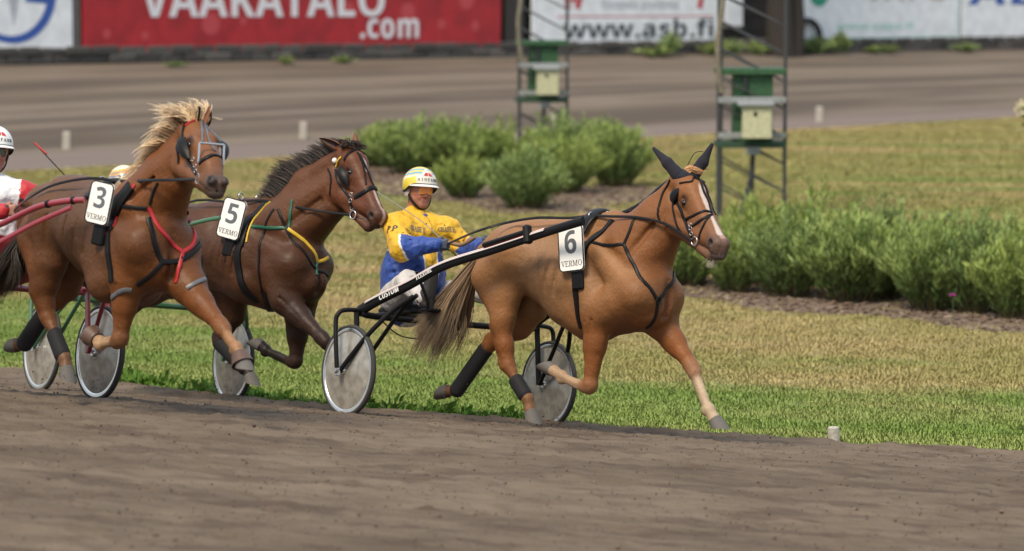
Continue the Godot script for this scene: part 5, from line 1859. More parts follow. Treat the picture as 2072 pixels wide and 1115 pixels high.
func build_wheel(parent: Node3D, R: float, half: float, side: float, M: Dictionary) -> void:
	var hub := Vector3(0, R, half * side)
	var ax := Basis(Vector3.RIGHT, PI / 2)
	var k := R / 0.325
	var wheel := Node3D.new()
	wheel.name = "wheel" if side > 0 else "wheel_001"
	parent.add_child(wheel)
	wheel.position = hub
	var mb := MB.new()
	mb.torus(Transform3D(ax, Vector3.ZERO), 0.3095 * k, 0.0165, 72, 12, 1.15)
	part("tyre", mb.mesh(), M.tyre, wheel)
	mb = MB.new()
	for s in [1.0, -1.0]:
		mb.lathe([Vector2(0.304 * k, 0.014 * s), Vector2(0.297 * k, 0.0165 * s), Vector2(0.282 * k, 0.016 * s), Vector2(0.277 * k, 0.0115 * s), Vector2(0.272 * k, 0.0105 * s)], Transform3D(ax, Vector3.ZERO), 72)
	part("rim", mb.mesh(), M.alloy, wheel)
	mb = MB.new()
	for s in [1.0, -1.0]:
		mb.lathe([Vector2(0.274 * k, 0.0105 * s), Vector2(0.266 * k, 0.012 * s), Vector2(0.15 * k, 0.026 * s), Vector2(0.05 * k, 0.0385 * s), Vector2(0.045 * k, 0.041 * s), Vector2(0.03, 0.042 * s)], Transform3D(ax, Vector3.ZERO), 72)
	part("disc", mb.mesh(), M.disc, wheel)
	mb = MB.new()
	mb.lathe([Vector2(0, 0.062), Vector2(0.022, 0.062), Vector2(0.028, 0.055), Vector2(0.03, 0.03), Vector2(0.03, -0.03), Vector2(0.028, -0.055), Vector2(0.022, -0.062), Vector2(0, -0.062)], Transform3D(ax, Vector3.ZERO), 24)
	part("hub", mb.mesh(), M.alloy, wheel)

func build_sulky(called: String, label: String, at: Array, half: float, R: float, paint: Material, shaft: Array, upper: Array, M: Dictionary, slim := 1.0) -> Node3D:
	var o := thing(called, label, "sulky", frame_of(at), "two-wheeled racing sulkies")
	var dy := R - 0.325
	for s in [1.0, -1.0]:
		build_wheel(o, R, half, s, M)
		var z := Vector3(1, 1, s)
		var arch := MB.new()
		var a := half
		pipe(arch, [Vector3(-0.015, R - 0.02, a + 0.085) * z, Vector3(-0.045, 0.47 + dy, a + 0.088) * z, Vector3(-0.085, 0.66 + dy, a + 0.08) * z, Vector3(-0.084, 0.715 + dy, a + 0.068) * z, Vector3(-0.078, 0.745 + dy, a + 0.035) * z, Vector3(-0.07, 0.755 + dy, a - 0.04) * z, Vector3(-0.062, 0.757 + dy, a - 0.15) * z], [0.0165], 10, 5)
		part("arch_tube", arch.mesh(), paint, o)
		var inner := MB.new()
		inner.box(Transform3D(Basis(Vector3(1, 0.0, 0), Vector3(-0.16, 1, 0).normalized(), Vector3.BACK), Vector3(-0.045, 0.535 + dy, (a - 0.085) * s)), Vector3(0.05, 0.44, 0.022), 0.006)
		part("inner_fork", inner.mesh(), paint, o)
		var end := MB.new()
		end.box(Transform3D(Basis.IDENTITY, Vector3(-0.005, R - 0.012, (a + 0.085) * s)), Vector3(0.05, 0.06, 0.018), 0.006)
		end.lathe([Vector2(0, 0.02), Vector2(0.014, 0.02), Vector2(0.016, 0.0)], Transform3D(Basis(Vector3.RIGHT, PI / 2 * s), Vector3(0, R, (a + 0.095) * s)), 10)
		part("axle_end", end.mesh(), M.steel, o)
		var stay := MB.new()
		pipe(stay, [Vector3(0.0, R - 0.01, a + 0.08) * z, Vector3(0.196, 0.574 + dy, a - 0.0) * z, Vector3(0.34, 0.76 + dy, a - 0.1) * z, Vector3(0.47, 0.87 + dy, a - 0.18) * z], [0.0175], 10, 6)
		part("stay", stay.mesh(), paint, o)
		stay = MB.new()
		pipe(stay, [Vector3(0.0, R, a - 0.085) * z, Vector3(0.2, 0.58 + dy, a - 0.13) * z, Vector3(0.36, 0.78 + dy, a - 0.17) * z, Vector3(0.49, 0.88 + dy, a - 0.195) * z], [0.016], 10, 6)
		part("stay", stay.mesh(), paint, o)
		# shaft
		var line := smooth_line(shaft.map(func(q): return q * z), 6)
		var sm := MB.new()
		var rad := []
		for i in line.size():
			rad.append(lerpf(0.043, 0.031, clampf(float(i) / line.size() * 1.4, 0, 1)) * slim)
		sm.tube(line, rad, 14, true, null, 0.62, Vector3(0, 0, 1))
		var sh := part("shaft", sm.mesh(), paint, o)
		if slim == 1.0:
			var lit := MB.new()
			var rib := line.map(func(q): return q + Vector3(-0.006, 0.0, 0.0))
			for band in [[0.0125, 0.03, M.white], [0.021, 0.006, M.redline]]:
				var b := MB.new()
				var pts := []
				var nn := []
				for i in range(4, line.size() - 6):
					var t: Vector3 = (line[i + 1] - line[i - 1]).normalized()
					var out: Vector3 = (Vector3.UP * 0.7 + Vector3(0, 0, s) * 0.71)
					out = (out - t * t.dot(out)).normalized()
					nn.append(out)
					pts.append(line[i] + out * (rad[i] * 0.76 + 0.003))
				b.strap(pts, nn, band[1], 0.0022 if band[1] > 0.01 else 0.0032)
				part("stripe", b.mesh(), band[2], sh)
		if upper.size():
			var um := MB.new()
			pipe(um, upper.map(func(q): return q * z), [0.0195], 10, 6)
			part("upper_shaft", um.mesh(), paint, o)
			for q in [0.75, 0.92]:
				var cl := MB.new()
				var l2 := smooth_line(upper.map(func(w): return w * z), 6)
				var i := int((l2.size() - 2) * q)
				cl.tube([l2[i], l2[i + 1].lerp(l2[i], 0.4)], [0.025], 12)
				part("clamp", cl.mesh(), M.black, o)
	# cross bar, seat, foot rests, cables
	var bar := MB.new()
	pipe(bar, [Vector3(-0.06, 0.745 + dy, half - 0.12), Vector3(-0.045, 0.722 + dy, half - 0.22), Vector3(-0.03, 0.718 + dy, 0), Vector3(-0.045, 0.722 + dy, -half + 0.22), Vector3(-0.06, 0.745 + dy, -half + 0.12)], [0.024], 10, 5)
	part("cross_bar", bar.mesh(), paint, o)
	var seat := MB.new()
	seat.box(Transform3D(Basis(Vector3.BACK, 0.1), Vector3(-0.38, 0.765 + dy, 0.06)), Vector3(0.46, 0.035, 0.46), 0.012)
	part("seat", seat.mesh(), M.black, o)
	seat = MB.new()
	seat.box(Transform3D(Basis(Vector3.BACK, 0.1), Vector3(-0.4, 0.795 + dy, 0.06)), Vector3(0.4, 0.05, 0.42), 0.02)
	part("cushion", seat.mesh(), M.cushion, o)
	for s in [1.0, -1.0]:
		var br := MB.new()
		pipe(br, [Vector3(-0.03, 0.718 + dy, 0.14 * s + 0.06), Vector3(-0.2, 0.735 + dy, 0.16 * s + 0.06), Vector3(-0.52, 0.745 + dy, 0.17 * s + 0.06)], [0.014], 8, 4)
		part("seat_bracket", br.mesh(), paint, o)
		var fr := MB.new()
		pipe(fr, [Vector3(0.33, 1.05, s * 0.6), Vector3(0.34, 0.86, s * 0.5), Vector3(0.325, 0.79, s * 0.47), Vector3(0.315, 0.79, s * 0.37)], [0.012], 8, 5)
		part("foot_rest", fr.mesh(), M.black, o)
		fr = MB.new()
		fr.box(Transform3D(Basis.IDENTITY, Vector3(0.3, 0.79, s * 0.42)), Vector3(0.1, 0.022, 0.13), 0.006)
		part("foot_plate", fr.mesh(), M.black, o)
	var cb := MB.new()
	cb.tube(smooth_line([Vector3(-0.05, 0.7 + dy, half - 0.28), Vector3(0.0, 0.6 + dy, half - 0.42), Vector3(0.0, 0.6 + dy, half - 0.62), Vector3(-0.05, 0.7 + dy, 0.2)], 6), [0.005], 6)
	part("cable", cb.mesh(), M.black, o)
	return o

# ------------------------------------------------------------------ tack
func lay_strap(F: Field, pts: Array, width: float, off := 0.004) -> MB:
	var mb := MB.new()
	var line := smooth_line(pts, 5)
	var p := []
	var nn := []
	for q in line:
		var s := F.snap(q, off)
		p.append(s)
		nn.append(F.grad(s))
	# even out the normals so the strap lies flat
	for r in 2:
		var n2 := nn.duplicate()
		for i in nn.size(): n2[i] = (nn[maxi(i - 1, 0)] + nn[i] * 2.0 + nn[mini(i + 1, nn.size() - 1)]).normalized()
		nn = n2
	mb.strap(p, nn, width, 0.0045 if width < 0.05 else 0.007)
	return mb

func tack(root: Node3D, F: Field, list: Array, M: Dictionary, turn := Transform3D.IDENTITY) -> void:
	var back := turn.affine_inverse()
	for s in list:
		part(s[0], lay_strap(F, s[4], s[2]).mesh(), M[s[1]], root)
		if s[3]: part(s[0], lay_strap(F, s[4].map(func(q): return turn * ((back * q) * Vector3(1, 1, -1))), s[2]).mesh(), M[s[1]], root)

func buckle(root: Node3D, p: Vector3, d: Vector3, size: float, m: Material, called := "buckle") -> void:
	var mb := MB.new()
	var x := Transform3D(Basis.looking_at(d, Vector3.UP) * Basis(Vector3.RIGHT, PI / 2), p)
	mb.torus(x, size, size * 0.2, 18, 6)
	part(called, mb.mesh(), m, root)

func number_plate(root: Node3D, digit: String, at: Vector3, tilt: float, yaw: float, w: float, h: float, M: Dictionary) -> void:
	# a rounded white plate hung at the saddle, facing the horse's right
	var xf := Transform3D(Basis(Vector3.UP, yaw) * Basis(Vector3.BACK, tilt), at)
	var mb := MB.new()
	var ring := func(gx: float, z: float) -> Array:
		var out := []
		var r := 0.03
		for c in 4:
			var cx: float = (w / 2 - gx - r) * [1, -1, -1, 1][c]
			var cy: float = (h / 2 - gx - r) * [1, 1, -1, -1][c]
			for k in 6:
				var a: float = PI / 2 * c + PI / 2 * k / 5.0
				out.append(xf * Vector3(cx + cos(a) * r, cy + sin(a) * r, z))
		return out
	var layers: Array = [ring.call(0.0, -0.006), ring.call(0.0, 0.003), ring.call(0.004, 0.006)]
	for l in 2:
		for i in 24:
			var j := (i + 1) % 24
			var c0: Vector3 = xf * Vector3.ZERO
			var q := [layers[l][i], layers[l][j], layers[l + 1][j], layers[l + 1][i]]
			mb.face(q, ((q[0] + q[2]) * 0.5 - c0).normalized())
	mb.face(layers[2], xf.basis.z)
	mb.face(layers[0], -xf.basis.z)
	var plate := part("number_plate", mb.mesh(), M.plate, root)
	var rim := MB.new()
	var loop: Array = ring.call(0.003, 0.0055)
	loop.append(loop[0])
	loop.append(loop[1])
	rim.tube(loop, [0.0042], 6, false)
	part("rim", rim.mesh(), M.black, plate)
	lettering(plate, digit, "Droid Sans", true, h * 0.5, Transform3D(xf.basis, xf * Vector3(0.0, h * 0.13, 0.006)), M.numeral, w * 0.47, 0.0015, "numeral")
	lettering(plate, "VERMO", "Droid Serif", false, h * 0.125, Transform3D(xf.basis, xf * Vector3(0.0, -h * 0.33, 0.006)), M.ink, w * 0.84, 0.0015)
	mb = MB.new()
	mb.box(xf * Transform3D(Basis.IDENTITY, Vector3(0.02, -h * 0.5 - 0.06, -0.03)), Vector3(0.09, 0.13, 0.035), 0.012)
	part("plate_pocket", mb.mesh(), M.black, root)

func blinker(root: Node3D, c: Vector3, up: Vector3, out: Vector3, h: float, w: float, m: Material) -> void:
	# a cupped leather eye shield standing off the cheek
	var mb := MB.new()
	var sd := up.cross(out).normalized()
	for shell in 2:
		var first := mb.v.size()
		for i in 7:
			var t := lerpf(-1, 1, i / 6.0)
			var ww := w * sqrt(maxf(1.0 - t * t * 0.96, 0.02))
			for k in 7:
				var u := lerpf(-1, 1, k / 6.0)
				var p := c + up * t * h + sd * u * ww * 0.55 + out * (ww * (0.55 - 0.5 * u * u) - 0.25 * h * t * t - shell * 0.006)
				var nn := (out + sd * u * 0.7 + up * t * 0.6).normalized()
				mb.vert(p, nn if shell == 0 else -nn)
		for i in 6:
			for k in 6:
				mb.quad(first + i * 7 + k, first + i * 7 + k + 1, first + i * 7 + k + 8, first + i * 7 + k + 7)
	part("blinker", mb.mesh(), m, root)

# ------------------------------------------------------------------ drivers
func head_field(H: Transform3D, skin: Color) -> Field:
	var F := Field.new()
	var X := func(x: float, y: float, z: float) -> Vector3: return H * Vector3(x, y, z)
	var lipc := Color(skin.r * 0.8, skin.g * 0.5, skin.b * 0.5)
	F.cap(X.call(-0.03, 0.035, 0), X.call(0.015, 0.04, 0), 0.09, 0.085, skin, 0.03)
	F.cap(X.call(0.01, 0.0, 0), X.call(0.02, -0.045, 0), 0.078, 0.064, skin, 0.03)
	for s in [1.0, -1.0]:
		F.cap(X.call(0.0, -0.035, 0.045 * s), X.call(0.05, -0.082, 0.022 * s), 0.032, 0.026, skin, 0.025)
		F.cap(X.call(0.06, -0.02, 0.036 * s), X.call(0.066, -0.04, 0.03 * s), 0.024, 0.022, skin, 0.02)
		F.cap(X.call(0.072, 0.022, 0.03 * s), X.call(0.078, 0.026, 0.008 * s), 0.014, 0.012, skin, 0.015)
		F.cap(X.call(-0.01, 0.01, 0.08 * s), X.call(-0.018, -0.028, 0.078 * s), 0.013, 0.009, skin, 0.01)
		F.cap(X.call(-0.026, 0.018, 0.088 * s), X.call(-0.022, -0.012, 0.086 * s), 0.009, 0.006, skin, 0.008)
		F.cap(X.call(0.083, 0.008, 0.032 * s), X.call(0.083, 0.007, 0.026 * s), 0.011, 0.011, skin, 0.008, true)
		F.cap(X.call(0.071, 0.008, 0.031 * s), X.call(0.071, 0.008, 0.029 * s), 0.0125, 0.0125, Color(0.5, 0.45, 0.42), 0.003)
		F.cap(X.call(0.094, -0.036, 0.012 * s), X.call(0.09, -0.035, 0.014 * s), 0.009, 0.008, skin, 0.008)
	F.cap(X.call(0.084, 0.014, 0), X.call(0.104, -0.03, 0), 0.011, 0.0135, skin, 0.012)
	F.cap(X.call(0.084, -0.062, 0.02), X.call(0.084, -0.062, -0.02), 0.0085, 0.0085, lipc, 0.008)
	F.cap(X.call(0.083, -0.073, 0.016), X.call(0.083, -0.073, -0.016), 0.009, 0.009, lipc, 0.008)
	F.cap(X.call(0.098, -0.067, 0.02), X.call(0.098, -0.067, -0.02), 0.0025, 0.0025, lipc, 0.004, true)
	F.cap(X.call(0.066, -0.1, 0.01), X.call(0.066, -0.1, -0.01), 0.025, 0.025, skin, 0.02)
	F.cap(X.call(-0.035, -0.02, 0), X.call(-0.05, -0.2, 0), 0.06, 0.068, skin, 0.03)
	return F

func hand_field(w: Vector3, dir: Vector3, palm_n: Vector3, side: Vector3, col: Color) -> Field:
	# a fist closed on the rein; w: wrist, dir: along the palm, palm_n: out of the palm, side: towards the thumb
	var F := Field.new()
	F.cap(w - dir * 0.05, w + dir * 0.02, 0.031, 0.029, col, 0.02)
	for i in 4:
		var o := side * (0.027 - 0.018 * i)
		var k := w + dir * (0.085 - 0.004 * i) + o
		F.cap(w + dir * 0.02 + o * 0.7, k, 0.02, 0.0125, col, 0.014)
		var l: float = [0.038, 0.042, 0.039, 0.031][i]
		var a := k + (dir * 0.35 + palm_n).normalized() * l
		F.cap(k, a, 0.0115, 0.0105, col, 0.005)
		var b := a + (-dir + palm_n * 0.35).normalized() * l * 0.75
		F.cap(a, b, 0.0105, 0.0095, col, 0.004)
		F.cap(b, b + (-dir * 0.5 - palm_n).normalized() * 0.02, 0.0095, 0.0085, col, 0.004)
	var th := w + dir * 0.015 + side * 0.03
	var t1 := th + (dir * 0.8 + side * 0.55 + palm_n * 0.5).normalized() * 0.042
	F.cap(w + dir * 0.01 + side * 0.015, th, 0.019, 0.016, col, 0.012)
	F.cap(th, t1, 0.014, 0.0125, col, 0.006)
	F.cap(t1, t1 + (dir * 0.45 - side * 0.35 + palm_n * 0.85).normalized() * 0.034, 0.0125, 0.0105, col, 0.005)
	return F

func build_driver(called: String, label: String, at: Array, shift: Vector3, L: Dictionary, M: Dictionary) -> Node3D:
	var P := {}
	for k in DRIVER_6: P[k] = DRIVER_6[k]
	var o := thing(called, label, "person", frame_of(at) * Transform3D(Basis.IDENTITY, shift), "drivers seated on the sulkies")
	var zc := 0.09
	var skin: Color = L.skin
	var H := Transform3D(Basis(Vector3.UP, -0.12) * Basis(Vector3.BACK, -0.04), P.head + Vector3(0.0, -0.055, 0.0))
	var pel := Vector3(-0.52, 0.885, zc)
	var chest := Vector3(-0.45, 1.3, zc)
	var belly := Vector3(-0.44, 1.06, zc)
	var hipR := Vector3(-0.46, 0.88, zc + 0.13)
	var hipL := Vector3(-0.46, 0.88, zc - 0.13)
	var knR := Vector3(-0.1, 0.985, 0.36)
	var knL := Vector3(-0.1, 0.985, -0.24)
	var ftR := Vector3(0.21, 0.87, 0.43)
	var ftL := Vector3(0.21, 0.87, -0.35)
	var wrR: Vector3 = P.haR + Vector3(-0.05, -0.01, 0.055)
	var wrL: Vector3 = P.haL + Vector3(-0.07, -0.02, -0.02)
	# the body under the clothes: head, trunk, limbs and hands in one mesh
	var body := MB.new()
	head_field(H, skin).into(body, 0.0042, func(p, n, c): return face_tint(H.affine_inverse() * p, c))
	var B := Field.new()
	B.cap(pel, chest, 0.14, 0.13, skin, 0.05)
	B.cap(P.shR, P.shL, 0.06, 0.06, skin, 0.05)
	B.cap(chest, P.neck + Vector3(0, -0.02, 0), 0.12, 0.06, skin, 0.05)
	for s in [["shR", "elR", wrR], ["shL", "elL", wrL]]:
		B.cap(P[s[0]], P[s[1]], 0.05, 0.042, skin, 0.03)
		B.cap(P[s[1]], s[2], 0.042, 0.028, skin, 0.03)
	for s in [[hipR, knR, ftR], [hipL, knL, ftL]]:
		B.cap(s[0], s[1], 0.085, 0.06, skin, 0.04)
		B.cap(s[1], s[2], 0.055, 0.04, skin, 0.03)
	B.into(body, 0.022, plain_tint)
	for s in [[wrR, P.haR, 1.0], [wrL, P.haL, -1.0]]:
		var d: Vector3 = (s[1] - s[0]).normalized()
		var up := (Vector3.UP - d * d.y).normalized()
		hand_field(s[0], d, up.cross(d) * s[2] * 0.9 + Vector3(0, -0.25, 0), up, L.glove).into(body, 0.0042, plain_tint)
	var sk := vmat(0.55)
	sk.subsurf_scatter_enabled = true
	sk.subsurf_scatter_strength = 0.08
	part("body", body.mesh(), sk, o)
	# jacket
	var J := Field.new()
	var w := Color.WHITE
	J.cap(pel + Vector3(0.02, -0.02, 0), belly, 0.19, 0.222, Color(1, 0, 0), 0.06)
	J.cap(belly + Vector3(0.05, 0, 0), belly + Vector3(0.04, 0.05, 0), 0.185, 0.18, Color(1, 0, 0), 0.06)
	J.cap(belly, chest, 0.218, 0.188, Color(1, 0, 0), 0.06)
	J.cap(chest + Vector3(0.02, 0.03, 0.07), chest + Vector3(0.02, 0.03, -0.07), 0.145, 0.145, Color(1, 0, 0), 0.06)
	J.cap(P.shR, P.shL, 0.078, 0.078, Color(1, 0, 0), 0.07)
	for k in ["shR", "shL"]: J.cap(P[k].lerp(P.neck, 0.15), P.neck + Vector3(-0.01, -0.015, 0), 0.06, 0.068, Color(1, 0, 0), 0.06)
	J.cap(chest + Vector3(0, 0.1, 0), P.neck + Vector3(-0.005, -0.03, 0), 0.1, 0.07, Color(1, 0, 0), 0.05)
	for s in [["shR", "elR", wrR, 1.0], ["shL", "elL", wrL, -1.0]]:
		var a: Vector3 = P[s[0]]
		var e: Vector3 = P[s[1]]
		var q: Vector3 = s[2]
		J.cap(a, e, 0.09, 0.092, Color(0, 1, 0), 0.06)
		J.cap(e, q, 0.088, 0.055, Color(0, 0, 1), 0.035)
		# creases at the elbow and along the sleeve
		var d := (e - a).normalized()
		var f := (q - e).normalized()
		for k in 4:
			var c := a.lerp(e, 0.35 + 0.18 * k)
			var sd := d.cross(f).normalized()
			J.cap(c + f * 0.075 - sd * 0.07, c + f * 0.07 + sd * 0.075 + d * 0.035, 0.006, 0.004, w, 0.02, true)
		for k in 4:
			var c := e.lerp(q, 0.15 + 0.22 * k)
			J.cap(c - d * 0.07 + Vector3(0, 0, 0.06), c - d * 0.05 - Vector3(0, 0, 0.06) + f * 0.02, 0.005, 0.004, w, 0.018, true)
	for k in 5:
		var y := 0.98 + k * 0.075
		var tw := 0.02 * sin(k * 2.3)
		J.cap(Vector3(-0.42 + tw, y, zc + 0.235), Vector3(-0.23, y + 0.03 - 0.02 * k + tw, zc + 0.1), 0.008, 0.006, w, 0.025, true)
	J.cap(P.shR + Vector3(0.09, -0.07, -0.02), P.shR + Vector3(0.07, -0.22, -0.02), 0.01, 0.008, w, 0.03, true)
	J.cap(P.shL + Vector3(0.09, -0.07, 0.02), P.shL + Vector3(0.07, -0.22, 0.02), 0.01, 0.008, w, 0.03, true)
	var jm := MB.new()
	J.amp = 0.016
	J.wave = 420.0
	J.noise = n_mid
	J.into(jm, 0.0085, L.jacket)
	var cloth := vmat(0.6)
	cloth.rim_enabled = true
	cloth.rim = 0.2
	bumpy(cloth, "cloth", 0.02, 2.6, 0.5)
	var jacket := part("jacket", jm.mesh(), cloth, o)
	var co := MB.new()
	var nk: Vector3 = P.neck
	var loop := []
	for i in 25:
		var a := TAU * i / 24
		loop.append(nk + Vector3(0.012 + cos(a) * 0.078, 0.002 - 0.026 * cos(a), sin(a) * 0.076))
	co.tube(loop, [0.024], 8, false)
	part("collar", co.mesh(), L.collar, jacket)
	# trousers and boots
	var T := Field.new()
	T.cap(pel + Vector3(-0.02, -0.01, 0.05), pel + Vector3(-0.02, -0.01, -0.05), 0.135, 0.135, w, 0.05)
	for s in [[hipR, knR, ftR, 1.0], [hipL, knL, ftL, -1.0]]:
		var shin: Vector3 = s[2] - s[1]
		T.cap(s[0], s[1], 0.115, 0.086, w, 0.05)
		T.cap(s[1], s[2], 0.084, 0.062, w, 0.035)
		for k in 3: T.cap(s[1] + shin * (0.2 + 0.25 * k) + Vector3(0.03, 0.07, 0.05), s[1] + shin * (0.3 + 0.25 * k) + Vector3(-0.02, 0.05, -0.06), 0.008, 0.006, w, 0.02, true)
		for k in 3: T.cap(s[0].lerp(s[1], 0.45 + 0.17 * k) + Vector3(0, 0.11, 0.06), s[0].lerp(s[1], 0.5 + 0.17 * k) + Vector3(0, 0.09, -0.08), 0.008, 0.006, w, 0.025, true)
	var tm := MB.new()
	T.amp = 0.014
	T.wave = 420.0
	T.noise = n_mid
	T.into(tm, 0.0105, func(p, n, c): return L.trousers * (0.92 + 0.1 * sin(p.x * 40.0 + p.y * 30.0)))
	part("trousers", tm.mesh(), cloth, o)
	for s in [[ftR, 0.43], [ftL, -0.35]]:
		var z: float = s[1]
		var Fb := Field.new()
		var heel := Vector3(0.245, 0.835, z)
		var toe := Vector3(0.275, 1.07, z + 0.0)
		var bc := Color(0.028, 0.027, 0.028)
		Fb.cap(s[0], heel + Vector3(-0.02, 0.05, 0), 0.062, 0.05, bc, 0.03)
		Fb.cap(heel, heel + Vector3(0.0, 0.09, 0), 0.042, 0.038, bc, 0.03)
		Fb.cap(heel + Vector3(0.0, 0.06, 0.008), toe + Vector3(0, 0, 0.008), 0.036, 0.032, bc, 0.03)
		Fb.cap(heel + Vector3(0.0, 0.06, -0.008), toe + Vector3(0, 0, -0.008), 0.036, 0.032, bc, 0.03)
		Fb.cap(heel + Vector3(0.066, -0.05, 0), toe + Vector3(0.07, 0.06, 0), 0.03, 0.03, bc, 0.006, true)
		var bm := MB.new()
		Fb.into(bm, 0.007, plain_tint)
		var boot := part("boot", bm.mesh(), vmat(0.65), o)
		var so := MB.new()
		so.tube([heel + Vector3(0.037, -0.03, 0), heel + Vector3(0.037, 0.05, 0), heel.lerp(toe, 0.6) + Vector3(0.039, 0, 0), toe + Vector3(0.037, 0.025, 0)], [0.034, 0.032, 0.041, 0.03], 14, true, null, 0.22, Vector3(1, 0, 0))
		part("sole", so.mesh(), M.rubber, boot)
	# helmet
	var hel := MB.new()
	var hc: Transform3D = H * Transform3D(Basis(Vector3.BACK, 0.06), Vector3(-0.012, 0.047, 0))
	var R := Vector3(0.139, 0.132, 0.124)
	var rows := 22
	var seg := 56
	var j := hel.v.size()
	for i in rows + 1:
		for k in seg + 1:
			var a := TAU * k / seg
			var fr := cos(a)
			var end := lerpf(112.0, 92.0, smoothstep(-0.1, 0.75, fr))
			var t := deg_to_rad(end) * i / rows
			var d := Vector3(sin(t) * fr, cos(t), sin(t) * sin(a))
			hel.vert(hc * (d * R), (hc.basis * (d / R)).normalized(), L.helmet.call(d))
	for i in rows:
		for k in seg:
			var q := j + i * (seg + 1) + k
			hel.quad(q, q + 1, q + seg + 2, q + seg + 1)
	var hm := vmat(0.25)
	hm.clearcoat_enabled = true
	hm.clearcoat = 0.6
	var helmet := part("helmet", hel.mesh(), hm, o)
	var edge := []
	for k in 57:
		var a := TAU * k / 56
		var end := deg_to_rad(lerpf(112.0, 92.0, smoothstep(-0.1, 0.75, cos(a))))
		edge.append(hc * (Vector3(sin(end) * cos(a), cos(end), sin(end) * sin(a)) * R * 0.995))
	var em := MB.new()
	em.tube(edge, [0.0065], 6, false)
	part("edge_trim", em.mesh(), M.black, helmet)
	var vi := MB.new()
	for layer in 2:
		var first := vi.v.size()
		for i in 5:
			for k in 21:
				var a := lerpf(-1.15, 1.15, k / 20.0)
				var ext := 0.048 * cos(a * 1.25) * i / 4.0
				var p := Vector3(cos(a) * (R.x - 0.004), -0.004, sin(a) * (R.z - 0.002)) + Vector3(ext, -0.012 * i / 4.0 - 0.14 * ext - 0.035 * ext * absf(sin(a)), ext * sin(a) * 0.4)
				p.y += 0.0035 if layer == 0 else -0.0035
				vi.vert(hc * p, hc.basis * Vector3(0.1, 1.0 if layer == 0 else -1.0, 0))
		for i in 4:
			for k in 20:
				var q := first + i * 21 + k
				vi.quad(q, q + 1, q + 22, q + 21)
	var rimp := []
	for k in 21:
		var a := lerpf(-1.15, 1.15, k / 20.0)
		var ext := 0.048 * cos(a * 1.25)
		rimp.append(hc * (Vector3(cos(a) * (R.x - 0.004), -0.004, sin(a) * (R.z - 0.002)) + Vector3(ext, -0.012 - 0.14 * ext - 0.035 * ext * absf(sin(a)), ext * sin(a) * 0.4)))
	vi.tube(rimp, [0.0042], 6, true)
	part("visor", vi.mesh(), M.white, helmet)
	# the name on the helmet's front and its red emblem
	var HF := Field.new()
	HF.cap(hc * Vector3(0.006, 0, 0), hc * Vector3(-0.006, 0, 0), 0.13, 0.13)
	var fx := func(az: float, el: float) -> Transform3D:
		var d := Vector3(cos(az) * cos(el), sin(el), sin(az) * cos(el))
		var z: Vector3 = (hc.basis * (d / R)).normalized()
		var x := (hc.basis * Vector3.UP).cross(z).normalized()
		return Transform3D(Basis(x, z.cross(x), z), hc * (d * R * 1.004))
	var word := "BIOFARM"
	for i in word.length():
		var az := lerpf(0.62, -0.62, i / 6.0)
		lettering(helmet, word[i], "Droid Serif", true, 0.021, fx.call(az, 0.24), L.name_ink, 0.0, 0.001)
	var mk := MB.new()
	var q0: Transform3D = fx.call(0.0, 0.56)
	for s in [-1.0, 1.0]:
		var fan := [q0 * Vector3(0.003 * s, -0.013, 0.0015)]
		for k in 8:
			var a: float = PI / 2 - s * k / 7.0 * PI / 2
			fan.append(q0 * Vector3(cos(a) * 0.03 + 0.003 * s, sin(a) * 0.028 - 0.013, 0.0015 - 0.004 * absf(cos(a))))
		mk.face(fan, q0.basis.z)
	part("red_emblem", mk.mesh(), M.redline, helmet)
	# goggles, ear pads and chin strap
	var gl := MB.new()
	for layer in 2:
		var first := gl.v.size()
		for i in 7:
			for k in 25:
				var a := lerpf(-1.25, 1.25, k / 24.0)
				var y := lerpf(-0.028, 0.03, i / 6.0) + (0.008 * exp(-a * a * 30.0) * (1.0 - i / 6.0)) + 0.006
				var rr := 0.098 + 0.01 * cos(a * 2.0) - layer * 0.003
				gl.vert(H * Vector3(cos(a) * rr + 0.001, y, sin(a) * rr * 0.86), H.basis * Vector3(cos(a), 0.05, sin(a)) * (1.0 if layer == 0 else -1.0))
		for i in 6:
			for k in 24:
				var q := first + i * 25 + k
				gl.quad(q, q + 1, q + 26, q + 25)
	var gg := part("goggles", gl.mesh(), L.lens, o)
	var gr := MB.new()
	var fr2 := []
	for k in 25:
		var a := lerpf(-1.5, 1.5, k / 24.0)
		fr2.append(H * Vector3(cos(a) * (0.095 + 0.01 * cos(a * 2.0)), 0.034, sin(a) * (0.095 + 0.01 * cos(a * 2.0)) * 0.87))
	gr.tube(fr2, [0.004], 6)
	part("frame", gr.mesh(), M.black, gg)
	for s in [1.0, -1.0]:
		var ep := MB.new()
		ep.ball(H * Vector3(-0.022, -0.005, 0.094 * s), Vector3(0.034, 0.048, 0.014), 14, H.basis)
		part("ear_pad", ep.mesh(), L.pad, helmet)
		var cs := MB.new()
		cs.tube(smooth_line([H * Vector3(0.0, -0.02, 0.096 * s), H * Vector3(0.03, -0.075, 0.075 * s), H * Vector3(0.055, -0.115, 0.04 * s), H * Vector3(0.066, -0.128, 0.0)], 5), [0.009], 8, true, null, 0.5)
		part("chin_strap", cs.mesh(), M.black, helmet)
	if L.has("text"):
		for t in L.text:
			var q: Vector3 = t[1]
			var z: Vector3 = J.grad(J.snap(q))
			var x: Vector3 = Vector3.UP.cross(z).normalized()
			var xf := Transform3D(Basis(x, z.cross(x), z) * Basis(Vector3.BACK, t[4]), J.snap(q))
			lettering(jacket, t[0], t[5], t[6], t[2], xf, t[7], t[3], 0.0012 + (t[8] if t.size() > 8 else 0.0), "lettering", J, -0.0005)
	return o

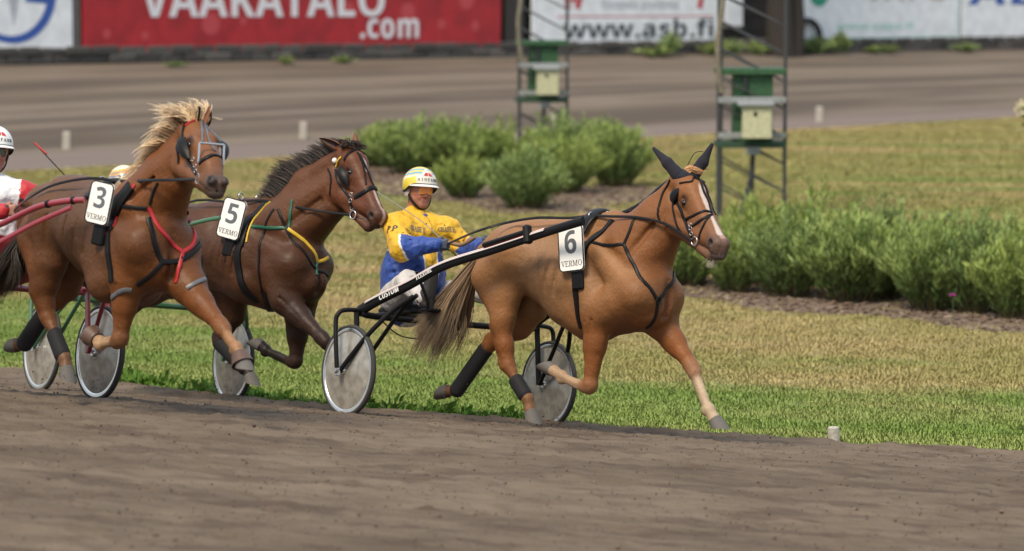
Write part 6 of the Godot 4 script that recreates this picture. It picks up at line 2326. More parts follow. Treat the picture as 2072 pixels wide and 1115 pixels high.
func face_tint(p: Vector3, c: Color) -> Color:
	# stubble on the jaw, colour in the cheeks and nose
	var red := exp(-pow((p - Vector3(0.1, -0.03, 0)).length() / 0.025, 2.0)) * 0.5 + exp(-pow((Vector3(p.x, p.y, absf(p.z)) - Vector3(0.075, -0.035, 0.045)).length() / 0.025, 2.0)) * 0.4
	c = c.lerp(Color(c.r * 1.1, c.g * 0.68, c.b * 0.6), clampf(red, 0, 1))
	var st := smoothstep(-0.045, -0.075, p.y) * smoothstep(0.0, 0.05, p.x) * 0.3
	return c.lerp(Color(0.16, 0.1, 0.075), st)

# ------------------------------------------------------------------ manes and tails
func mane_lock(mb: MB, root: Vector3, dir: Vector3, fall: Vector3, length: float, width: float, c0: Color, c1: Color, curl: float, ph: float, strands := 9, fan := 0.016) -> void:
	# a lock of hair: strands that start side by side, wave together and close towards the tip
	var sd := dir.cross(fall).normalized()
	var up := dir.cross(sd).normalized()
	for s in strands:
		var u := sin(ph * 7.0 + s * 2.4)
		var w := cos(ph * 5.0 + s * 3.7)
		var ln := length * (0.8 + 0.3 * absf(sin(ph * 3.0 + s * 1.9)))
		var path := []
		for i in 8:
			var t := i / 7.0
			var q := root + dir * ln * t + fall * ln * t * t * 0.6
			q += sd * (curl * sin(t * 5.0 + ph) * t * ln + u * fan * (1.0 - 0.55 * t)) + up * (curl * 0.7 * cos(t * 4.0 + ph * 1.7) * t * ln + w * fan * 0.7 * (1.0 - 0.5 * t))
			path.append(q)
		var k := 0.72 + 0.5 * absf(sin(ph * 11.0 + s * 5.3))
		hair(mb, path, width * (0.6 + 0.3 * absf(w)), [c0 * k, c1 * k])

func crest_at(J: Dictionary, t: float) -> Vector3:
	# along the crest from the poll (0) to the withers (1)
	var p := [J.poll * Vector3(1, 1, 0) + Vector3(-0.02, -0.015, 0), J.crest * Vector3(1, 1, 0) + Vector3(-0.0, -0.012, 0), (J.crest * 0.5 + J.withers * 0.5) * Vector3(1, 1, 0) + Vector3(0.02, -0.03, 0), J.withers * Vector3(1, 1, 0) + Vector3(0.06, -0.03, 0)]
	var s := clampf(t, 0, 0.999) * 3.0
	var i := int(s)
	return p[i].cubic_interpolate(p[i + 1], p[maxi(i - 1, 0)], p[mini(i + 2, 3)], s - i)

func hair_mat() -> StandardMaterial3D:
	var m := vmat(0.5)
	m.metallic_specular = 0.4
	m.rim_enabled = true
	m.rim = 0.2
	return m

func tail(root: Node3D, J: Dictionary, n: int, spread: float, width: float, cols: Array, s: int) -> void:
	var r := RandomNumberGenerator.new()
	r.seed = s
	var mb := MB.new()
	var D: Vector3 = J.dock + Vector3(0.03, 0.0, 0)
	var locks := []
	for i in 46: locks.append([r.randf(), r.randf_range(-1, 1), r.randf_range(-1, 1), Vector3(r.randfn(0, 0.065), r.randfn(0, 0.055), 0), r.randf() * 6.0, r.randf(), r.randf_range(0.75, 1.12)])
	for i in n:
		var k: Array = locks[r.randi() % 46]
		var u: float = clampf(k[0] + r.randfn(0, 0.05), 0, 1)
		var v: float = k[1] + r.randfn(0, 0.1)
		var e: Vector3 = J.tailend.lerp(J.taillow, u * u) + k[3]
		e += Vector3(r.randfn(0, 0.016), r.randfn(0, 0.016), v * spread * 1.2)
		var m: Vector3 = J.tailmid.lerp(J.taillow.lerp(D, 0.4), u * 0.8) + Vector3(k[2] * 0.03, r.randfn(0, 0.02), v * spread)
		var a := D + Vector3(-0.03 * u, -0.09 * u, v * 0.025)
		e = a.lerp(e, k[6] * r.randf_range(0.9, 1.04))
		var path := []
		var ph: float = k[4] + r.randfn(0, 0.25)
		for j in 10:
			var t := j / 9.0
			var q := a.lerp(m, t).lerp(m.lerp(e, t), t)
			q += Vector3(sin(t * 8.0 + ph), cos(t * 7.0 + ph), sin(t * 6.0 + ph * 2.0)) * 0.022 * t
			path.append(q)
		var c: Color = cols[0].lerp(cols[1], clampf(k[5] + r.randfn(0, 0.15), 0, 1))
		hair(mb, path, width * r.randf_range(0.5, 1.2), [c, c.lerp(cols[2], r.randf())])
	part("tail", mb.mesh(), hair_mat(), root)

# ------------------------------------------------------------------ the race
func build_race() -> void:
	var M := {
		"black": mat(lin(0.009, 0.009, 0.01), 0.4), "grey": mat(lin(0.1, 0.105, 0.115), 0.4), "red": mat(lin(0.36, 0.012, 0.018), 0.5), "yellow": mat(lin(0.6, 0.4, 0.03), 0.5), "green": mat(lin(0.01, 0.09, 0.055), 0.5),
		"steel": mat(lin(0.5, 0.5, 0.5), 0.25, 0.9), "alloy": mat(lin(0.72, 0.72, 0.7), 0.25, 1.0), "disc": mat(lin(0.5, 0.475, 0.42), 0.24, 0.45), "tyre": mat(lin(0.05, 0.047, 0.044), 0.8),
		"white": mat(lin(0.72, 0.72, 0.7), 0.4), "redline": mat(lin(0.5, 0.03, 0.03), 0.4), "plate": mat(lin(0.78, 0.78, 0.75), 0.4), "numeral": mat(lin(0.1, 0.11, 0.125), 0.5), "ink": mat(lin(0.06, 0.06, 0.06), 0.5),
		"cushion": mat(lin(0.02, 0.02, 0.022), 0.8), "rubber": mat(lin(0.035, 0.033, 0.032), 0.85), "boot": mat(lin(0.022, 0.022, 0.024), 0.6), "bell": mat(lin(0.09, 0.05, 0.035), 0.5),
	}
	grained(M.disc, "discdust", 0.012, 1.6, 0.72)
	M.black.metallic_specular = 0.28
	M.boot.metallic_specular = 0.2
	M.cushion.metallic_specular = 0.2
	grained(M.tyre, "tyredust", 0.04, 3.0, 0.6)
	bumpy(M.boot, "boots", 0.06, 4.0, 0.4)
	bumpy(M.black, "leather", 0.08, 5.0, 0.2)
	build_six(M)
	build_three(M)
	build_five(M)
	# crumbs of dirt thrown up by the hooves
	var F := MB.new()
	F.ball(Vector3.ZERO, Vector3(1, 0.7, 0.85), 6)
	var xs := []
	var cs := []
	rng.seed = 12
	for q in KICKED:
		for i in 46:
			var p: Vector3 = q + Vector3(rng.randfn(0, 0.13), absf(rng.randfn(0, 0.07)) - 0.03, rng.randfn(0, 0.1))
			xs.append(Transform3D(Basis.from_euler(Vector3(rng.randf() * 3, rng.randf() * 3, 0)).scaled(Vector3.ONE * rng.randf_range(0.002, 0.0075)), p))
			cs.append(Color(0.05, 0.036, 0.028) * rng.randf_range(0.6, 1.3))
	var cm := vmat(0.95)
	cm.metallic_specular = 0.15
	scatter("flung_dirt", "crumbs of dirt flung up behind the horses' hooves", F.mesh(), cm, xs, cs)

func coat_noise(p: Vector3) -> float:
	return n_mid.get_noise_3d(p.x * 90.0, p.y * 90.0, p.z * 90.0) + n_fine.get_noise_3d(p.x * 160.0, p.y * 160.0, p.z * 160.0) * 0.4

func build_six(M: Dictionary) -> void:
	var J := JOINTS_6
	var e: Vector3 = (J.nose - J.brow).normalized()
	var n := Vector3(-e.y, e.x, 0)
	var len: float = (J.nose - J.brow).length()
	var C := {
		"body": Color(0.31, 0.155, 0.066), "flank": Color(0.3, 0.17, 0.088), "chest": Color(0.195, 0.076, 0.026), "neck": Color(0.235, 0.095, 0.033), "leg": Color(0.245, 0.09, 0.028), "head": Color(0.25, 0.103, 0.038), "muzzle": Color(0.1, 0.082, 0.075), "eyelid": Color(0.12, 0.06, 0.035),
		"RF": Color(0.45, 0.31, 0.2), "LF": Color(0.52, 0.4, 0.28), "RH": Color(0.22, 0.11, 0.05), "LH": Color(0.18, 0.09, 0.04), "rough": 0.54,
		"tint": func(p: Vector3, ph: Vector3, nn: Vector3, c: Color) -> Color:
			var q: Vector3 = ph - J.brow
			var t: float = q.dot(e) / len
			if t > -0.1 and t < 1.35 and q.dot(n) > -0.09:
				# the blaze
				var wd := 0.015 + 0.007 * sin(t * 7.0 + 0.5) + 0.004 * smoothstep(0.5, 0.7, t) - 0.008 * smoothstep(0.85, 1.0, t)
				var on := smoothstep(wd + 0.006, wd - 0.002, absf(ph.z + 0.008 - 0.012 * t)) * smoothstep(-0.02, 0.08, t) * smoothstep(0.1, 0.35, nn.dot(n))
				c = c.lerp(Color(0.6, 0.52, 0.47) if t < 0.92 else Color(0.42, 0.26, 0.23), on * (1.0 if t < 1.0 else 0.25))
			var m := coat_noise(p)
			# paler back and croup, darker grain along the shoulder
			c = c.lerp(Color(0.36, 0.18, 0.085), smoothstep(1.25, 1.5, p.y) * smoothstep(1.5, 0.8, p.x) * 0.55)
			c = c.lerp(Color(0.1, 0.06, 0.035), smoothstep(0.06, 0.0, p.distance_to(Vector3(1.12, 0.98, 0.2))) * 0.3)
			return c * (1.0 + 0.2 * m),
	}
	var hf := build_horse("trotting_horse", "chestnut horse with a white blaze and black ear covers, number 6", J, C, HORSE_6_AT, 0.0104)
	var horse: Node3D = hf[0]
	var F: Field = hf[1]
	var wrap: Material = M.boot
	leg_wrap("leg_boot", J.LHhk.lerp(J.LHft, 0.12), J.LHft, 0.05, 0.05, horse, wrap)
	leg_wrap("leg_boot", J.RHhk.lerp(J.RHft, 0.45), J.RHhk.lerp(J.RHft, 0.85), 0.047, 0.047, horse, wrap)
	tail(horse, J, 2200, 0.1, 0.0056, [Color(0.1, 0.062, 0.034), Color(0.22, 0.14, 0.078), Color(0.3, 0.22, 0.14)], 61)
	# mane in short pale tufts, forelock
	var r := RandomNumberGenerator.new()
	r.seed = 6
	var mb := MB.new()
	for i in 60:
		var t := r.randf()
		var c := Color(0.5, 0.3, 0.14).lerp(Color(0.38, 0.2, 0.09), r.randf())
		mane_lock(mb, crest_at(J, t * 0.9 + 0.05) + Vector3(0, 0.0, r.randf_range(-0.015, 0.015)), Vector3(r.randf_range(-0.8, -0.1), r.randf_range(0.2, 0.7), r.randf_range(-0.9, -0.2)).normalized(), Vector3(-0.3, -1, -0.3), r.randf_range(0.05, 0.1), 0.005, c, c * 1.2, 0.12, r.randf() * 6.0)
	part("mane", mb.mesh(), hair_mat(), horse)
	mb = MB.new()
	for i in 30:
		var c := Color(0.56, 0.33, 0.16).lerp(Color(0.44, 0.22, 0.1), r.randf())
		mane_lock(mb, J.poll * Vector3(1, 1, 0) + Vector3(r.randf_range(0.0, 0.06), r.randf_range(-0.03, 0.01), r.randf_range(-0.035, 0.03)), Vector3(r.randf_range(0.0, 0.7), r.randf_range(0.3, 1.0), r.randf_range(-0.7, 0.1)).normalized(), Vector3(0.5, -1.0, -0.3), r.randf_range(0.06, 0.11), 0.005, c, c * 1.15, 0.15, r.randf() * 6.0)
	part("forelock", mb.mesh(), hair_mat(), horse)
	mb = MB.new()
	for i in 46:
		var p: Vector3 = head_turn(J) * (J.chin * Vector3(1, 1, 0)) + Vector3(r.randf_range(-0.05, 0.02), r.randf_range(-0.01, 0.02), r.randf_range(-0.03, 0.03))
		hair(mb, [p, p + Vector3(-0.01, -0.02, 0), p + Vector3(r.randf_range(-0.05, 0.01), -0.045, r.randf_range(-0.02, 0.02))], 0.0018, [Color(0.3, 0.25, 0.2), Color(0.5, 0.45, 0.4)])
	part("chin_hair", mb.mesh(), hair_mat(), horse)
	# harness
	var hx := horse.transform
	var HT := head_turn(J)
	var har := thing("racing_harness", "black racing harness with number plate 6 on the blazed chestnut horse", "harness", hx, "racing harnesses")
	tack(har, F, HARNESS_6, M)
	number_plate(har, "6", PLATE_6[0], 0.14, 0.12, 0.2, 0.315, M)
	var ring: Vector3 = F.snap(HARNESS_6[3][4][-1], 0.012)
	buckle(har, ring, F.grad(ring), 0.022, M.black, "ring")
	var ter := MB.new()
	ter.box(Transform3D(Basis.IDENTITY, PLATE_6[1] + Vector3(0.1, 0.025, 0)), Vector3(0.05, 0.04, 0.03), 0.006)
	part("saddle_hook", ter.mesh(), M.white, har)
	for s in [1.0, -1.0]: buckle(har, Vector3(1.585, 1.487, 0.1 * s), Vector3(1, 0.1, 0), 0.024, M.steel, "terret")
	var saddle := MB.new()
	saddle.tube(smooth_line([F.snap(Vector3(1.57, 1.38, 0.2), 0.012), F.snap(Vector3(1.58, 1.47, 0.11), 0.014), F.snap(Vector3(1.58, 1.5, 0.0), 0.016), F.snap(Vector3(1.58, 1.47, -0.11), 0.014), F.snap(Vector3(1.57, 1.38, -0.2), 0.012)], 6), [0.06], 10, true, null, 0.3, Vector3(0, 1, 0.01))
	part("saddle_pad", saddle.mesh(), M.black, har)
	var chk := MB.new()
	chk.tube(smooth_line(CHECK_6, 5), [0.019], 8, true, null, 0.5, Vector3(0, 0.5, 1))
	part("overcheck", chk.mesh(), M.black, har)
	# bridle
	var bri := thing("bridle", "black bridle with cup blinkers and knitted ear covers, horse number 6", "bridle", hx, "bridles")
	tack(bri, F, BRIDLE_6, M, HT)
	var up := -e
	for s in [1.0, -1.0]:
		var ep: Vector3 = J.eye * Vector3(1, 1, 0)
		var cup := ep - n * 0.05 + up * 0.085 + Vector3(0, 0, 0.11 * s)
		blinker(bri, HT * cup, HT.basis * (n * 0.9 + up * 0.25).normalized(), HT.basis * (up * 0.35 + Vector3(0, 0, s)).normalized(), 0.062, 0.062, M.black)
		var bit: Vector3 = HT * (J.bit * Vector3(1, 1, s))
		buckle(bri, bit + HT.basis * Vector3(0, 0, 0.012 * s), HT.basis * Vector3(0.2, 0, 1), 0.028, M.steel, "bit_ring")
		buckle(bri, bit + HT.basis * (n * 0.05 + up * 0.03), HT.basis * Vector3(0.3, 0, 1), 0.018, M.steel, "bit_ring")
		for k in 3: buckle(bri, F.snap(HT * (J.bit.lerp(J.eye, 0.18 + 0.1 * k) * Vector3(1, 1, s)), 0.008), Vector3(0.2, 0, s), 0.011, M.steel)
	var knit := vmat(0.95)
	bumpy(knit, "knit", 0.12, 6.0, 0.5)
	var pb: Vector3 = J.poll * Vector3(1, 1, 0)
	for s in [1.0, -1.0]:
		var tip: Vector3 = (EAR_6[0] if s > 0 else EAR_6[1])
		var b := HT * (pb + Vector3(0.02, -0.035, 0.055 * s))
		var E := Field.new()
		var navy := Color(0.012, 0.013, 0.02)
		var mid := b.lerp(tip, 0.45) + Vector3(0.01, 0, 0.008 * s)
		E.cap(b, mid, 0.047, 0.036, navy, 0.02)
		E.cap(mid, tip, 0.036, 0.013, navy, 0.02)
		var em := MB.new()
		E.into(em, 0.006, plain_tint)
		part("ear_cover", em.mesh(), knit, bri)
	var cap := Field.new()
	cap.both(pb + Vector3(0.02, -0.055, 0.03), pb + Vector3(0.045, -0.062, 0.03), 0.062, 0.056, Color(0.013, 0.014, 0.022), 0.03)
	mb = MB.new()
	cap.into(mb, 0.007, plain_tint)
	part("bonnet", mb.mesh(), knit, bri, HT)
	for s in [1.0, -1.0]:
		mb = MB.new()
		var tip: Vector3 = (EAR_6[0] if s > 0 else EAR_6[1])
		mb.tube(smooth_line([tip.lerp(pb, 0.25) + Vector3(-0.03, 0, 0.02 * s), tip.lerp(pb, 0.45) + Vector3(-0.07, 0.02, 0.03 * s), pb + Vector3(-0.05, -0.0, 0.07 * s)], 6), [0.0028], 5)
		part("pull_cord", mb.mesh(), M.black, bri)
	# sulky and driver
	var su := build_sulky("sulky", "black sulky lettered CUSTOM with polished disc wheels, drawn by horse number 6", SULKY_6_AT, HALF_AXLE[6], WHEEL_RADII[6], M.black, SHAFT_6, [], M)
	var l := smooth_line(SHAFT_6, 6)
	for q in [["CUSTOM", 9, 0.042, 0.2, "Droid Sans", true], ["FLEXURE", 15, 0.026, 0.15, "Droid Serif", true]]:
		var i: int = q[1]
		var x: Vector3 = (l[i + 2] - l[i - 2]).normalized()
		var z := (Vector3(0, 0, 1) - x * x.z).normalized()
		lettering(su.get_node("shaft"), q[0], q[4], q[5], q[2], Transform3D(Basis(x, z.cross(x), z), l[i] + z * 0.029 + z.cross(x) * -0.002), M.white, q[3], 0.0025)
	var tipm := MB.new()
	tipm.tube([l[-14] + Vector3(0, 0.045, 0.02), l[-9] + Vector3(0, 0.045, 0.01)], [0.019], 10)
	part("shaft_slide", tipm.mesh(), M.black, su)
	var cl := MB.new()
	cl.box(Transform3D(Basis(Vector3.BACK, 0.25), l[-9] + Vector3(0, 0.02, 0.02)), Vector3(0.05, 0.13, 0.06), 0.012)
	part("clamp", cl.mesh(), M.black, su)
	var yellow := Color(0.62, 0.36, 0.012)
	var blue := Color(0.018, 0.055, 0.27)
	var D := DRIVER_6
	var wr: Vector3 = D.haR + Vector3(-0.05, -0.01, 0.055)
	var wl: Vector3 = D.haL + Vector3(-0.07, -0.02, -0.02)
	var L := {
		"skin": Color(0.36, 0.15, 0.095), "glove": Color(0.05, 0.062, 0.09), "trousers": Color(0.5, 0.48, 0.46), "collar": mat(lin(0.02, 0.06, 0.3), 0.7), "lens": amber(), "pad": mat(lin(0.45, 0.42, 0.37), 0.7), "name_ink": mat(lin(0.08, 0.08, 0.08), 0.6),
		"jacket": func(p: Vector3, nn: Vector3, c: Color) -> Color:
			var white := Color(0.7, 0.7, 0.68)
			var s: Vector3 = D.elR if p.z > 0.09 else D.elL
			var w: Vector3 = wr if p.z > 0.09 else wl
			var fl: float = (p - s).dot((w - s).normalized())
			var ua: Vector3 = (s - (D.shR if p.z > 0.09 else D.shL)).normalized()
			if c.b + c.g > 0.6 and (p - s).dot(ua) > -0.055 and fl > -0.03:
				var lim: float = 0.0 + 0.35 * maxf(s.y - p.y, -0.03)
				if fl > lim + 0.014: return blue
				return white if fl > lim else yellow
			if c.g + c.b > 0.5: return yellow
			var dz := absf(p.z - 0.09)
			var front := nn.x > 0.25
			var line := 1.22
			if front and dz < 0.055 and p.y > 1.0: return yellow if absf(p.z - 0.09) > 0.004 else Color(0.3, 0.18, 0.02)
			if front and dz < 0.062 and p.y < 1.31: return white
			if front and dz < 0.16: line = 1.3
			if front and absf(dz - 0.165) < 0.006 and p.y > 1.22 and p.y < 1.3: return white
			if p.y > line + 0.008: return yellow
			return white if p.y > line - 0.004 else blue,
		"helmet": func(d: Vector3) -> Color:
			var y := Color(0.66, 0.52, 0.05)
			var front := d.x > 0.1 and d.y < 0.86 and absf(d.z) < 0.62 * smoothstep(0.95, 0.15, d.y) + 0.06
			if front: return Color(0.62, 0.6, 0.52)
			var u := d.y * 0.95 - d.x * 0.15
			if u > 0.42 and u < 0.54: return Color(0.1, 0.3, 0.5)
			if u > 0.66 and u < 0.74: return Color(0.12, 0.3, 0.5)
			if u > 0.28 and u < 0.36: return Color(0.75, 0.74, 0.68)
			return y,
		"text": [
			["P", D.shR.lerp(D.elR, 0.32) + Vector3(0.0, 0.03, 0.11), 0.058, 0.046, 0.25, "Droid Serif", true, M.ink, 0.001],
			["P", D.shR.lerp(D.elR, 0.3) + Vector3(0.075, 0.035, 0.09), 0.058, 0.046, 0.25, "Droid Serif", true, M.ink, 0.001],
			["CHASE H", Vector3(-0.2, 1.405, 0.2), 0.04, 0.13, -0.05, "Droid Serif", true, M.numeral],
			["CHASE H", Vector3(-0.18, 1.4, -0.0), 0.04, 0.13, 0.05, "Droid Serif", true, M.numeral],
		],
	}
	build_driver("driver", "person driving in a yellow and blue jacket, striped helmet and orange goggles", SULKY_6_AT, Vector3.ZERO, L, M)
	# reins run from the hands through the terrets to the bit
	var inv := hx.affine_inverse() * frame_of(SULKY_6_AT)
	for s in [1.0, -1.0]:
		var path := [inv * ((D.haR if s > 0 else D.haL) + Vector3(0.02, 0.0, 0.0))]
		for k in range(1 if s > 0 else 3, REIN_6.size() - 2): path.append(REIN_6[k] * Vector3(1, 1, s))
		path.append(HT * (J.bit * Vector3(1, 1, s)) + HT.basis * Vector3(-0.02, 0, 0.022 * s))
		path[-2] = F.snap(path[-2], 0.012)
		mb = MB.new()
		mb.tube(smooth_line(path, 5), [0.0105], 6, true, null, 0.35, Vector3(0, 0.3, 1))
		var rn := part("rein", mb.mesh(), M.black, self, hx)
		tag(rn, "black rein from the yellow driver's gloved right hand to the leading horse's bit" if s > 0 else "black far side rein of the leading horse, partly behind its neck", "rein", "reins")
	mb = MB.new()
	mb.tube(smooth_line([D.haR + Vector3(-0.02, 0.025, 0.0), D.haR + Vector3(0.1, 0.0, -0.06), D.haR + Vector3(0.22, 0.06, -0.1)], 5), [0.015], 8)
	var hp := part("hand_loop", mb.mesh(), mat(lin(0.2, 0.12, 0.06), 0.7), self, frame_of(SULKY_6_AT))
	tag(hp, "brown leather hand hold gripped by the yellow driver", "hand hold")
	mb = MB.new()
	mb.tube(smooth_line([D.haR + Vector3(0.0, 0.01, 0.01), Vector3(-0.2, 1.45, 0.24), Vector3(-0.6, 1.68, 0.44), Vector3(-0.75, 1.78, 0.52)], 6), [0.0035], 5)
	tag(part("driving_whip", mb.mesh(), mat(lin(0.2, 0.2, 0.2), 0.5), self, frame_of(SULKY_6_AT)), "thin grey whip the yellow driver holds back past his right shoulder", "whip", "driving whips")

func amber() -> StandardMaterial3D:
	var m := mat(lin(0.95, 0.3, 0.015), 0.12)
	m.metallic_specular = 0.5
	return m

func build_three(M: Dictionary) -> void:
	var J := JOINTS_3
	var C := {
		"body": Color(0.125, 0.055, 0.024), "flank": Color(0.115, 0.06, 0.035), "chest": Color(0.135, 0.047, 0.014), "neck": Color(0.185, 0.068, 0.021), "leg": Color(0.18, 0.063, 0.017), "head": Color(0.215, 0.084, 0.029), "muzzle": Color(0.06, 0.052, 0.05), "eyelid": Color(0.06, 0.035, 0.025),
		"RF": Color(0.4, 0.26, 0.15), "LF": Color(0.36, 0.2, 0.1), "RH": Color(0.16, 0.08, 0.04), "LH": Color(0.12, 0.06, 0.03), "rough": 0.5,
		"tint": func(p: Vector3, _ph: Vector3, _nn: Vector3, c: Color) -> Color:
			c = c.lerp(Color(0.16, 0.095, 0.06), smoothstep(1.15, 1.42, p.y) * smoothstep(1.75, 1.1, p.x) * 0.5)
			return c * (1.0 + 0.22 * coat_noise(p)),
	}
	var hf := build_horse("trotting_horse", "brown horse with a flying flaxen mane and grey muzzle, number 3", J, C, HORSE_3_AT, 0.0104)
	var horse: Node3D = hf[0]
	var F: Field = hf[1]
	leg_wrap("leg_boot", J.LHhk.lerp(J.LHft, 0.1), J.LHft.lerp(J.LHhk, 0.02), 0.05, 0.052, horse, M.boot)
	leg_wrap("leg_boot", J.RHhk.lerp(J.RHft, 0.42), J.RHhk.lerp(J.RHft, 0.9), 0.046, 0.048, horse, M.boot)
	tail(horse, J, 1300, 0.09, 0.0055, [Color(0.012, 0.009, 0.008), Color(0.03, 0.022, 0.017), Color(0.06, 0.045, 0.032)], 31)
	# bell boots on the front feet
	for s in ["LF", "RF"]:
		var d: Vector3 = (J[s + "to"] - J[s + "co"]).normalized()
		var b := MB.new()
		var x := d.cross(Vector3(0, 0, 1)).normalized()
		b.lathe([Vector2(0.047, 0.035), Vector2(0.052, 0.02), Vector2(0.07, -0.045), Vector2(0.066, -0.045), Vector2(0.046, 0.02)], Transform3D(Basis(x, -d, x.cross(-d)), J[s + "co"]), 24)
		part("bell_boot", b.mesh(), M.bell, horse)
	# brown ears, flaxen mane blown back
	var pb: Vector3 = J.poll * Vector3(1, 1, 0)
	for s in [1.0, -1.0]:
		part("ear", ear_mesh(EAR_3[0] if s > 0 else EAR_3[1], head_turn(J) * (pb + Vector3(0.01, -0.05, 0.055 * s)), Vector3(0.8, 0, 0.5 * s), 0.034, Color(0.1, 0.05, 0.03), Color(0.22, 0.09, 0.04)), vmat(0.7), horse)
	var r := RandomNumberGenerator.new()
	r.seed = 33
	var mb := MB.new()
	for i in 190:
		var t := r.randf() * 0.9
		var c := Color(0.55, 0.36, 0.18).lerp(Color(0.26, 0.12, 0.045), pow(r.randf(), 1.2))
		var tip := Color(0.85, 0.71, 0.5).lerp(c, r.randf() * 0.8)
		var side := 1.0 if r.randf() < 0.72 else -1.0
		var root := crest_at(J, t) + Vector3(0, r.randf_range(-0.02, 0.012), 0.03 * side * r.randf())
		var rise := smoothstep(0.35, 0.0, t)
		var dir := Vector3(-0.8 + r.randfn(0, 0.22), -0.25 + 1.0 * rise + r.randfn(0, 0.25), side * r.randf_range(0.05, 0.6)).normalized()
		mane_lock(mb, root, dir, Vector3(-0.05, -0.8, 0.12 * side), lerpf(r.randf_range(0.11, 0.19), r.randf_range(0.16, 0.27), rise), 0.0046, c, tip, 0.22, r.randf() * 6.0 + t * 9.0, 12, 0.019)
	part("mane", mb.mesh(), hair_mat(), horse)
	mb = MB.new()
	for i in 105:
		var c := Color(0.66, 0.48, 0.28).lerp(Color(0.45, 0.27, 0.12), r.randf())
		var z := r.randf_range(-0.06, 0.06)
		var root := pb + Vector3(r.randf_range(-0.03, 0.05), r.randf_range(-0.035, 0.0), z)
		var dir := Vector3(r.randf_range(-0.9, 0.15), r.randf_range(0.3, 1.2), z * 9.0 + r.randf_range(-0.3, 0.4)).normalized()
		mane_lock(mb, root, dir, Vector3(-0.25, -0.75, z * 6.0), r.randf_range(0.12, 0.25), 0.0042, c, Color(0.86, 0.73, 0.54).lerp(c, r.randf() * 0.7), 0.14, r.randf() * 6.0)
	part("forelock", mb.mesh(), hair_mat(), horse)
	var hx := horse.transform
	var HT := head_turn(J)
	var har := thing("racing_harness", "red and black racing harness with number plate 3 on the flaxen maned horse", "harness", hx, "racing harnesses")
	tack(har, F, HARNESS_3, M)
	number_plate(har, "3", PLATE_3[0], -0.16, 0.38, 0.172, 0.262, M)
	for s in [1.0, -1.0]: buckle(har, Vector3(PLATE_3[1].x, PLATE_3[1].y + 0.02, 0.1 * s), Vector3(1, 0.1, 0), 0.024, M.steel, "terret")
	var saddle := MB.new()
	var sx: float = PLATE_3[1].x
	saddle.tube(smooth_line([F.snap(Vector3(sx, 1.26, 0.2), 0.012), F.snap(Vector3(sx, 1.35, 0.11), 0.014), F.snap(Vector3(sx, 1.4, 0.0), 0.016), F.snap(Vector3(sx, 1.35, -0.11), 0.014), F.snap(Vector3(sx, 1.26, -0.2), 0.012)], 6), [0.06], 10, true, null, 0.3, Vector3(0, 1, 0.01))
	part("saddle_pad", saddle.mesh(), M.black, har)
	var e: Vector3 = (J.nose - J.brow).normalized()
	var n := Vector3(-e.y, e.x, 0)
	var bri := thing("bridle", "bridle with red browband, black blinkers and a metal noseband frame, horse number 3", "bridle", hx, "bridles")
	tack(bri, F, BRIDLE_3, M, HT)
	for s in [1.0, -1.0]:
		var ep: Vector3 = J.eye * Vector3(1, 1, 0)
		blinker(bri, HT * (ep - n * 0.035 + Vector3(0, 0, 0.125 * s)), HT.basis * (-e + n * 0.1).normalized(), HT.basis * (Vector3(0, 0, s) + n * 0.55).normalized(), 0.1, 0.07, M.black)
		var bit: Vector3 = HT * (J.bit * Vector3(1, 1, s))
		buckle(bri, bit + HT.basis * Vector3(0, 0, 0.01 * s), HT.basis * Vector3(0.1, 0, 1), 0.03, M.steel, "bit_ring")
		# the metal frame round the nose
		var f := MB.new()
		f.tube([HT * (FRAME_3[0] * Vector3(1, 1, s)), HT * (FRAME_3[1] * Vector3(1, 1, s))], [0.008], 6)
		part("metal_frame", f.mesh(), M.steel, bri)
		for k in 3: buckle(bri, F.snap(HT * (J.bit.lerp(J.eye, 0.2 + 0.16 * k) * Vector3(1, 1, s)), 0.008), Vector3(0.2, 0, s), 0.011, M.steel)
	var f2 := MB.new()
	f2.tube([HT * FRAME_3[0], HT * (FRAME_3[0] * Vector3(1, 1, -1))], [0.008], 6)
	part("metal_frame", f2.mesh(), M.steel, bri)
	mb = MB.new()
	mb.tube([pb + Vector3(0.04, -0.03, 0), pb + Vector3(0.05, 0.06, 0)], [0.011], 8)
	mb.ball(pb + Vector3(0.05, 0.062, 0), Vector3.ONE * 0.013, 10)
	part("headpiece_knob", mb.mesh(), M.black, bri)
	var maroon := mat(lin(0.23, 0.012, 0.025), 0.3)
	maroon.clearcoat_enabled = true
	var root := [Vector3(-0.1, 0.75, 0.72), Vector3(0.5, 0.79, 0.71)]
	build_sulky("sulky", "dark red sulky drawn by the flaxen maned horse, mostly beyond the left edge", SULKY_3_AT, HALF_AXLE[3], WHEEL_RADII[3], maroon, root + SHAFT_3, root + SHAFT_3_UPPER, M, 0.52)
	var L := {
		"skin": Color(0.34, 0.15, 0.1), "glove": Color(0.32, 0.15, 0.1), "trousers": Color(0.34, 0.015, 0.02), "collar": M.white, "lens": mat(lin(0.06, 0.06, 0.03), 0.08), "pad": mat(lin(0.03, 0.03, 0.03), 0.7), "name_ink": mat(lin(0.08, 0.08, 0.08), 0.6),
		"jacket": func(p: Vector3, _nn: Vector3, c: Color) -> Color:
			var red := Color(0.42, 0.015, 0.02)
			if c.g > 0.5 or c.b > 0.5:
				var b := fposmod(p.x * 0.8 + p.y * 0.6, 0.16)
				return red if b > 0.022 else Color(0.03, 0.02, 0.02)
			if p.y < 1.12: return red
			return Color(0.68, 0.68, 0.7),
		"helmet": func(d: Vector3) -> Color: return Color(0.74, 0.74, 0.72),
	}
	var shift: Vector3 = DRIVER_3_HEAD - DRIVER_6.head
	var dr := build_driver("driver", "person driving in a white and red jacket and white helmet at the left edge", SULKY_3_AT, shift, L, M)
	var lb := MB.new()
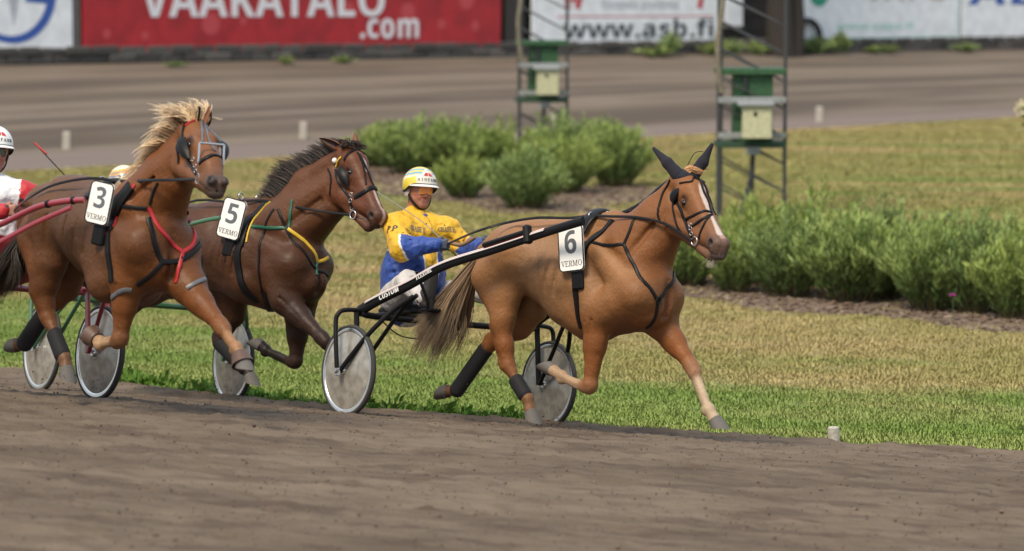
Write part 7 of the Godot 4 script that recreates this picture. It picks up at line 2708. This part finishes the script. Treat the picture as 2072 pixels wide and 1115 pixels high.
	lb.box(Transform3D(Basis(Vector3.UP, PI / 2 - 0.25), Vector3(-0.245, 1.345, 0.19)), Vector3(0.1, 0.035, 0.006), 0.002)
	var pa := part("chest_label", lb.mesh(), M.redline, dr.get_node("jacket"))
	lettering(pa, "VALTRA", "Droid Sans", true, 0.013, Transform3D(Basis(Vector3.UP, PI / 2 - 0.25), Vector3(-0.241, 1.345, 0.191)), M.white, 0.07, 0.001)
	var inv := hx.affine_inverse() * frame_of(SULKY_3_AT)
	for s in [1.0, -1.0]:
		var path := [inv * ((DRIVER_6.haR if s > 0 else DRIVER_6.haL) + shift)]
		for k in range(1, REIN_3.size()): path.append(REIN_3[k] * Vector3(1, 1, s))
		path[-1] = HT * (J.bit * Vector3(1, 1, s)) + HT.basis * Vector3(-0.02, 0, 0.012 * s)
		mb = MB.new()
		mb.tube(smooth_line(path, 5), [0.0105], 6, true, null, 0.35, Vector3(0, 0.3, 1))
		tag(part("rein", mb.mesh(), M.black, self, hx), "black near side rein from the white jacketed driver to the flaxen maned horse's bit" if s > 0 else "black far side rein of the flaxen maned horse, behind its neck", "rein", "reins")

func build_five(M: Dictionary) -> void:
	var J := JOINTS_5
	var e: Vector3 = (J.nose - J.brow).normalized()
	var n := Vector3(-e.y, e.x, 0)
	var len: float = (J.nose - J.brow).length()
	var C := {
		"body": Color(0.092, 0.038, 0.017), "flank": Color(0.082, 0.038, 0.021), "chest": Color(0.068, 0.027, 0.012), "neck": Color(0.118, 0.047, 0.019), "leg": Color(0.04, 0.02, 0.013), "head": Color(0.145, 0.05, 0.022), "muzzle": Color(0.085, 0.045, 0.033), "eyelid": Color(0.035, 0.02, 0.015),
		"RF": Color(0.018, 0.014, 0.012), "LF": Color(0.022, 0.016, 0.013), "RH": Color(0.02, 0.014, 0.012), "LH": Color(0.02, 0.014, 0.012), "rough": 0.5,
		"tint": func(p: Vector3, ph: Vector3, nn: Vector3, c: Color) -> Color:
			var q: Vector3 = ph - J.brow
			var t: float = q.dot(e) / len
			if t > -0.1 and t < 1.3 and q.dot(n) > -0.09 and nn.dot(n) > 0.1:
				# star, and a snip that widens to the nose
				var wd := 0.022 * smoothstep(0.02, 0.1, t) * smoothstep(0.3, 0.2, t) + (0.008 + 0.012 * (t - 0.6)) * smoothstep(0.55, 0.65, t)
				c = c.lerp(Color(0.6, 0.5, 0.45) if t < 0.85 else Color(0.5, 0.34, 0.29), smoothstep(wd + 0.005, wd - 0.003, absf(ph.z + 0.004)) * (1.0 if wd > 0.003 else 0.0))
			return c * (1.0 + 0.22 * coat_noise(p)),
	}
	var hf := build_horse("trotting_horse", "dark bay horse with black mane and legs and a white snip, number 5", J, C, HORSE_5_AT, 0.0104)
	var horse: Node3D = hf[0]
	var F: Field = hf[1]
	leg_wrap("leg_boot", J.LHhk.lerp(J.LHft, 0.05), J.LHft, 0.052, 0.052, horse, M.boot)
	leg_wrap("leg_boot", J.RHhk.lerp(J.RHft, 0.2), J.RHft, 0.05, 0.05, horse, M.boot)
	tail(horse, J, 260, 0.07, 0.0075, [Color(0.012, 0.009, 0.008), Color(0.02, 0.015, 0.013), Color(0.03, 0.02, 0.016)], 51)
	var pb: Vector3 = J.poll * Vector3(1, 1, 0)
	for s in [1.0, -1.0]:
		part("ear", ear_mesh(EAR_5[0] if s > 0 else EAR_5[1], head_turn(J) * (pb + Vector3(0.01, -0.05, 0.055 * s)), Vector3(0.7, 0, 0.7 * s), 0.036, Color(0.06, 0.025, 0.015), Color(0.15, 0.055, 0.025)), vmat(0.7), horse)
	var r := RandomNumberGenerator.new()
	r.seed = 55
	var mb := MB.new()
	for i in 260:
		var t := (i + r.randf()) / 260.0
		var c := Color(0.012, 0.009, 0.008).lerp(Color(0.035, 0.023, 0.018), r.randf())
		var side := r.randf_range(-1, 1)
		var root := crest_at(J, t) + Vector3(0, r.randf_range(-0.02, 0.01), 0.025 * side)
		var dir := Vector3(-0.8 + r.randfn(0, 0.1), 0.72 + r.randfn(0, 0.1), side * 0.3).normalized()
		mane_lock(mb, root, dir, Vector3(-0.45, -0.3, 0.15 * side), r.randf_range(0.1, 0.155) * (0.75 + 0.45 * sin(PI * t)), 0.0052, c, c * 1.6, 0.035, r.randf() * 6.0, 12, 0.03)
	part("mane", mb.mesh(), hair_mat(), horse)
	mb = MB.new()
	for i in 44:
		var c := Color(0.02, 0.013, 0.011).lerp(Color(0.06, 0.03, 0.02), r.randf())
		var z := r.randf_range(-0.06, 0.06)
		mane_lock(mb, pb + Vector3(r.randf_range(-0.02, 0.05), r.randf_range(-0.03, 0.01), z), Vector3(r.randf_range(-0.3, 0.9), r.randf_range(0.1, 0.6), z * 8.0 + r.randf_range(-0.3, 0.3)).normalized(), Vector3(0.3, -0.9, z * 5.0), r.randf_range(0.06, 0.12), 0.006, c, c * 1.5, 0.12, r.randf() * 6.0)
	part("forelock", mb.mesh(), hair_mat(), horse)
	var hx := horse.transform
	var HT := head_turn(J)
	var har := thing("racing_harness", "green and yellow edged racing harness with number plate 5 on the bay horse", "harness", hx, "racing harnesses")
	tack(har, F, HARNESS_5, M)
	number_plate(har, "5", PLATE_5[0], -0.2, 0.2, 0.192, 0.3, M)
	for s in [1.0, -1.0]: buckle(har, Vector3(PLATE_5[1].x, PLATE_5[1].y + 0.02, 0.1 * s), Vector3(1, 0.1, 0), 0.026, M.steel, "terret")
	var hk := MB.new()
	hk.box(Transform3D(Basis.IDENTITY, PLATE_5[1] + Vector3(0.14, 0.04, 0)), Vector3(0.05, 0.04, 0.03), 0.006)
	part("saddle_hook", hk.mesh(), M.white, har)
	var bri := thing("bridle", "black bridle with a white rosette on the bay horse, number 5", "bridle", hx, "bridles")
	tack(bri, F, BRIDLE_5, M, HT)
	for s in [1.0, -1.0]:
		var ep: Vector3 = J.eye * Vector3(1, 1, 0)
		blinker(bri, HT * (ep - n * 0.045 + Vector3(0, 0, 0.115 * s)), HT.basis * (-e).normalized(), HT.basis * (Vector3(0, 0, s) + n * 0.3).normalized(), 0.09, 0.062, M.black)
		var bit: Vector3 = HT * (J.bit * Vector3(1, 1, s))
		buckle(bri, bit + HT.basis * Vector3(0, 0, 0.012 * s), HT.basis * Vector3(0.1, 0, 1), 0.03, M.steel, "bit_ring")
		buckle(bri, bit + HT.basis * (n * 0.04 - e * 0.05), HT.basis * Vector3(0.3, 0, 1), 0.02, M.steel, "bit_ring")
		for k in 3: buckle(bri, F.snap(HT * (J.bit.lerp(J.eye, 0.18 + 0.14 * k) * Vector3(1, 1, s)), 0.008), Vector3(0.2, 0, s), 0.012, M.steel)
	var ro := MB.new()
	ro.ball(F.snap(ROSETTE_5, 0.006), Vector3(0.022, 0.022, 0.022), 14)
	part("rosette", ro.mesh(), M.white, bri)
	var racing_green := mat(lin(0.02, 0.1, 0.035), 0.35)
	racing_green.clearcoat_enabled = true
	build_sulky("sulky", "green sulky with disc wheels behind the two left horses", SULKY_5_AT, HALF_AXLE[5], WHEEL_RADII[5], racing_green, SHAFT_5, [], M, 0.5)
	var L := {
		"skin": Color(0.35, 0.16, 0.1), "glove": Color(0.05, 0.05, 0.05), "trousers": Color(0.45, 0.44, 0.42), "collar": M.white, "lens": mat(lin(0.06, 0.06, 0.05), 0.08), "pad": mat(lin(0.3, 0.3, 0.3), 0.7), "name_ink": mat(lin(0.08, 0.08, 0.1), 0.6),
		"jacket": func(p: Vector3, _nn: Vector3, c: Color) -> Color: return Color(0.03, 0.1, 0.06) if c.r < 0.5 or p.y < 1.2 else Color(0.6, 0.5, 0.1),
		"helmet": func(d: Vector3) -> Color:
			var u := d.y + d.z * 0.25
			if absf(u - 0.42) < 0.06 or absf(u - 0.62) < 0.025: return Color(0.06, 0.12, 0.3)
			if u > 0.45 and u < 0.78: return Color(0.6, 0.33, 0.03)
			return Color(0.68, 0.6, 0.42),
	}
	var shift: Vector3 = DRIVER_5_HEAD - DRIVER_6.head
	build_driver("driver", "person driving in a yellow helmet with blue bands, hidden behind the flaxen maned horse", SULKY_5_AT, shift, L, M)
	var inv := hx.affine_inverse() * frame_of(SULKY_5_AT)
	for s in [1.0, -1.0]:
		var path := [inv * ((DRIVER_6.haR if s > 0 else DRIVER_6.haL) + shift)]
		for k in range(1, REIN_5.size()): path.append(REIN_5[k] * Vector3(1, 1, s))
		path[-1] = HT * (J.bit * Vector3(1, 1, s)) + HT.basis * Vector3(-0.02, 0, 0.012 * s)
		mb = MB.new()
		mb.tube(smooth_line(path, 5), [0.0105], 6, true, null, 0.35, Vector3(0, 0.3, 1))
		tag(part("rein", mb.mesh(), M.black, self, hx), "black near side rein reaching the bay horse's bit" if s > 0 else "black far side rein of the bay horse, behind its neck", "rein", "reins")
	mb = MB.new()
	var hand: Vector3 = DRIVER_6.haR + shift
	var tip: Vector3 = WHIP_5_TIP
	mb.tube(smooth_line([hand, hand.lerp(tip, 0.5) + Vector3(0, -0.05, 0), tip], 6), [0.005], 6, true)
	var wh := part("driving_whip", mb.mesh(), M.black, self, frame_of(SULKY_5_AT))
	tag(wh, "thin black whip with a red tip rising behind the flaxen maned horse's croup", "whip", "driving whips")
	mb = MB.new()
	mb.tube([tip, tip.lerp(hand, 0.12)], [0.0085], 6, true)
	part("red_tip", mb.mesh(), M.red, wh)

func _ready() -> void:
	# camera, sky, sun
	var cam := Camera3D.new()
	cam.name = "camera"
	add_child(cam)
	cam.fov = 9.584
	cam.near = 0.5
	cam.far = 900.0
	cam.position = Vector3(0, 3.5, 0)
	cam.rotation.x = -atan(657.5 / 6650.0)
	var ca := CameraAttributesPhysical.new()
	ca.frustum_focal_length = 143.2
	ca.frustum_focus_distance = 22.6
	ca.exposure_aperture = 2.3
	cam.attributes = ca
	var we := WorldEnvironment.new()
	we.name = "world_environment"
	var env := Environment.new()
	env.background_mode = Environment.BG_SKY
	var sky := Sky.new()
	var sm := ProceduralSkyMaterial.new()
	sm.sky_top_color = Color(0.74, 0.79, 0.86)
	sm.sky_horizon_color = Color(0.72, 0.74, 0.75)
	sm.sky_curve = 0.3
	sm.ground_bottom_color = Color(0.3, 0.29, 0.25)
	sm.ground_horizon_color = Color(0.5, 0.5, 0.47)
	sm.sky_energy_multiplier = 0.98
	sky.sky_material = sm
	env.sky = sky
	env.tonemap_mode = Environment.TONE_MAPPER_LINEAR
	env.tonemap_exposure = 1.68
	env.sdfgi_enabled = true
	env.ssao_enabled = true
	env.ssil_enabled = true
	we.environment = env
	add_child(we)
	var sun := DirectionalLight3D.new()
	sun.name = "sun"
	sun.light_energy = 0.8
	sun.light_color = Color(1.0, 0.94, 0.85)
	sun.light_angular_distance = 18.0
	sun.shadow_enabled = true
	sun.rotation = Vector3(deg_to_rad(-53), deg_to_rad(-32), 0)
	add_child(sun)
	# the place
	lay_ground()
	build_fence()
	set_pegs()
	lattice_mast(Vector3(3.3, bank(3.3, -45.6), -45.6), 0.02, 0.92, 1.03, "tall lattice mast with a green cabinet and cream nest box behind the near shrub bed", 1)
	lattice_mast(Vector3(0.52, bank(0.52, -58.5), -58.5), 0.12, 0.86, 1.06, "farther lattice mast with cream nest box behind the far shrub bed", 2)
	plant_shrubs()
	grow_grass()
	build_race()
